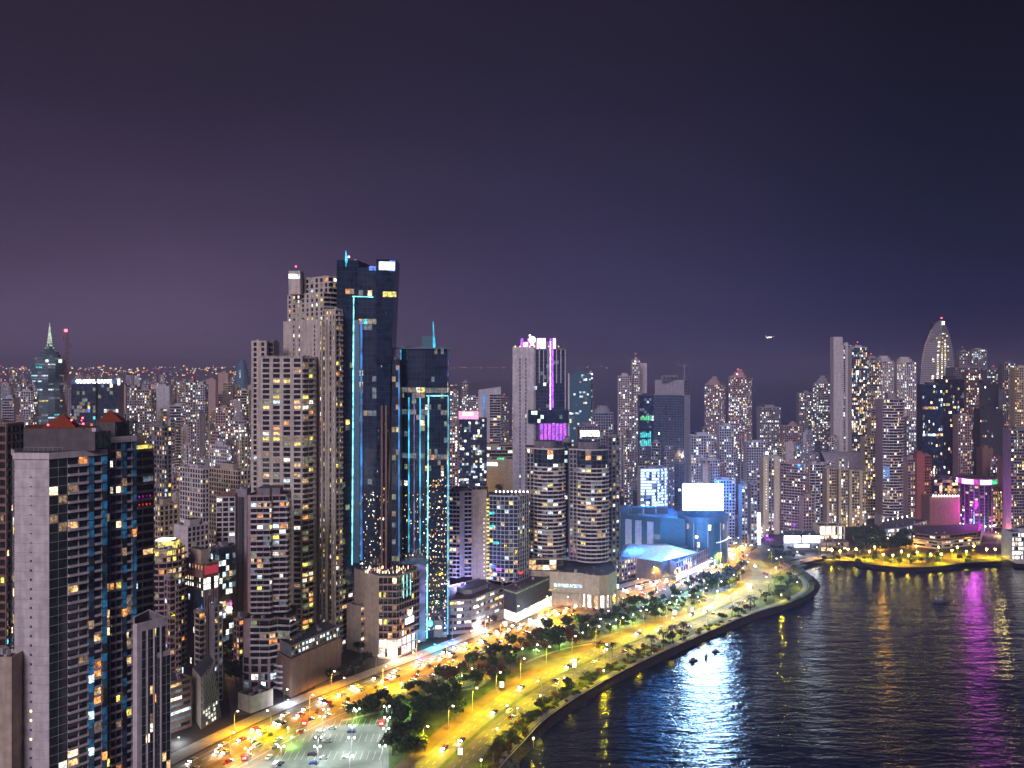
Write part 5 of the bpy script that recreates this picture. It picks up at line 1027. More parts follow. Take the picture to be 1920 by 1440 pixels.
for lb, u0, u1, vt, D, k in (
    ('pair-topped grey tower just right of the sail tower with a red lamp', 1799, 1818, 660, 1500, dict(beacon=True, lit=.2)),
    ('grey tower with bright horizontal top bar right of the sail tower', 1822, 1850, 656, 1520, dict(lit=.25, fl={60: .9, 61: .8}, pal='cool')),
    ('wide dark grey tower right of the sail tower lower shoulder', 1788, 1842, 690, 1430, dict(wall='mid', lit=.25, beacon=True)),
    ('tower with a vertical cyan light column near the right edge', 1851, 1885, 694, 1400, dict(wall='mid', lit=.3, pal='cool', beacon=True)),
    ('hazy grey block behind the right edge tower', 1880, 1905, 682, 1350, dict(wall='mid', lit=.3, pal='farw')),
    ('dark glass tower with blue and orange top floors in front of the sail tower', 1730, 1768, 722, 1090, dict(sty='ccbb', wall='dark', lit=.16, pal='farw', glass='glassblue', fl={39: .8, 29: .95})),
    ('darkest wide glass tower with scattered red and yellow windows below the sail tower', 1764, 1808, 712, 1120, dict(sty='ccbb', wall='dark', lit=.13, pal='farw', glass='glass')),
    ('reddish ribbed tower behind the ring-topped round tower', 1797, 1822, 780, 1080, dict(wall='railred', lit=.3, pal='farw')),
    ('brown tower with sparkling white windows behind the ring-topped round tower', 1812, 1836, 700, 1200, dict(wall='brown', lit=.36)),
    ('unlit black unfinished frame tower near the right edge', 1838, 1880, 768, 1150, dict(sty='ffbb', wall='dark', lit=.03, glass='dark')),
    ('very dark tower above the unlit frame tower near the right edge', 1834, 1872, 720, 1250, dict(sty='ffbb', wall='dark', lit=.05, glass='dark')),
    ('plain beige slab behind the right shoulder of the ring-topped tower', 1842, 1862, 842, 1080, dict(sty='bbbb', wall='brown')),
    ('cream tower with orange-lit top cut by the right picture edge', 1903, 1935, 690, 1180, dict(wall='cream', lit=.25, pal='gold')),
    ('grey balcony tower at the right edge beside the quay', 1896, 1945, 808, 960, dict(sty='kbbb', wall='mid', rail='grey', lit=.3, pal='farw')),
    ('rose slab left of the right edge balcony tower with a red roof strip', 1882, 1896, 862, 1000, dict(wall='railred', lit=.2, pal='gold')),
    ('orange-lit ribbed block between the ring-topped tower and the right edge', 1862, 1884, 922, 1000, dict(sty='kbbb', wall='brown', rail='cream', lit=.7, pal='gold')),
    ('bright white-windowed low block at the right edge of the quay', 1898, 1960, 1000, 830, dict(sty='rbbb', wall='pale', lit=.8, pal='whitel', fh=4)),
    ('brown office floors glowing gold between the red-brown tower and the ring-topped tower', 1752, 1796, 900, 1020, dict(sty='cbbb', wall='dark', lit=.4, pal='gold'))):
    sty = k.pop('sty', 'ppbb'); td(lb, u0, u1, vt, D, sty, **k)
# wide brown hall with roof lamps, glass terrace, ring tower
D = 965; T = tw('wide brown windowless hall with a row of white lamps along its roof edge', 1743, 1800, 932, D, 'bbbb', wall='brown', name='hall', cat='hall', top=0)
for k in range(10): x = xat(1750+k*5.2, D-1); T.part('roof_lamp', lambda mb: mb.prism(cyl(x, D-1, .7, 6), Z(931, D), Z(928, D), 'lamp', True, True))
T.done()
D = 975; cx, cy, rr_ = xat(1831, D+14), D+14, 16.5; pl2 = cyl(cx, cy, rr_, 20); T = Tower('ring_topped_round_tower', 'round dark tower with a glowing pink, violet and green ring around its top', pl2, 'round tower'); zt = Z(906, D)
T.vol(pl2, 0, zt, 'p', fh=3.3, bay=4, lit=.17, pal='ring', wall='dark', glass='glass'); ring = offs(pl2, 4)
for k in range(20):
    a, b = ring[k], ring[(k+1) % 20]; m = ['purplehot', 'magenta', 'purplehot', 'purplehot', 'magenta', 'purplehot'][k % 6] if not 16 <= k <= 17 else 'green'
    if k in (18, 19, 0): m = 'lred'
    T.part('ring_light', lambda mb: mb.wall(a, b, zt-1, zt+4.2, m))
T.prism('ring_slab', offs(pl2, 4.2), zt+4.3, zt+5.4, 'brown', 'roof'); T.prism('ring_slab', offs(pl2, 3.9), zt-2, zt-1.1, 'brown')
for k, m in ((9, 'purpleglow'), (11, 'purpleglow'), (13, 'cyanhot'), (15, 'blue'), (17, 'purpleglow')): p = offs(pl2, .3)[k]; T.part('vertical_light', lambda mb: mb.tube([(p[0], p[1], 1), (p[0], p[1], 22)], [.55, .15], m, 5)); T.part('vertical_light_line', lambda mb: mb.tube([(p[0], p[1], 22), (p[0], p[1], zt)], .13, 'purpleglow', 4))
T.part('garden_lamps', lambda mb: [mb.prism(cyl(offs(pl2, 2)[k][0], offs(pl2, 2)[k][1], .6, 6), 6, 7.4, 'lamp', True, True) for k in range(9, 19)], kind='stuff'); T.done()
pl2 = [P(1712, 1024)[:2], P(1758, 1030)[:2], P(1838, 1022)[:2], P(1842, 1004)[:2], P(1704, 1006)[:2]]
T = Tower('terraced_mall', 'long curved terraced building with a magenta-lit upper deck by the bay park', pl2, 'mall'); T.vol(pl2, 0, 7, 'rrrbb', fh=3.5, bay=6, lit=.45, pal='gold', wall='cream', bh=1.6); T.vol(offs(pl2, -3), 8.2, 12, 'rrrbb', fh=3.6, bay=6, lit=.2, pal='gold', wall='brown', bh=1.6)
T.part('magenta_deck', lambda mb: mb.prism([P(1762, 1012)[:2], P(1842, 1012)[:2], P(1842, 1003)[:2], P(1762, 1003)[:2]], 9, 11.6, 'magenta', True, True)); T.done()
pl2 = [P(1650, 1018)[:2], P(1700, 1014)[:2], P(1776, 990)[:2], P(1776, 978)[:2], P(1650, 990)[:2]]
T = Tower('terrace_restaurant', 'white-lit fan-shaped terraces climbing the slope right of the wavy balcony tower', pl2, 'terrace building')
for k in range(3): q = offs(pl2, -2.5*k); T.vol(q, k*4, k*4+4, 'rrrbb', fh=4, bay=4, lit=.8, pal='cool', wall='pale', bh=1.2)
T.part('terrace_lamps', lambda mb: [mb.prism(cyl(P(1656+k*9, 1004-k*1.8)[0], P(1656+k*9, 1004-k*1.8)[1], .5, 6), 15, 16.6, 'lamp', True, True) for k in range(14)], kind='stuff'); T.done()
pl2 = [P(1470, 1062-30)[:2], P(1538, 1030)[:2], P(1538, 1015)[:2], P(1468, 1015)[:2]]
T = Tower('waterfront_pavilion', 'long pavilion with two glaring cyan-white sign boards beside the bay road', pl2, 'pavilion'); T.vol(pl2, 0, 11, 'bbbb', wall='mid')
for u0, u1 in ((1471, 1500), (1505, 1537)): T.part('sign_board', lambda mb: mb.prism(fbox(u0, u1, P(1500, 1034)[1]-1.5, .6), 9, 15.5, led2, True, True))
T.part('entrance_sign', lambda mb: mb.prism(fbox(1489, 1518, P(1500, 1034)[1]-2.2, .5), 4.5, 7.5, 'sign', True, True)); T.done()
simple('roadside_pavilion', 'small white floodlit pavilion under the cream pier blocks', fbox(1536, 1584, 905, 20), 18, 'pbbb', wall='cream', lit=.9, pal='whitel', bay=6, fh=9, top=0, cat='pavilion')
simple('flat_roofed_hall', 'flat orange-lit hall between the cyan sign boards and the bay park', fbox(1540, 1592, 868, 16), 9, 'rbbb', wall='brown', lit=.5, pal='gold', bay=6, fh=4.5, top=0, cat='hall')

# ---- middle background between the cyan frame and the violet hotel
td('pale slab with white sparkling windows left of the slanted-roof tower', 844, 860, 734, 1500, 'pbbb', wall='grey', lit=.4, top=.3)
td('taller slim pale slab with two white roof lamps left of the slanted-roof tower', 866, 878, 718, 1480, 'pbbb', wall='grey', lit=.3, top=.4)
td('small bluish ribbed office left of the slanted-roof tower', 880, 897, 746, 1400, 'rbbb', wall='pale', lit=.2)
D = 1350; pl2 = fbox(897, 939, D, 22); T = Tower('slanted_roof_tower', 'white office tower with a roof sweeping up to the right and a blue vertical stripe', pl2, 'office tower')
T.vol([pl2[0], (xat(918, D), D), (xat(918, D), D+22), pl2[3]], 0, Z(738, D), 'bbbb', wall='pale'); T.vol([(xat(918, D)+.1, D), pl2[1], pl2[2], (xat(918, D)+.1, D+22)], 0, Z(740, D), 'rbbb', wall='pale', lit=.1, fh=4, bay=6, fl={12: .8, 18: .3})
T.part('swept_roof', lambda mb: (mb.poly([(pl2[0][0], D-.3, Z(740, D)), (pl2[1][0], D-.3, Z(740, D)), (pl2[1][0], D-.3, Z(725, D)), (xat(918, D), D-.3, Z(731, D)), (pl2[0][0], D-.3, Z(731, D))], 'pale'), mb.poly([(pl2[0][0], D+.4, Z(731, D)), (pl2[1][0], D+.4, Z(725, D)), (pl2[1][0], D+.4, Z(740, D)), (pl2[0][0], D+.4, Z(740, D))], 'pale')))
T.part('blue_stripe', lambda mb: mb.box(xat(908, D), D-.4, Z(785, D), Z(735, D), 3.2, .4, 0, 'blueline')); T.done()
D = 1150; T = tw('dark glass office with a pink sign on its curved parapet', 862, 912, 786, D, 'cbbc', wall='dark', glass='glassblue', lit=.22, pal='cool', name='office_building', cat='office building', top=0, bay=3)
T.part('curved_parapet', lambda mb: mb.prism(fbox(860, 897, D-1, 2), Z(786, D), Z(771, D), 'signpink', True, True)); T.part('sign', lambda mb: mb.prism(fbox(867, 887, D-1.8, .5), Z(779, D), Z(774, D), 'pearl', True, True)); T.done()
td('narrow speckled block squeezed between the cyan frame and the pink-sign office', 843, 858, 800, 1050, 'pbbb', wall='railred', lit=.4)
D = 1290; T = tw('wide low mall with violet-lit front and orange-lit base wall behind the dark trees', 872, 962, 838, D, 'rbbb', wall='beige', lit=.35, pal='cool', name='violet_lit_mall', cat='shopping mall', top=.4, fh=5, bay=8)
T.part('violet_front', lambda mb: mb.prism(fbox(878, 904, D-1, .6), Z(856, D), Z(843, D), 'purpleglow', True)); T.part('orange_base_wall', lambda mb: mb.prism(fbox(871, 962, D-8, 6), 0, Z(861, D-8), 'beige', True)); T.part('wall_sign', lambda mb: mb.prism(fbox(907, 932, D-9, .6), Z(872, D), Z(866, D), 'shopcool', True)); T.part('green_sign', lambda mb: mb.prism(fbox(932, 945, D-9, .6), Z(861, D), Z(857, D), 'green', True)); T.part('magenta_window_row', lambda mb: [mb.prism(fbox(880+k*3, 882+k*3, D-1.2, .3), Z(860, D), Z(857, D), 'cyanhot', True) for k in range(9)], kind='stuff'); T.done()
td('small block with horizontal white bands left of the violet-lit mall', 843, 864, 843, 1180, 'rbbb', wall='pale', lit=.3, fh=4)
# ---- left district landmarks
D = 1230; T = Tower('spiral_glass_tower', 'twisting dark glass tower with a pale pointed spire in the left skyline', fbox(64, 122, D, 40), 'skyscraper')
cx, cy = xat(93, D+20), D+20; prof = [(0, 23), (60, 22), (100, 21.5), (122, 20.5), (140, 19), (150, 17.5), (160, 20), (176, 22), (186, 21.5), (192, 18), (196, 14), (201, 10.5), (205, 7), (209, 4), (213, 3.4)]
def radius(z):
    for (z0, r0), (z1, r1) in zip(prof, prof[1:]):
        if z0 <= z <= z1: return r0+(r1-r0)*(z-z0)/(z1-z0)
    return 3
zz = 4.0; k = 0
while zz < 211:
    r_ = radius(zz)*(1+.0*k); a_ = k*math.radians(7); sq = [(cx+r_*1.06*math.cos(a_+q*math.pi/2+(.22 if s_ else -.22)), cy+r_*1.06*math.sin(a_+q*math.pi/2+(.22 if s_ else -.22))) for q in range(4) for s_ in (0, 1)]
    sq = [(cx+r_*(1+.10*math.cos(4*(t_-a_)))*math.cos(t_), cy+r_*(1+.10*math.cos(4*(t_-a_)))*math.sin(t_)) for t_ in [q*2*math.pi/16 for q in range(16)]]
    o = T.part('twisted_floor', lambda mb: (mb.prism(sq, zz, zz+2.9, 'teal', True, True), mb.prism(offs(sq, .35), zz+2.9, zz+3.9, 'mid', True, True)))
    for q in range(8, 16):
        if R.random() < (.30 if zz < 190 else .4) and k % 3 != 2 or (k in (26, 41, 42) and q in (9, 10, 11, 12)):
            a, b = offs(sq, .15)[q], offs(sq, .15)[(q+1) % 16]; T.l.wall(a, b, zz+.7, zz+2.5, R.choice(['dimcool', 'lteal', 'dimcool', 'dimgreen', 'cool', 'dimcool']) if k != 33 else 'yellow')
    zz += 3.9; k += 1
T.part('spire', lambda mb: mb.tube([(cx, cy, 209), (cx, cy, 215), (cx, cy, Z(605, D+20))], [4.6, 3.6, .2], 'spire', 6)); T.part('floodlight', lambda mb: (mb.prism(cyl(xat(63.5, D), D+6, 1.2, 6), Z(679, D), Z(676, D), 'spark', True, True), mb.prism(cyl(xat(113, D), D, 2.4, 6), Z(680, D), Z(674, D), 'officegreen', True, True), mb.prism(cyl(xat(88, D), D, 2, 6), Z(679, D), Z(674, D), 'officegreen', True, True))); T.done()
# radio mast
D = 900; x0 = xat(126, D); rm = tag(empty('radio_mast', (x0, D, 0)), 'red lattice radio mast with a glowing red lamp beside the spiral tower', 'radio mast'); o_ = (x0, D, 0)
mb = MB(); zt = Z(622, D)
for q in range(4):
    a_ = q*math.pi/2+.4
    mb.tube([(x0+3.4*math.cos(a_), D+3.4*math.sin(a_), 0), (x0+1.5*math.cos(a_), D+1.5*math.sin(a_), zt-14), (x0+1.3*math.cos(a_), D+1.3*math.sin(a_), zt)], .22, 'brown', 4)
n = 44
for k in range(n):
    za, zb = zt*k/n, zt*(k+1)/n; ra, rb = 3.4-2.0*k/n, 3.4-2.0*(k+1)/n
    for q in range(4):
        a_, b_ = q*math.pi/2+.4, (q+1)*math.pi/2+.4; mb.tube([(x0+ra*math.cos(a_), D+ra*math.sin(a_), za), (x0+rb*math.cos(b_), D+rb*math.sin(b_), zb)], .12, 'brown', 3, False)
mb.build('lattice', rm, o_, 'stuff'); mb = MB()
for h_, dx in ((6, -4), (14, 4), (26, -4), (34, 4), (48, -3)): mb.box(x0+dx, D-1, zt-h_-3, zt-h_+3, 1.0, 1.0, 0, 'brown'); mb.tube([(x0, D, zt-h_), (x0+dx, D-1, zt-h_)], .15, 'brown', 3)
mb.build('antenna_panel', rm, o_, 'stuff')
mb = MB(); mb.prism(cyl(x0-.6, D-1.5, 1.5, 8), zt, zt+2.4, 'beacon', True, True); mb.build('warning_lamp', rm, o_)
# bank towers with roof lettering
D = 980
for lb, u0, u1, word in (('left bank tower with dark glass and white roof letters', 134, 179, 'GLOBAL'), ('right bank tower with dark glass and white roof letters', 184, 222, 'BANK')):
    T = tw(lb, u0, u1, 720, D, 'cbbb', wall='darkmetal', glass='glassblue', lit=.12, pal='dark', name='bank_tower', cat='office tower', top=0, fh=4, fl={24: .7, 21: .5, 33: .6})
    cu = bpy.data.curves.new('roof_letters', 'FONT'); cu.body = word; cu.size = 5.4; cu.extrude = .25; cu.offset = .09; cu.align_x = 'CENTER'; cu.space_character = 1.12; cu.materials.append(E['lamp'])
    o = bpy.data.objects.new('roof_letters', cu); me = bpy.data.meshes.new_from_object(o); bpy.data.objects.remove(o); o = bpy.data.objects.new('roof_letters', me); C.objects.link(o); o.parent = T.root; o.location = (xat((145+177)/2 if word == 'GLOBAL' else 196, D-1.5)-T.o[0], D-1.5-T.o[1], Z(720, D)+1.2); o.rotation_euler = (math.pi/2, 0, 0)
    T.part('roof_parapet', lambda mb: mb.prism(fbox(u0, u1, D-.5, 1), Z(720, D), Z(711, D), 'blueclad', True, True))
    if word == 'BANK': T.part('side_sign', lambda mb: mb.prism(fbox(220.5, 224.5, D-2, 1), Z(722, D), Z(710, D), 'sign', True, True))
    T.done()
simple('apartment_slab', 'plain pale slab filling the gap between the two bank towers', fbox(177, 183, 990, 18), Z(713, 990), 'bbbb', cat='apartment tower', wall='pale', top=0)
for lb, u0, u1, vt, D, sty, k in (
    ('grey ribbed tower with white roofline lights right of the cream tower', 280, 322, 802, 620, 'ppbb', dict(wall='mid', lit=.3, pal='mix', corner=308)),
    ('white grid-windowed tower with plain piers in the middle of the left district', 337, 392, 882, 600, 'ppbb', dict(wall='white', lit=.16, pal='mix', corner=380, bay=3)),
    ('low white angular apartment house below the white grid-windowed tower', 326, 392, 990, 545, 'pbbp', dict(wall='white', lit=.06, pal='warm', corner=352)),
    ('beige ribbed tower between cream tower and white grid-windowed tower', 286, 334, 950, 560, 'ppbb', dict(wall='beige', lit=.12, pal='warm', corner=300)),
    ('narrow rose tower with red-lit side next to the cream tower crown', 286, 311, 888, 650, 'pbbp', dict(wall='railred', lit=.12, pal='gold', corner=294)),
    ('broad beige apartment house with a glaring yellow roof lamp left of the tallest white tower', 392, 470, 885, 640, 'ppbb', dict(wall='beige', lit=.1, pal='mix', corner=446)),
    ('brown block with shallow orange roof behind the white grid-windowed tower', 386, 430, 895, 690, 'pbbp', dict(wall='brown', lit=.1, pal='gold', corner=400)),
    ('tower with dark curved head in front of the tallest white tower left wing', 432, 462, 790, 1000, 'ppbb', dict(wall='grey', lit=.4, pal='far', crown='dome')),
    ('bright bluish white tower in the middle left district', 393, 433, 838, 820, 'ppbb', dict(wall='pale', lit=.35, pal='farw', corner=425)),
    ('grey office with horizontal bands and a lit lobby in the left district', 318, 347, 762, 1250, 'rbbb', dict(wall='pale', lit=.1, fh=4, fl={5: .8, 3: .8, 7: .6})),
    ('plain windowless pale slab left of the banded office', 285, 318, 725, 1300, 'bbbb', dict(wall='pale')),
    ('tall pale tower right of the banded office with red lamp', 348, 366, 718, 1200, 'ppbb', dict(wall='grey', lit=.25, beacon=True)),
    ('slim lavender tower right of the tall pale tower with lit windows', 367, 384, 722, 1190, 'ppbb', dict(wall='pale', lit=.3)),
    ('dark violet slab behind the slim lavender tower', 386, 404, 712, 1500, 'bbbb', dict(wall='railred')),
    ('tall dark violet slab left of the blue rocket-shaped tower', 409, 428, 700, 1700, 'bbbb', dict(wall='railred')),
    ('white tower with cream banding just left of the tallest white complex', 445, 466, 733, 1300, 'rbbb', dict(wall='cream', lit=.3, fh=4)),
    ('speckled rose and grey tower left of the cream banded tower', 404, 432, 765, 1100, 'ppbb', dict(wall='railred', lit=.4)),
    ('grey speckled tower near the bank towers in the left district', 238, 256, 728, 1150, 'ppbb', dict(wall='grey', lit=.4)),
    ('second grey speckled tower near the bank towers, with cool white windows', 258, 284, 732, 1100, 'ppbb', dict(wall='grey', lit=.3)),
    ('plum slab next to the right bank tower', 222, 236, 724, 1250, 'bbbb', dict(wall='railred')),
    ('left edge lavender speckled tower under the horizon', 30, 62, 735, 1150, 'ppbb', dict(wall='pale', lit=.25)),
    ('pale ribbed slab at the left edge below the horizon', 4, 26, 748, 1100, 'rbbb', dict(wall='pale', lit=.1)),
    ('bluish lit block left behind the nearest tower with a magenta sign', 20, 42, 835, 700, 'cbbb', dict(wall='dark', lit=.6, pal='cool', glass='glassblue'))):
    nm = 'apartment_tower'; td(lb, u0, u1, vt, D, sty, name=nm, **k)
# rocket-shaped far tower
D = 2300; cx = xat(454, D); T = Tower('rocket_shaped_tower', 'hazy blue rocket-shaped skyscraper far behind the left district', cyl(cx, D, 16, 8), 'skyscraper')
T.part('wall', lambda mb: [mb.prism(cyl(cx, D, r_, 12), z0, z1, 'blueclad', True) for z0, z1, r_ in ((0, Z(705, D), 18), (Z(705, D), Z(692, D), 15.5), (Z(692, D), Z(681, D), 12), (Z(681, D), Z(675, D), 7))]); T.mast(cx, D, Z(676, D), 8, lr=.1, r=.6); T.part('light_slot', lambda mb: mb.box(cx, D-18.2, Z(708, D), Z(694, D), 1.6, .5, 0, 'cool')); T.done()
# roof lamp and sign on two of those
for u, v, D, m, r_ in ((1262/3.27, 793, 995, 'lamp', 2.6), (435, 897, 636, 'yellow', 1.2)):
    pass

# ================================================================== generic blocks that fill the districts
def free(x, y, r):
    return all((x-a)**2+(y-b)**2 > (r+c*.82)**2 for a, b, c in OCC)
def near_line(x, y, ln, d): return any((x-p[0])**2+(y-p[1])**2 < d*d for p in ln)
ORD = ['first', 'second', 'third', 'fourth', 'fifth', 'sixth', 'seventh', 'eighth', 'ninth', 'tenth', 'eleventh', 'twelfth', 'thirteenth', 'fourteenth', 'fifteenth', 'sixteenth', 'seventeenth', 'eighteenth', 'nineteenth', 'twentieth']
CN = dict(white='off-white', pale='pale lavender', grey='grey', cream='cream', beige='beige', railred='dull rose', brown='brown', mid='dark grey', red='red-brown')
def fill(area, D, u0, u1, step, vlo, vhi, walls, lit, pal, rowname, nmax=20):
    u = u0+R.random()*step*.5; made = []
    while u < u1:
        wd = step*R.uniform(.62, .98); Dd = D*R.uniform(.96, 1.05); ua, ub = u, u+wd
        pl = qbox(u+wd*R.uniform(.35, .8), Dd, ua, ub, math.radians(R.choice((53, 50, 60, 40))))
        c = cen(pl); r_ = max(math.hypot(p[0]-c[0], p[1]-c[1]) for p in pl); u += step*R.uniform(.9, 1.25)
        if not free(c[0], c[1], r_*.8) or near_line(c[0], c[1], BALB+COST+UPPER+BAYR, r_+20): continue
        z = Z(R.uniform(vhi, vlo), Dd)
        if z < 10: continue
        made.append((c[0]/c[1], pl, z, Dd))
    made.sort(key=lambda m: m[0])
    for i, (_, pl, z, Dd) in enumerate(made):
        w_ = R.choice(walls); sty = R.choice(['ppbb', 'pbbp', 'kpbb', 'ppbp', 'rpbb', 'bpbp', 'pkbb']); sty = sty[:3]+R.choice('pprkb')
        hgt = 'tall' if z > 85 else ('mid-height' if z > 45 else 'low')
        lab = f'{hgt} {CN[w_]} block, {ORD[i] if i < 20 else "twenty-"+ORD[i-20] if i < 29 else "number "+str(i+1)} from the left in {rowname}'
        if len(lab.split()) > 16: lab = lab.split(' ', 1)[1]
        fh = 3.3 if Dd < 1500 else 4.2
        T = Tower('apartment_block', lab, pl, 'apartment block', f'apartment blocks of {area}')
        T.vol(pl, 0, z, sty, fh=fh, bay=3.2 if Dd < 1000 else 3.8, lit=lit*R.uniform(.4, 1.3), pal=R.choice((pal, pal, 'mix')), wall=w_, rail=w_, out=1.1, pw=R.choice((.3, .45, .6)))
        if R.random() < .8: T.top(pl, z, None, R.uniform(.3, .6), w_, R.random() < .25)
        if R.random() < .3 and Dd < 1500: q = [(cen(pl)[0]+(p[0]-cen(pl)[0])*.8, cen(pl)[1]+(p[1]-cen(pl)[1])*.8) for p in pl]; T.vol(q, z, z+6, sty, lit=.4, pal=pal, wall=w_, rail=w_)
        T.done()
LW = ['white', 'pale', 'grey', 'railred', 'beige', 'cream', 'grey', 'pale']
for D, st, vlo, vhi, nm in ((470, 26, 1190, 1080, 'the hidden row behind the curved balcony tower'), (600, 30, 1060, 960, 'the nearest row of the left district'), (690, 28, 1000, 900, 'the second row of the left district'), (790, 26, 950, 850, 'the third row of the left district'),
        (920, 24, 880, 800, 'the fourth row of the left district'), (1060, 22, 850, 760, 'the fifth row of the left district'), (1230, 21, 810, 735, 'the sixth row of the left district'),
        (1450, 20, 790, 715, 'the seventh row of the left district'), (1700, 19, 770, 708, 'the eighth row of the left district'), (2050, 18, 750, 705, 'the ninth row of the left district'),
        (2500, 17, 740, 702, 'the tenth row of the left district'), (3100, 16, 728, 700, 'the farthest row of the left district')):
    fill('the left district', D, (300 if D < 500 else -20), (400 if D < 500 else 476), st, vlo, vhi, LW, .25 if D > 900 else .16, 'far' if D > 900 else 'mix', nm)
for D, st, vlo, vhi, u0, u1, nm in ((1700, 22, 760, 740, 842, 960, 'the row behind the pink-sign office'), (1120, 24, 860, 820, 1164, 1300, 'the near row behind the blue mall'),
        (960, 20, 925, 880, 1380, 1432, 'the short row left of the cream lit slabs'), (1020, 24, 900, 850, 1290, 1430, 'the row just behind the led screen'), (1120, 22, 880, 820, 1290, 1560, 'the second row behind the led screen'), (1260, 22, 860, 805, 1160, 1560, 'the third row behind the led screen'),
        (1420, 22, 840, 790, 1440, 1560, 'the fourth row behind the led screen'), (1080, 26, 900, 850, 1480, 1900, 'the near row of the right cluster'), (1200, 26, 850, 760, 1600, 1920, 'the second row of the right cluster'), (1330, 26, 800, 730, 1620, 1920, 'the third row of the right cluster'), (1500, 26, 770, 715, 1640, 1920, 'the last row of the right cluster')):
    fill('the middle and right districts', D, u0, u1, st, vlo, vhi, LW+['mid', 'railred'] if u0 < 1600 else ['mid', 'railred', 'grey', 'brown', 'grey', 'red'], .26, 'far' if u0 < 1600 else 'farw', nm)
# ================================================================== LAMPS, VEHICLES, TREES AND SMALL THINGS
def point(name, parent, loc, e, col, r=.6, spot=None, rot=None, blend=.6):
    l = bpy.data.lights.new(name, 'SPOT' if spot else 'POINT'); l.energy = e; l.color = col; l.shadow_soft_size = r
    if spot: l.spot_size = math.radians(spot); l.spot_blend = blend
    o = bpy.data.objects.new(name, l); C.objects.link(o); o.parent = parent; o.location = loc
    if rot: o.rotation_euler = rot
    return o
LD = {}
def sharedlight(key, e, col, r, spot=None, blend=.7):
    if key not in LD:
        l = bpy.data.lights.new('bulb', 'SPOT' if spot else 'POINT'); l.energy = e; l.color = col; l.shadow_soft_size = r
        if spot: l.spot_size = math.radians(spot); l.spot_blend = blend
        LD[key] = l
    return LD[key]
def addlight(parent, loc, key, *a, rot=(0, 0, 0), **k):
    o = bpy.data.objects.new('bulb', sharedlight(key, *a, **k)); C.objects.link(o); o.parent = parent; o.location = loc; o.rotation_euler = rot; return o
SOD = (1, .62, .0); ORA = (1, .42, .01); YG = (.97, .76, .0); GRN = (.55, 1, .25); WHT = (.85, 1, .92); BLU = (.08, .25, 1); CYA = (.05, .75, 1)
# street lamp: curved pole, head, glowing glass
def lamp_proto(h, arm, headm='lampw', hr=.5):
    mp = MB(); mp.tube([(0, 0, 0), (0, 0, h*.6), (arm*.15, 0, h*.85), (arm*.6, 0, h*.98), (arm, 0, h)], [.16, .13, .11, .09, .08], 'metal', 6)
    mh = MB(); mh.box(arm, 0, h-.12, h+.1, 1.1, .5, 0, 'darkmetal'); mg = MB(); mg.prism(cyl(arm, 0, hr, 8), h-.75, h-.13, headm, True, True)
    return mp.mesh('pole'), mh.mesh('lamp_head'), mg.mesh('lamp_glass')
def put_lamp(name, meshes, x, y, rz, label, group, light=None, z=0):
    r = tag(empty(name, (x, y, z), rz), label, 'street lamp', group)
    for n_, me in zip(('pole', 'lamp_head', 'lamp_glass'), meshes): o = bpy.data.objects.new(n_, me); C.objects.link(o); o.parent = r
    if light: loc, key, e, col, rad, sp = light; addlight(r, loc, key, e, col, rad, sp)
    return r
LP = lamp_proto(13, 2.6)
LPo = lamp_proto(12, 2.4, 'lampw', .38)
def walk(ln, step, start=0):
    acc = -start; out = []
    for i in range(len(ln)-1):
        a, b = ln[i], ln[i+1]; l = math.hypot(b[0]-a[0], b[1]-a[1])
        while acc+l >= step:
            t_ = (step-acc)/l; a = (a[0]+(b[0]-a[0])*t_, a[1]+(b[1]-a[1])*t_); out.append((a, math.atan2(b[1]-a[1], b[0]-a[0]))); l = math.hypot(b[0]-a[0], b[1]-a[1]); acc = 0
        acc += l
    return out
def ordn(i):
    o = ['first', 'second', 'third', 'fourth', 'fifth', 'sixth', 'seventh', 'eighth', 'ninth', 'tenth', 'eleventh', 'twelfth', 'thirteenth', 'fourteenth', 'fifteenth', 'sixteenth', 'seventeenth', 'eighteenth', 'nineteenth', 'twentieth']
    if i < 20: return o[i]
    tens = ['twenty', 'thirty', 'forty', 'fifty', 'sixty', 'seventy', 'eighty', 'ninety'][i//10-1-1+0] if i < 100 else str(i)
    return f'{tens}-{o[i%10-1]}' if (i+1) % 10 else f'{["thirtieth","fortieth","fiftieth","sixtieth","seventieth","eightieth","ninetieth"][(i+1)//10-3]}'
for k, (p, an) in enumerate(walk(off_line(COST, 15), 27, 4)):
    put_lamp('street_lamp', LP, p[0], p[1], an-math.pi/2, f'curved street lamp on the park side of the coastal road, {ordn(k)} from the bottom', 'street lamps along the coastal road', ((3.5, 0, 12), 'c1%d%d' % (k % 3, k > 15), ECOST*(.22 if k > 15 else .8), (YG, SOD, YG)[k % 3], 1.0, 150))
for k, (p, an) in enumerate(walk(off_line(COST, -14.5), 38, 30)[:13]):
    put_lamp('street_lamp', LP, p[0], p[1], an+math.pi/2, f'curved street lamp on the sea side of the coastal road, {ordn(k)} from the bottom', 'street lamps along the coastal road', ((3.5, 0, 12), 'c2', ECOST*.5, YG, 1.0, 150))
for k, (p, an) in enumerate(walk(off_line(BALB, 0), 27, 6)):
    put_lamp('street_lamp', LPo, p[0], p[1], an+math.pi/2*(1 if k % 2 else -1), f'sodium street lamp on the median of the avenue, {ordn(k)} from the bottom', 'street lamps along the avenue', ((4, 0, 11), 'b%d%d' % (k % 3, k > 15), EBALB*(.7, 1.2, .9)[k % 3]*(.25 if k > 18 else .85), (ORA, SOD, ORA)[k % 3], 1.0, 150))
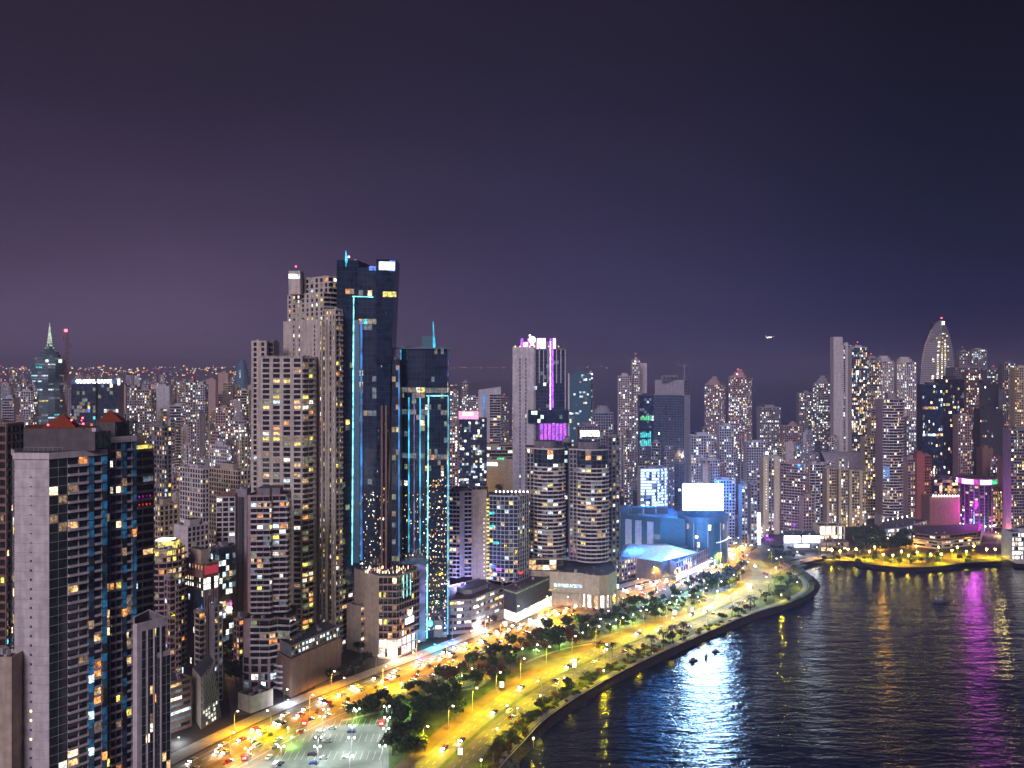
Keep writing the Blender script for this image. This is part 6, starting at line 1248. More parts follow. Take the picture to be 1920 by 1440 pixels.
for k, (p, an) in enumerate(walk(off_line(BALB, 17), 34, 20)):
    put_lamp('street_lamp', LPo, p[0], p[1], an-math.pi/2, f'sodium street lamp on the building side of the avenue, {ordn(k)} from the bottom', 'street lamps along the avenue', ((4, 0, 11), 'bb%d' % (k % 2), EBALB*.6, (ORA, SOD)[k % 2], 1.0, 150) if k % 2 == 0 else None)
for k, (p, an) in enumerate(walk(off_line(BAYR, -7), 32, 10)):
    put_lamp('street_lamp', LPo, p[0], p[1], an+math.pi/2, f'street lamp on the bay road, {ordn(k)} from the left', 'street lamps along the bay road', ((3, 0, 11), 'bay', EBALB*.5, ORA, 1.0, 150) if k % 2 == 0 else None)
for k, (p, an) in enumerate(walk([q[:2] for q in off_line(UPPER, 9)], 28, 5)):
    put_lamp('street_lamp', LPo, p[0], p[1], an-math.pi/2, f'street lamp beside the curving flyover, {ordn(k)} from the near end', 'street lamps along the flyover', ((3, 0, 13), 'fly', EBALB*.25, (1, .85, .6), 1.0, 150))
# twin-headed white lamps of the near parking lot
mp = MB(); mp.tube([(0, 0, 0), (0, 0, 9)], [.12, .08], 'metal', 6); mp.tube([(-1.3, 0, 9.3), (0, 0, 8.9), (1.3, 0, 9.3)], .06, 'metal', 5)
mg = MB(); mg.prism(cyl(-1.3, 0, .38, 8), 8.8, 9.4, 'lamp', True, True); mg2 = MB(); mg2.prism(cyl(1.3, 0, .38, 8), 8.8, 9.4, 'lamp', True, True)
TW = [mp.mesh('pole'), mg.mesh('lamp_glass'), mg2.mesh('lamp_glass')]
for k, (u, v, l_) in enumerate([(611, 1364, 'far left'), (669, 1363, 'far right'), (604, 1378, 'second row left'), (660, 1396, 'second row right'), (597, 1419, 'third row left'), (659, 1420, 'third row right'), (595, 1437, 'front row left'), (656, 1456, 'front row right'), (527, 1437, 'left front'), (465, 1441, 'lower left corner'), (472, 1421, 'left edge'), (725, 1358, 'upper right corner'), (726, 1380, 'right edge upper'), (724, 1402, 'right edge middle'), (717, 1436, 'right edge lower')]):
    x, y, _ = P(u, v); r = tag(empty('parking_lamp', (x, y, 0)), f'twin-headed white parking lot lamp, {l_}', 'street lamp', 'white lamps of the near parking lot')
    for n_, me in zip(('pole', 'lamp_glass', 'lamp_glass'), TW): o = bpy.data.objects.new(n_, me); C.objects.link(o); o.parent = r
    addlight(r, (0, 0, 8.5), 'lot', ELOT, WHT, .6, 150)
# small white park lamps of the car park and gardens
mp = MB(); mp.tube([(0, 0, 0), (0, 0, 5)], [.09, .07], 'metal', 5); mh = MB(); mh.prism(cyl(0, 0, .42, 6), 5, 5.2, 'darkmetal', True); mg = MB(); mg.prism(cyl(0, 0, .4, 8), 4.3, 4.98, 'lamp', True, True)
GL = [mp.mesh('pole'), mh.mesh('lamp_head'), mg.mesh('lamp_glass')]
k = 0; GLP = []
for i in range(120):
    u = R.uniform(930, 1360); v = 1222-(u-930)*.285+R.uniform(-30, 24)
    x, y, _ = P(u, v)
    if near_line(x, y, COST, 15) or near_line(x, y, BALB, 19) or any((x-a)**2+(y-b)**2 < 110 for a, b in GLP): continue
    GLP.append((x, y)); r = tag(empty('garden_lamp', (x, y, 0)), f'small white globe lamp between the trees of the park car park, {ordn(k)} counted as built up the shore' if 0 else 'small white globe lamp among the trees of the park car park', 'lamp post', 'white globe lamps of the park car park'); k += 1
    for n_, me in zip(('pole', 'lamp_head', 'lamp_glass'), GL): o = bpy.data.objects.new(n_, me); C.objects.link(o); o.parent = r
    if k % 2 == 0: addlight(r, (0, 0, 4.2), 'gard%d' % (k % 4), EGAR*1.2, (GRN, YG, GRN, GRN)[k % 4], .4)
for k, (u, v, l_, c_) in enumerate([(752, 1292, 'beside the dark grove under the avenue', GRN), (760, 1337, 'lighting green grass above the parking lot', GRN), (866, 1278, 'in the middle of the round plaza', YG), (885, 1264, 'at the upper rim of the round plaza', GRN), (857, 1262, 'left above the round plaza', GRN), (915, 1266, 'right of the round plaza', YG), (1000, 1398, 'on the lawn near the bottom of the sea wall', YG), (902, 1440, 'on the seaside lawn at the bottom edge', YG), (932, 1380, 'under palms on the seaside lawn', YG), (970, 1340, 'beside rust coloured bushes on the seaside lawn', YG), (1013, 1316, 'on the bright patch of the seaside lawn', YG), (1058, 1282, 'on the seaside lawn left of the lone big palm', YG), (1132, 1268, 'on the seaside lawn near the sea wall', YG), (1335, 1150, 'beside palms near the bend', YG), (1465, 1122, 'on the grassy point', YG), (1495, 1098, 'at the tip of the grassy point', YG), (547, 1396, 'lime lit at the left edge of the parking lot', GRN), (667, 1345, 'lime lit above the parking lot', GRN), (540, 1378, 'by the red bushes left of the parking lot', GRN)]):
    x, y, _ = P(u, v+4); r = tag(empty('garden_lamp', (x, y, 0)), 'garden lamp '+l_, 'lamp post', 'garden lamps of the coastal park')
    for n_, me in zip(('pole', 'lamp_head', 'lamp_glass'), GL): o = bpy.data.objects.new(n_, me); C.objects.link(o); o.parent = r
    addlight(r, (0, 0, 4.2), 'gl%d' % (c_ == GRN), EGAR*.8, c_, .4)
mb = MB(); mb.prism(cyl(0, 0, .4, 8), 4.3, 4.98, 'lampy', True, True); GY = mb.mesh('lamp_glass')
# bay park lamps with bright yellow grass
for k, (u, v) in enumerate([(1605, 1046), (1630, 1050), (1656, 1056), (1674, 1058), (1690, 1050), (1703, 1058), (1575, 1050), (1560, 1048), (1590, 1046), (1850, 1046), (1866, 1046), (1720, 1052), (1745, 1056), (1765, 1056), (1785, 1048), (1795, 1042), (1812, 1050), (1826, 1040), (1640, 1042), (1718, 1040), (1760, 1042)]):
    x, y, _ = P(u, v); r = tag(empty('bay_park_lamp', (x, y, 0)), f'white lamp on the yellow-lit bay park, {ordn(k)} placed along the shore' if 0 else 'slim lamp post on the yellow-lit bay park lawn', 'lamp post', 'lamp posts of the bay park')
    mm = [GL[0], GL[1], GY]
    for n_, me in zip(('pole', 'lamp_head', 'lamp_glass'), mm): o = bpy.data.objects.new(n_, me); C.objects.link(o); o.parent = r; o.scale = (1.7, 1.7, 1.8)
    addlight(r, (0, 0, 7.6), 'bayp%d' % (k % 3), EBAY*1.1, (SOD, YG, ORA)[k % 3], .6, 155)
# lit advertising panels
for k, (u, v, l_) in enumerate([(863, 1424, 'at the bottom of the coastal road'), (941, 1296, 'on the traffic island of the coastal road'), (1077, 1258, 'beside the link road'), (1265, 1158, 'at the edge of the park car park'), (1297, 1152, 'beside the coastal road near the bend'), (1352, 1068, 'below the round mall'), (948, 1180, 'beside the avenue below the dark shop pavilion'), (1158, 1108, 'beside the avenue near the rose-brown block')]):
    x, y, _ = P(u, v); r = tag(empty('advertising_panel', (x, y, 0), -.1), 'white backlit advertising panel '+l_, 'advertising panel', 'backlit advertising panels')
    mb = MB(); mb.prism(fbox(0, 0, 1, 1) and [(-.15, -.1), (.15, -.1), (.15, .1), (-.15, .1)], 0, 2, 'darkmetal'); mb.build('post', r)
    mb = MB(); mb.prism([(-1.25, -.2), (1.25, -.2), (1.25, .2), (-1.25, .2)], 2, 5.6, 'darkmetal', True, True); mb.build('frame', r)
    mb = MB(); mb.prism([(-1.1, -.3), (1.1, -.3), (1.1, -.21), (-1.1, -.21)], 2.15, 5.45, 'bright', True, True); mb.build('panel_face', r)
# coloured facade floodlights that stand at the foot of the cyan towers, mall and casino canopy, with added fill lights on masts and roofs
def flood(lb, x, y, z, e, col, r=2):
    o = tag(empty('floodlight', (x, y, z)), lb, 'floodlight'); mb = MB(); mb.box(0, 0, -.4, .1, .9, .5, 0, 'darkmetal'); mb.build('housing', o)
    mb = MB(); mb.box(0, 0, .12, .3, .8, .45, 0, 'spark'); mb.build('lamp_glass', o); point('bulb', o, (0, -.5, 1.0), e, col, r); return o
for lb, u, v, e, col in (('cyan floodlight at the foot of the glowing tower frame', 815, 1215, 1.6e4, CYA), ('blue floodlight on the forecourt of the cyan framed tower', 850, 1206, 1.2e4, BLU), ('magenta floodlight on the road before the hotel podium', 790, 1234, 6e3, (1, .1, .8)), ('warm white floodlight under the hotel podium', 740, 1236, 2.2e4, (1, .8, .5)),
        ('white floodlight before the low garage', 900, 1182, 1.4e4, (.8, .9, 1)), ('white floodlight before the dark shop pavilion', 1010, 1168, 2.2e4, (.9, 1, .95)), ('white floodlight on the forecourt of the round-corner podium', 1090, 1126, 3.0e4, (1, .95, .8)), ('warm floodlight at the round colonnade', 1130, 1112, 2.0e4, (1, .85, .6)),
        ('blue-white floodlight before the casino canopy', 1300, 1088, 1.8e4, (.5, .6, 1)), ('cool white floodlight on the forecourt below the zigzag balcony tower', 540, 1320, 9e3, (.75, .85, 1)), ('orange floodlight in the side street beside the ribbed office', 440, 1240, 8e3, ORA), ('cool floodlight at the garage forecourt by the left road edge', 335, 1392, 7e3, (.9, 1, 1)),
        ('teal floodlight on the blue mall forecourt', 1200, 1062, 2.5e4, CYA), ('white floodlight of the casino car park', 1180, 1052, 1.4e4, (.8, .9, 1)), ('violet floodlight beside the flyover', 1440, 1010, 1e4, (.5, .1, 1)), ('white floodlight before the cyan sign boards', 1500, 1040, 1.2e4, (.6, .9, 1)),
        ('white floodlight at the roadside pavilion', 1560, 1026, 2.6e4, (1, .95, .75)), ('orange floodlight behind the bay park', 1650, 1030, 1.6e4, ORA), ('magenta floodlight at the terraced mall', 1812, 1022, 4e4, (.9, .05, .8)), ('violet floodlight at the foot of the ring-topped tower', 1826, 998, 5e4, (.6, .1, 1)), ('yellow floodlight right of the ring-topped tower', 1872, 1004, 2.6e4, (1, .75, .2)),
        ('red floodlight at the rose slab near the right edge', 1885, 1000, 1.6e4, (1, .15, .1)), ('orange floodlight at the brown hall', 1770, 985, 1.6e4, ORA), ('pink floodlight between the red-brown towers', 1728, 1000, 1.4e4, (1, .3, .3)), ('yellow floodlight at the foot of the wavy balcony tower', 1640, 1008, 1.6e4, (1, .8, .3)),
        ('orange floodlight among the trees behind the lavender tower', 905, 922, 3.5e4, ORA), ('white floodlight at the orange-lit mall wall', 925, 915, 5e4, (1, .8, .7)), ('gold floodlight in the deep street behind the tallest white tower', 700, 1225, 5e3, ORA)):
    x, y, _ = P(u, v); flood(lb, x, y, 2.2, e, col)
for lb, u, D_, z_, e in (('magenta floodlight on a tall mast before the ring-topped tower', 1822, 958, 26, 7e4), ('blue floodlight on a mast before the left mall panels', 1190, 780, 22, 5e4), ('blue floodlight on a mast before the middle mall panels', 1240, 750, 22, 5e4), ('blue floodlight on a mast at the foot of the rotunda left side', 1290, 750, 22, 6e4), ('blue floodlight on a mast at the foot of the rotunda right side', 1345, 750, 22, 7e4), ('blue floodlight on the mall roof behind the screen', 1260, 860, 56, 5e4), ('blue floodlight on the roof left of the screen', 1215, 870, 56, 5e4), ('blue floodlight behind the rotunda facing the back blocks', 1325, 885, 60, 2e5)):
    x = xat(u, D_); o = flood(lb, x, D_, z_, e, (.04, .30, 1) if 'blue' in lb else (.75, .04, .85), 7); mb = MB(); mb.tube([(0, 0, -z_), (0, 0, -.4)], [.3, .15], 'metal', 5); mb.build('mast', o)  # lamps and masts added for the blue and magenta cast around them
pv_ = (xat(862, 640), 640); flood('lavender floodlight on the garage roof before the lavender balcony tower', pv_[0], 638, 24, 5e4, (.45, .45, 1), 2)  # added lamp, stands in for the cyan tower's light on this front
# roof and forecourt get light from the screen's emissive face and the added blue lamps
# city streets of the left district: lamps between the blocks
k = 0; CITY = []
for i in range(700):
    D_ = R.uniform(520, 2300); u = R.uniform(-10, 960) if D_ > 1050 else R.uniform(280, 476); x = xat(u, D_)
    if not free(x, D_, 2.5) or any((x-a)**2+(D_-b)**2 < 900 for a, b in CITY[-80:]): continue
    CITY.append((x, D_))
for i in range(420):
    D_ = R.uniform(830, 1700); u = R.uniform(1160, 1925); x = xat(u, D_)
    if not free(x, D_, 2.5) or near_line(x, D_, UPPER+BAYR+COST, 15) or any((x-a)**2+(D_-b)**2 < 800 for a, b in CITY[-80:]): continue
    if D_ < 900 and u > 1440: continue
    CITY.append((x, D_))
CITY = CITY[:290]
LPc = lamp_proto(9, 1.2, 'sparkw', .65); LPd = lamp_proto(9, 1.2, 'spark', .65)
for i, (x, y) in enumerate(CITY):
    col = R.choice((ORA, SOD, (1, .8, .55), (.8, .85, 1), (1, .5, .25)))
    put_lamp('city_lamp', LPc if i % 2 else LPd, x, y, R.random()*6, 'small lamp between the apartment blocks of the city behind', 'lamps in the streets of the city behind', ((1.2, 0, 8), 'city%d' % (i % 5), ECITY, col, .8, None) if i % 2 == 0 else None)
# far plain: thousands of lamps reading as one carpet of light
mb = MB()
def dot(u, v, s_, m, z=None):
    D_ = F*(H-6)/(v-V0) if v > 704 else R.uniform(6800, 8900)
    D_ = min(D_, 8900); zz = 6 if v > 704 else zat(v, D_)
    x = xat(u, D_); r_ = s_*D_/F*.5; mb.prism([(x-r_, D_-r_), (x+r_, D_-r_), (x+r_, D_+r_), (x-r_, D_+r_)], zz-r_, zz+r_, m, True)
for i in range(1500):
    u = R.uniform(-20, 476); v = 684.5+abs(R.gauss(0, 1))*30+R.random()*8
    if v > 790: continue
    cl = .5+.5*math.sin(u*.045)*math.sin(v*.31+u*.01)
    if R.random() > .15+.85*cl*cl: continue
    dot(u, v, R.choice((.8, 1.0, 1.2, 1.6, 2.2)), R.choices(['farwarm', 'faryellow', 'farwhite', 'farred'], [6, 3, 3, 1.2])[0])
for i in range(46): dot(R.uniform(842, 915), R.choice((707, 708, 712, 714)), R.choice((1, 1.3, 1.8)), R.choice(['faryellow', 'farwarm', 'farwhite']))
for i in range(26): dot(R.uniform(842, 960), 688.5+R.random()*1.2, .9, R.choice(['farred', 'farwarm']))
for u, v in ((1086, 689.5), (1103, 687), (1128, 686.5), (1138, 690), (1100, 689)): dot(u, v, 1.1, 'farwhite')
o = mb.build('distant_lamps'); o['kind'] = 'stuff'

# ---- cars
def car_meshes(paint, L_=4.4, van=False):
    hw = .88; prof = [(-2.2, .35), (-2.2, .82), (-1.75, .95), (-1.45, 1.0), (-.8, 1.42), (.45, 1.45), (1.15, .98), (2.0, .85), (2.2, .65), (2.2, .35)] if not van else [(-2.5, .4), (-2.5, 1.9), (-2.3, 2.05), (1.3, 2.05), (1.9, 1.2), (2.4, 1.05), (2.5, .8), (2.5, .4)]
    mb = MB(); n = len(prof); tp = lambda z: hw*(1-.22*max(0, (z-.95)/.5)) if not van else hw*1.05
    for i in range(n):
        (x0, z0), (x1, z1) = prof[i], prof[(i+1) % n]; a, b = tp(z0), tp(z1)
        mb.q((x0, a, z0), (x1, b, z1), (x1, -b, z1), (x0, -a, z0), paint)
    for s_ in (1, -1):
        low = [(x, z) for x, z in prof if z <= 1.01] if not van else prof
        lo = [(x, s_*tp(z), z) for x, z in prof]; mb.poly(lo if s_ < 0 else lo[::-1], paint)
    g = MB()
    if not van:
        g.q((1.13, -.72, 1.02), (1.13, .72, 1.02), (.48, .62, 1.44), (.48, -.62, 1.44), 'cardark'); g.q((-1.43, .72, 1.03), (-1.43, -.72, 1.03), (-.83, -.62, 1.43), (-.83, .62, 1.43), 'cardark')
        for s_ in (1, -1): q = [(-1.25, s_*.87, 1.02), (.95, s_*.87, 1.02), (.4, s_*.735, 1.38), (-.75, s_*.735, 1.38)]; g.poly(q if s_ < 0 else q[::-1], 'cardark')
    else:
        g.q((1.86, -.8, 1.28), (1.86, .8, 1.28), (1.36, .75, 1.95), (1.36, -.75, 1.95), 'cardark')
        for s_ in (1, -1): q = [(-2.2, s_*.94, 1.2), (1.3, s_*.94, 1.2), (1.1, s_*.94, 1.85), (-2.2, s_*.94, 1.85)]; g.poly(q if s_ < 0 else q[::-1], 'cardark')
    wh = MB(); rr_ = .33
    ring = [(rr_*math.cos(t_*math.pi/5), rr_*math.sin(t_*math.pi/5)) for t_ in range(10)]
    for i in range(10): a, b = ring[i], ring[(i+1) % 10]; wh.q((a[0], .1, a[1]+rr_), (b[0], .1, b[1]+rr_), (b[0], -.1, b[1]+rr_), (a[0], -.1, a[1]+rr_), 'tyre')
    wh.poly([(a, -.1, b+rr_) for a, b in ring], 'tyre'); wh.poly([(a, .1, b+rr_) for a, b in ring[::-1]], 'tyre')
    hl = MB(); hl.box(0, 0, -.1, .12, .08, .36, 0, 'head'); tl = MB(); tl.box(0, 0, -.08, .1, .06, .34, 0, 'tail')
    ho = MB(); ho.box(0, 0, -.1, .12, .08, .36, 0, 'metal')
    return dict(body=mb.mesh('body'), window=g.mesh('window'), wheel=wh.mesh('wheel'), head=hl.mesh('headlight'), tail=tl.mesh('taillight'), off=ho.mesh('headlight'), van=van)
CARS = {n: car_meshes(m) for n, m in (('white', 'carwhite'), ('dark', 'cardark'), ('blue', 'carblue'), ('silver', 'carsilver'), ('red', 'carred'))}; CARS['van'] = car_meshes('carwhite', van=True)
def put_car(kind, x, y, rz, label, group, lit=True, cat='car', beam=0, hs=1.0, z=.07):
    m = CARS[kind]; r = tag(empty('parked_car' if not lit else 'car', (x, y, z), rz), label, cat, group); f_ = 2.5 if m['van'] else 2.2
    def a(n_, me, loc): o = bpy.data.objects.new(n_, me); C.objects.link(o); o.parent = r; o.location = loc; return o
    a('body', m['body'], (0, 0, 0)); a('window', m['window'], (0, 0, 0))
    for wx in (1.35, -1.35):
        for wy in (.82, -.82): a('wheel', m['wheel'], (wx, wy, 0))
    for wy in (.6, -.6):
        h_ = a('headlight', m['head'] if lit else m['off'], (f_+.02, wy, .68)); h_.scale = (1, hs, hs)
        a('taillight', m['tail'] if lit else m['tail'], (-f_-.02, wy, .78)) if lit else None
    if beam:
        l = addlight(r, (f_+.3, 0, .9), 'beam', EBEAM, (1, .96, .86), .5, 95, .9, rot=(0, math.radians(-68), 0)); l.name = 'beam'
    return r
for u, v, kd, rz, lb in ((564, 1373, 'white', 2.9, 'white car parked at the upper left corner of the near lot'), (601, 1372, 'white', 3.1, 'white car beside the upper left twin lamp'), (623, 1367, 'silver', 0, 'pale silver car in the upper middle of the near lot'), (659, 1373, 'blue', 3.1, 'bright blue car under the upper right twin lamp'),
        (596, 1386, 'dark', 3.1, 'black car in the second row, left one of a pair'), (614, 1391, 'silver', 3.1, 'silver car in the second row, right one of a pair'), (585, 1417, 'dark', 3.1, 'black car in the third row, left one of a pair'), (607, 1423, 'silver', 3.2, 'grey car in the third row, right one of a pair'),
        (651, 1421, 'white', 3.1, 'lone white car on the right in the third row'), (588, 1433, 'blue', 3.1, 'dark blue car in the front row by a lamp'), (504, 1422, 'white', 1.3, 'white car alone at the lower left of the lot, nose to the avenue'), (517, 1437, 'van', 1.4, 'white van at the bottom edge of the lot'), (527, 1434, 'dark', 1.4, 'black car right beside the white van')):
    x, y, _ = P(u, v); put_car(kd, x, y, rz, lb, 'cars in the near parking lot', False, 'car' if kd != 'van' else 'van', z=.06)
# cars on the avenue and the coastal road, headlights towards or away
def along(ln, s_):
    acc = 0
    for i in range(len(ln)-1):
        a, b = ln[i], ln[i+1]; l = math.hypot(b[0]-a[0], b[1]-a[1])
        if acc+l >= s_: t_ = (s_-acc)/l; return (a[0]+(b[0]-a[0])*t_, a[1]+(b[1]-a[1])*t_), math.atan2(b[1]-a[1], b[0]-a[0])
        acc += l
    return ln[-1], 0
def length(ln): return sum(math.hypot(b[0]-a[0], b[1]-a[1]) for a, b in zip(ln, ln[1:]))
ks = ['white', 'silver', 'dark', 'red', 'white', 'blue', 'silver', 'van']
def traffic(ln, lanes, gap, start, end, back, group, roadname, beam_every=1):
    n = 0
    for li, d in enumerate(lanes):
        q = off_line(ln, d); s_ = start+R.random()*gap; Lq = length(q)-end; q_ = 0
        while s_ < Lq:
            (x, y), an = along(q, s_); kd = R.choice(ks); z_ = .07
            side = 'down' if back else 'up'
            put_car(kd, x, y, an+(math.pi if back else 0), f'{kd if kd != "van" else "white"} {"van" if kd == "van" else "car"} driving {side} {roadname}, {ordn(li)} lane from the middle, {ordn(q_)} from the bottom', group, True, 'van' if kd == 'van' else 'car', beam=1 if back and n % beam_every == 0 else 0, hs=2.2 if back else 1.3)
            q_ += 1; n += 1; s_ += gap*R.uniform(.5, 1.6)
traffic(BALB, (4.2, 7.8, 11.4), 17, 0, 30, True, 'cars coming down the avenue', 'the avenue')
traffic(BALB, (-4.2, -7.8, -11.4), 23, 0, 40, False, 'cars going up the avenue', 'the avenue')
traffic(COST, (3.5, 7.5), 60, 25, 60, True, 'cars coming down the coastal road', 'the coastal road')
traffic(COST, (-3.5, -7.5), 80, 60, 60, False, 'cars going up the coastal road', 'the coastal road')
for i in range(22):      # dense queue on the flyover bend
    (x, y), an = along(off_line(UPPER, R.choice((-4, 0, 4))), 8+i*6); k_ = i*6/170; put_car(R.choice(ks[:7]), x, y, an+math.pi, 'car queuing on the curved flyover with bright headlights', 'cars queuing on the flyover', True, beam=i % 3 == 0, hs=1.8, z=.12+5.4*math.sin(math.pi*min(1, (8+i*6)/max(length(UPPER), 1))))
for i in range(12):
    (x, y), an = along(off_line(BAYR, R.choice((-2.6, 2.6))), 20+i*22); put_car(R.choice(ks[:7]), x, y, an, 'car on the bay road in front of the sign boards', 'cars on the bay road', True, z=.06)
# parked cars in the park car park and the casino forecourt: single small meshes, nothing of their parts shows
def small_car(paint):
    mb = MB(); mb.prism([(-2.1, -.85), (2.1, -.85), (2.1, .85), (-2.1, .85)], .3, .9, paint, True); t2 = [(-1.3, -.7), (.9, -.7), (.9, .7), (-1.3, .7)]; mb.prism(t2, .9, 1.4, 'cardark', True, mt=paint)
    for wx in (-1.3, 1.3):
        for wy in (-.8, .8): mb.box(wx, wy, 0, .6, .6, .2, 0, 'tyre')
    return mb.mesh('parked_car')
SM = [small_car(m) for m in ('carwhite', 'cardark', 'carsilver', 'carred', 'carblue', 'carsilver')]
spots = []
for row in range(9):
    for c_ in range(34):
        u = 985+c_*10.5+R.uniform(-1, 1); v = 1226-(u-960)*.305-row*7+10
        if R.random() < .42: spots.append((u, v))
n = 0
for u, v in spots:
    x, y, _ = P(u, v)
    if near_line(x, y, COST, 15) or near_line(x, y, BALB, 20) or not (1000 < u < 1345): continue
    o = bpy.data.objects.new('parked_car', R.choice(SM)); C.objects.link(o); o.location = (x, y, .06); o.rotation_euler = (0, 0, A53+math.pi/2+R.choice((0, math.pi))); tag(o, 'small parked car among the trees of the park car park', 'car', 'cars in the park car park'); n += 1
for i in range(36):
    u, v = R.uniform(1050, 1130), R.uniform(1126, 1142); v = 1146-(u-1050)*.3+R.uniform(-4, 4)
    x, y, _ = P(u, v); 
    if near_line(x, y, BALB, 19): continue
    o = bpy.data.objects.new('parked_car', R.choice(SM)); C.objects.link(o); o.location = (x, y, .02); o.rotation_euler = (0, 0, A53+math.pi/2); tag(o, 'parked car on the glaring forecourt below the round balcony towers', 'car', 'cars on the forecourt')

# ---- trees and palms
def crown_mesh(name, m, r=3.6, h=4.6, n=420, z0=3.0, seed=0, lobes=6, leaf=.62):
    rg = random.Random(seed); mb = MB(); L_ = [(rg.uniform(-.55, .55)*r, rg.uniform(-.55, .55)*r, z0+h*rg.uniform(.25, .75), r*rg.uniform(.38, .62)) for _ in range(lobes)]
    for i in range(n):
        a, b, c, rr_ = rg.choice(L_); d = Vector((rg.gauss(0, 1), rg.gauss(0, 1), rg.gauss(0, .75))).normalized()*rr_*rg.uniform(.55, 1.08)
        p = Vector((a, b, c))+d; t1 = Vector((rg.gauss(0, 1), rg.gauss(0, 1), rg.gauss(0, .6))).normalized(); t2 = t1.cross(Vector((rg.gauss(0, 1), rg.gauss(0, 1), rg.gauss(0, 1))).normalized())
        s_ = leaf*rg.uniform(.5, 1.2); t1 = t1*s_; t2 = t2*s_*.8; mb.q(tuple(p-t1-t2), tuple(p+t1-t2), tuple(p+t1+t2*.6), tuple(p-t1*.6+t2), m)
    return mb.mesh(name)
def trunk_mesh(z0, seed):
    rg = random.Random(seed); mb = MB(); top_ = (rg.uniform(-.3, .3), rg.uniform(-.3, .3), z0); mb.tube([(0, 0, 0), (0, 0, z0*.5), top_], [.26, .2, .16], 'bark', 6)
    for k in range(4): a_ = k*1.6+rg.random(); mb.tube([top_, (top_[0]+1.2*math.cos(a_), top_[1]+1.2*math.sin(a_), z0+1.4)], [.12, .05], 'bark', 4)
    return mb.mesh('trunk')
CR = [crown_mesh('crown', m, seed=i, n=n_, r=r_, h=h_) for i, (m, n_, r_, h_) in enumerate((('leaf', 420, 3.8, 4.6), ('leaf2', 460, 4.4, 4.8), ('leaf', 360, 3.0, 4.0), ('leafred', 330, 3.4, 4.0), ('leaf2', 420, 3.6, 5.6), ('leaf', 400, 4.0, 4.0)))]
TR = [trunk_mesh(3.4, i) for i in range(3)]
SH = [crown_mesh('shrub', m, r=2.4, h=1.8, z0=-.1, n=200, seed=20+i, leaf=.42, lobes=5) for i, m in enumerate(('leaf', 'leafred', 'leaf2'))]
def tree(x, y, k, s_, label, group, cat='tree'):
    r = tag(empty('tree', (x, y, 0), R.random()*6), label, cat, group); r.scale = (s_, s_, s_*R.uniform(.85, 1.15))
    for n_, me in (('trunk', R.choice(TR)), ('crown', CR[k])): o = bpy.data.objects.new(n_, me); C.objects.link(o); o.parent = r
    return r
def inpoly(x, y, pl):
    c_ = False; j = len(pl)-1
    for i in range(len(pl)):
        if (pl[i][1] > y) != (pl[j][1] > y) and x < (pl[j][0]-pl[i][0])*(y-pl[i][1])/(pl[j][1]-pl[i][1])+pl[i][0]: c_ = not c_
        j = i
    return c_
import numpy as np
def merge_trees(name, items):
    cache = {}; V, Fc, MI, mats = [], [], [], []; base = 0
    for x, y, k, s_ in items:
        for me in (CR[k], TR[0]):
            if me.name not in cache:
                a = np.empty(len(me.vertices)*3, 'f'); me.vertices.foreach_get('co', a); cache[me.name] = (a.reshape(-1, 3), [tuple(p.vertices) for p in me.polygons])
                if me.materials[0] not in mats: mats.append(me.materials[0])
            a, f = cache[me.name]; an = R.random()*6; c_, n_ = math.cos(an), math.sin(an)
            V.append(np.stack([x+s_*(a[:, 0]*c_-a[:, 1]*n_), y+s_*(a[:, 0]*n_+a[:, 1]*c_), s_*a[:, 2]], 1)); Fc += [tuple(i+base for i in p) for p in f]; MI += [mats.index(me.materials[0])]*len(f); base += len(a)
    me = bpy.data.meshes.new(name); me.from_pydata(np.concatenate(V).tolist(), [], Fc)
    for m in mats: me.materials.append(m)
    me.polygons.foreach_set('material_index', MI); o = bpy.data.objects.new(name, me); C.objects.link(o); o['kind'] = 'stuff'; return o
FAR = []
TP = []
def scatter(n, us, vs, kinds, s_, label, group, mind=5, extra=None, slope=0, road=True, far=False):
    k = 0; got = []
    for i in range(n*12):
        if k >= n: break
        u = R.uniform(*us); v = R.uniform(*vs)+slope*(u-us[0]); x, y, _ = P(u, v)
        if road and (near_line(x, y, COST, 16.5) or near_line(x, y, BALB, 20) or near_line(x, y, PROM, 4) or near_line(x, y, LINK, 6) or inpoly(x, y, LOT)): continue
        if any((x-a)**2+(y-b)**2 < mind*mind for a, b in TP): continue
        if extra and not extra(x, y): continue
        TP.append((x, y)); k += 1; kd = R.choice(kinds); sz = R.uniform(*s_)
        if far: FAR.append((x, y, kd, sz)); continue
        got.append((u, kd, sz, tree(x, y, kd, sz, label, group)))
    if 1 < len(got) <= 40:
        got.sort(key=lambda g_: g_[0]); m_ = (s_[0]+s_[1])/2
        for i, (u, kd, sz, o) in enumerate(got): o['label'] = f"{'larger' if sz > m_ else 'smaller'} {'rust' if kd == 3 else 'dark' if kd in (1, 4) else 'green'} tree, {ordn(i)} from the left {label}"
scatter(26, (745, 868), (1295, 1350), (0, 1, 4, 1), (.6, 1.0), 'in the grove above the parking lot', 'trees of the grove above the parking lot', 5.5)
scatter(16, (735, 800), (1345, 1425), (1, 4, 0), (.8, 1.2), 'along the parking lot right edge', 'trees right of the parking lot', 5)
scatter(12, (645, 760), (1322, 1350), (0, 1, 2), (.7, 1.1), 'in the strip above the parking lot', 'trees above the parking lot', 5)
scatter(16, (478, 560), (1352, 1402), (0, 3, 3, 1), (.7, 1.1), 'beside the parking lot left edge', 'trees left of the parking lot', 4.5)
scatter(30, (810, 960), (1225, 1292), (0, 1, 3, 4), (.7, 1.25), 'around the round plaza', 'trees round the plaza', 6)
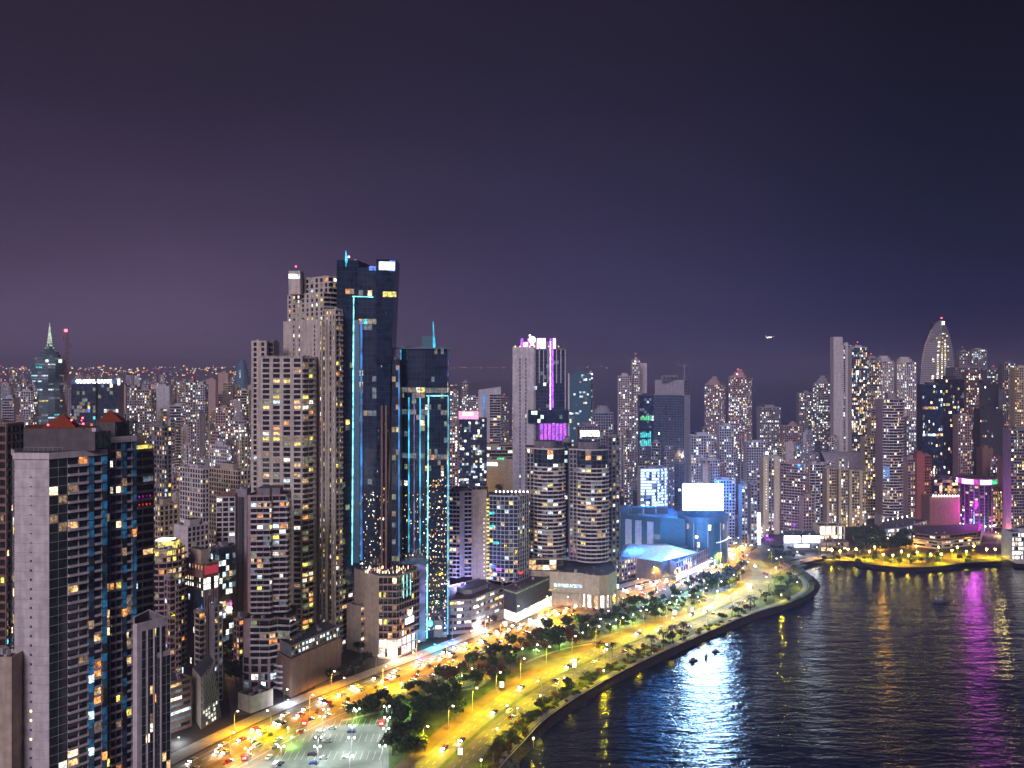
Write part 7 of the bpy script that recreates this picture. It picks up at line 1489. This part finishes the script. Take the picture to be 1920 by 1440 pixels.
scatter(26, (955, 1075), (1188, 1232), (0, 1, 3), (.7, 1.3), 'in the park just below the avenue', 'trees below the avenue', 6, slope=-.12)
scatter(72, (1040, 1350), (1178, 1222), (0, 1, 2, 4, 5), (.55, 1.0), 'tree shading the park car park', 'trees of the park car park', 5.5, slope=-.30)
scatter(26, (930, 1075), (1335, 1440), (3, 3, 0, 1), (.45, .8), 'on the lower seaside lawn', 'trees of the lower seaside lawn', 4, slope=-.72, extra=lambda x, y: inpoly(x, y, seaside))
scatter(30, (1075, 1400), (1232, 1290), (1, 3, 0), (.4, .75), 'on the upper seaside lawn', 'trees of the upper seaside lawn', 5, slope=-.34, extra=lambda x, y: inpoly(x, y, seaside))
scatter(20, (1425, 1520), (1068, 1140), (0, 2, 1), (.45, .8), 'on the grassy point', 'trees of the grassy point', 5, extra=lambda x, y: inpoly(x, y, point_l))
scatter(26, (1290, 1420), (1062, 1108), (1, 3, 1), (.7, 1.1), 'between avenue and flyover', 'trees between the two roads', 6)
scatter(34, (1600, 1700), (1008, 1040), (1, 4, 1, 0), (1.1, 1.9), 'large dark tree behind the bay park', 'large trees behind the bay park', 7, road=False, far=True)
scatter(34, (1590, 1840), (1038, 1060), (0, 2, 5), (.5, .9), 'small tree on the yellow-lit bay park', 'trees of the bay park', 6, road=False, far=True)
scatter(30, (1440, 1590), (1030, 1056), (1, 4), (.5, .9), 'dark tree along the bay road', 'trees along the bay road', 6, road=False, extra=lambda x, y: not near_line(x, y, BAYR, 7), far=True)
scatter(48, (843, 958), (880, 926), (1, 4, 1), (1.6, 2.5), 'dark wood tree in front of the orange-lit mall', 'dark trees in front of the violet-lit mall', 9, road=False, far=True)
scatter(18, (585, 760), (1235, 1300), (1, 4, 0), (.7, 1.1), 'between podiums and avenue', 'street trees below the podiums', 5, slope=-.28)
scatter(12, (410, 452), (1190, 1290), (1, 4), (1.0, 1.5), 'in the side street by the zigzag tower', 'trees of the side street', 6, road=False)
scatter(20, (1040, 1200), (1092, 1128), (1, 3, 0), (.6, 1.0), 'before the round-corner podium', 'street trees on the building side of the avenue', 6, slope=-.2)
scatter(12, (820, 1000), (1180, 1215), (1, 3, 0), (.5, .9), 'before the low garage', 'street trees before the garages', 6, slope=-.2)
merge_trees('distant_trees', FAR)
for i, (p, an) in enumerate(walk(BALB[:-16], 11, 4)):
    if R.random() < .6: o = bpy.data.objects.new('shrub', R.choice(SH)); C.objects.link(o); o.location = (p[0], p[1], .1); o.scale = (.6,)*3; o.rotation_euler = (0, 0, R.random()*6); tag(o, 'low shrub on the median of the avenue', 'shrub', 'shrubs on the avenue median')
k = 0
for i in range(900):
    if k > 150: break
    u = R.uniform(905, 1420); v = 1415-(u-930)*.60+R.uniform(-60, 60); x, y, _ = P(u, v)
    if inpoly(x, y, seaside) and not near_line(x, y, COST, 14): k += 1; o = bpy.data.objects.new('shrub', SH[R.choice((0, 1, 1, 2))]); C.objects.link(o); o.location = (x, y, 0); s_ = R.uniform(.4, .85); o.scale = (s_, s_, s_*.8); o.rotation_euler = (0, 0, R.random()*6); tag(o, 'low shrub in the beds of the seaside lawn', 'shrub', 'shrubs of the seaside lawn')
# palms: trunk and single fronds
def frond_mesh():
    mb = MB(); n = 7; pts = [(0.2+3.3*t_, 0, .9*math.sin(t_*2.2)-1.55*t_*t_) for t_ in [i/n for i in range(n+1)]]
    for i in range(n):
        a, b = pts[i], pts[i+1]; wa, wb = .75*math.sin(math.pi*(.12+.82*i/n)), .75*math.sin(math.pi*(.12+.82*(i+1)/n))
        for s_ in (1, -1):
            for h_ in (0, .5):
                a2 = tuple(a[q]+(b[q]-a[q])*h_ for q in range(3)); b2 = tuple(a[q]+(b[q]-a[q])*(h_+.32) for q in range(3)); w2 = wa+(wb-wa)*h_
                p = [a2, b2, (b2[0]+.35, s_*w2, b2[2]-.42*w2), (a2[0]+.3, s_*w2, a2[2]-.42*w2)]; mb.poly(p if s_ > 0 else p[::-1], 'palm')
    mb.tube(pts, [.06]*n+[.02], 'palm', 3, False); return mb.mesh('frond')
FR = frond_mesh(); PT = []
for i in range(3):
    mb = MB(); c_ = (.5, -.4, .2)[i]; mb.tube([(0, 0, 0), (c_*.2, 0, 3), (c_*.7, 0, 6), (c_, 0, 8.4)], [.26, .19, .16, .14], 'bark', 7); PT.append((mb.mesh('trunk'), c_))
def palm(x, y, s_, label, group, nf=15):
    r = tag(empty('palm_tree', (x, y, 0), R.random()*6), label, 'palm tree', group); r.scale = (s_,)*3; me, c_ = R.choice(PT)
    o = bpy.data.objects.new('trunk', me); C.objects.link(o); o.parent = r
    for k in range(nf): o = bpy.data.objects.new('frond', FR); C.objects.link(o); o.parent = r; o.location = (c_, 0, 8.35); o.rotation_euler = (0, R.uniform(-.55, .35), k*2*math.pi/nf*1.0+R.uniform(-.15, .15)); s2 = R.uniform(.85, 1.1); o.scale = (s2,)*3
    return r
for u, v, lb in ((1177, 1246, 'lone big palm with wide dark fronds beside the bright stretch of the coastal road'), (1221, 1228, 'palm right of the lone big palm on the seaside lawn'), (1243, 1218, 'second palm right of the lone big palm'), (1262, 1207, 'third palm right of the lone big palm'), (1282, 1200, 'fourth palm right of the lone big palm'), (967, 1391, 'palm near the bottom of the sea wall, right of a pair'), (980, 1378, 'palm standing close to the sea wall at the lower bend'), (954, 1410, 'palm low on the seaside lawn over the bright lawn'), (940, 1421, 'palm next to the bottom edge beside the promenade'), (925, 1436, 'lowest palm at the bottom picture edge'),
        (1123, 1240, 'left of three slim palms in the median before the lone big palm'), (1135, 1236, 'middle of three slim palms in the median'), (1148, 1232, 'right of three slim palms in the median')):
    x, y, _ = P(u, v); palm(x, y, 1.25 if 'big' in lb else R.uniform(.95, 1.1), lb, 'palms along the sea')
for i, (p, an) in enumerate(walk(off_line(PROM[46:], 5), 12, 3)): palm(p[0]+R.uniform(-2, 2), p[1]+R.uniform(-2, 2), R.uniform(.8, 1.1), f'palm of the promenade row beyond the lone big palm, {ordn(i)} going up', 'palms of the promenade row', 9)
for i, (p, an) in enumerate(walk(off_line(COST[45:-12], -14), 21, 3)): palm(p[0], p[1], R.uniform(.7, .95), f'short palm on the sea side verge near the bend, {ordn(i)} going up', 'palms of the verge', 9)
# ---- red ticket booths, boats, plane, rock, people-less extras
for u, v, lb in ((715, 1361, 'red booth at the upper right corner of the near lot'), (459, 1426, 'red booth at the lower left of the near lot'), (571, 1360, 'small orange booth above the near lot')):
    x, y, _ = P(u, v); r = tag(empty('ticket_booth', (x, y, 0), .1), lb, 'booth'); mb = MB(); mb.prism([(-1.3, -1), (1.3, -1), (1.3, 1), (-1.3, 1)], 0, 2.4, 'redclad'); mb.build('body', r); mb = MB(); mb.prism([(-1.8, -1.5), (1.8, -1.5), (1.8, 1.5), (-1.8, 1.5)], 2.4, 2.7, 'redclad', True, True); mb.build('roof', r); mb = MB(); mb.prism([(-.9, -1.06), (.9, -1.06), (.9, -1.01), (-.9, -1.01)], 1, 2, 'lwhite', True, True); mb.build('window', r)
def boat(u, v, rz, s_, lb):
    x, y, _ = P(u, v, -4); r = tag(empty('moored_boat', (x, y, -4), rz), lb, 'boat'); r.scale = (s_,)*3; n = 6; mb = MB()
    dk = [(-3, -.9), (1, -1), (2.4, -.6), (3.4, 0), (2.4, .6), (1, 1), (-3, .9)]; kl = [(a*.85, b*.6) for a, b in dk]
    for i in range(len(dk)): j = (i+1) % len(dk); mb.q((*kl[i], -.25), (*kl[j], -.25), (*dk[j], .8), (*dk[i], .8), 'hull')
    mb.poly([(a, b, .8) for a, b in dk], 'hull'); mb.build('hull', r); mb = MB(); mb.prism([(-1.4, -.6), (.9, -.6), (.9, .6), (-1.4, .6)], .8, 1.9, 'mid', True); mb.build('cabin', r); return r
boat(1300, 1239, .4, 1.1, 'small dark boat left in the white glare on the water'); boat(1324, 1233, 1.2, 1.0, 'small dark boat in the middle of the white glare'); boat(1342, 1222, .2, .9, 'small dark boat nearest the sea wall in the white glare'); boat(1762, 1129, .1, 2.0, 'long dark boat lying in the violet reflection')
D_ = 2600; x, z_ = xat(1444, D_), Z(632, D_); r = tag(empty('airliner', (x, D_, z_), .2), 'airliner with a bright white landing light crossing the dark sky', 'airplane'); r.rotation_euler = (0, -.12, .1)
mb = MB(); mb.tube([(-14, 0, 1), (-11, 0, .3), (10, 0, 0), (14, 0, -.3)], [.3, 1.7, 1.7, .3], 'carwhite', 10); mb.build('fuselage', r)
for s_ in (1, -1): mb = MB(); mb.prism([(-4, 0), (3, 0), (-3, s_*14), (-5.5, s_*14)][::s_], -.4, 0, 'carwhite', True, True); mb.build('wing', r)
mb = MB(); mb.prism([(-14, -.2), (-10, -.2), (-10, .2), (-14, .2)], 1, 6, 'carwhite', True, True); mb.build('tail_fin', r)
mb = MB(); mb.tube([(-10, -2.2, -.6), (2, -2.2, -1.2)], 1.0, 'lamp', 6); mb.build('landing_light', r); mb = MB(); mb.tube([(4, -2.2, 1.4), (8, -2.2, 1.0)], 1.0, 'lred', 6); mb.build('navigation_light', r)
print('objects', len(bpy.data.objects), 'verts', sum(len(m.vertices) for m in bpy.data.meshes))
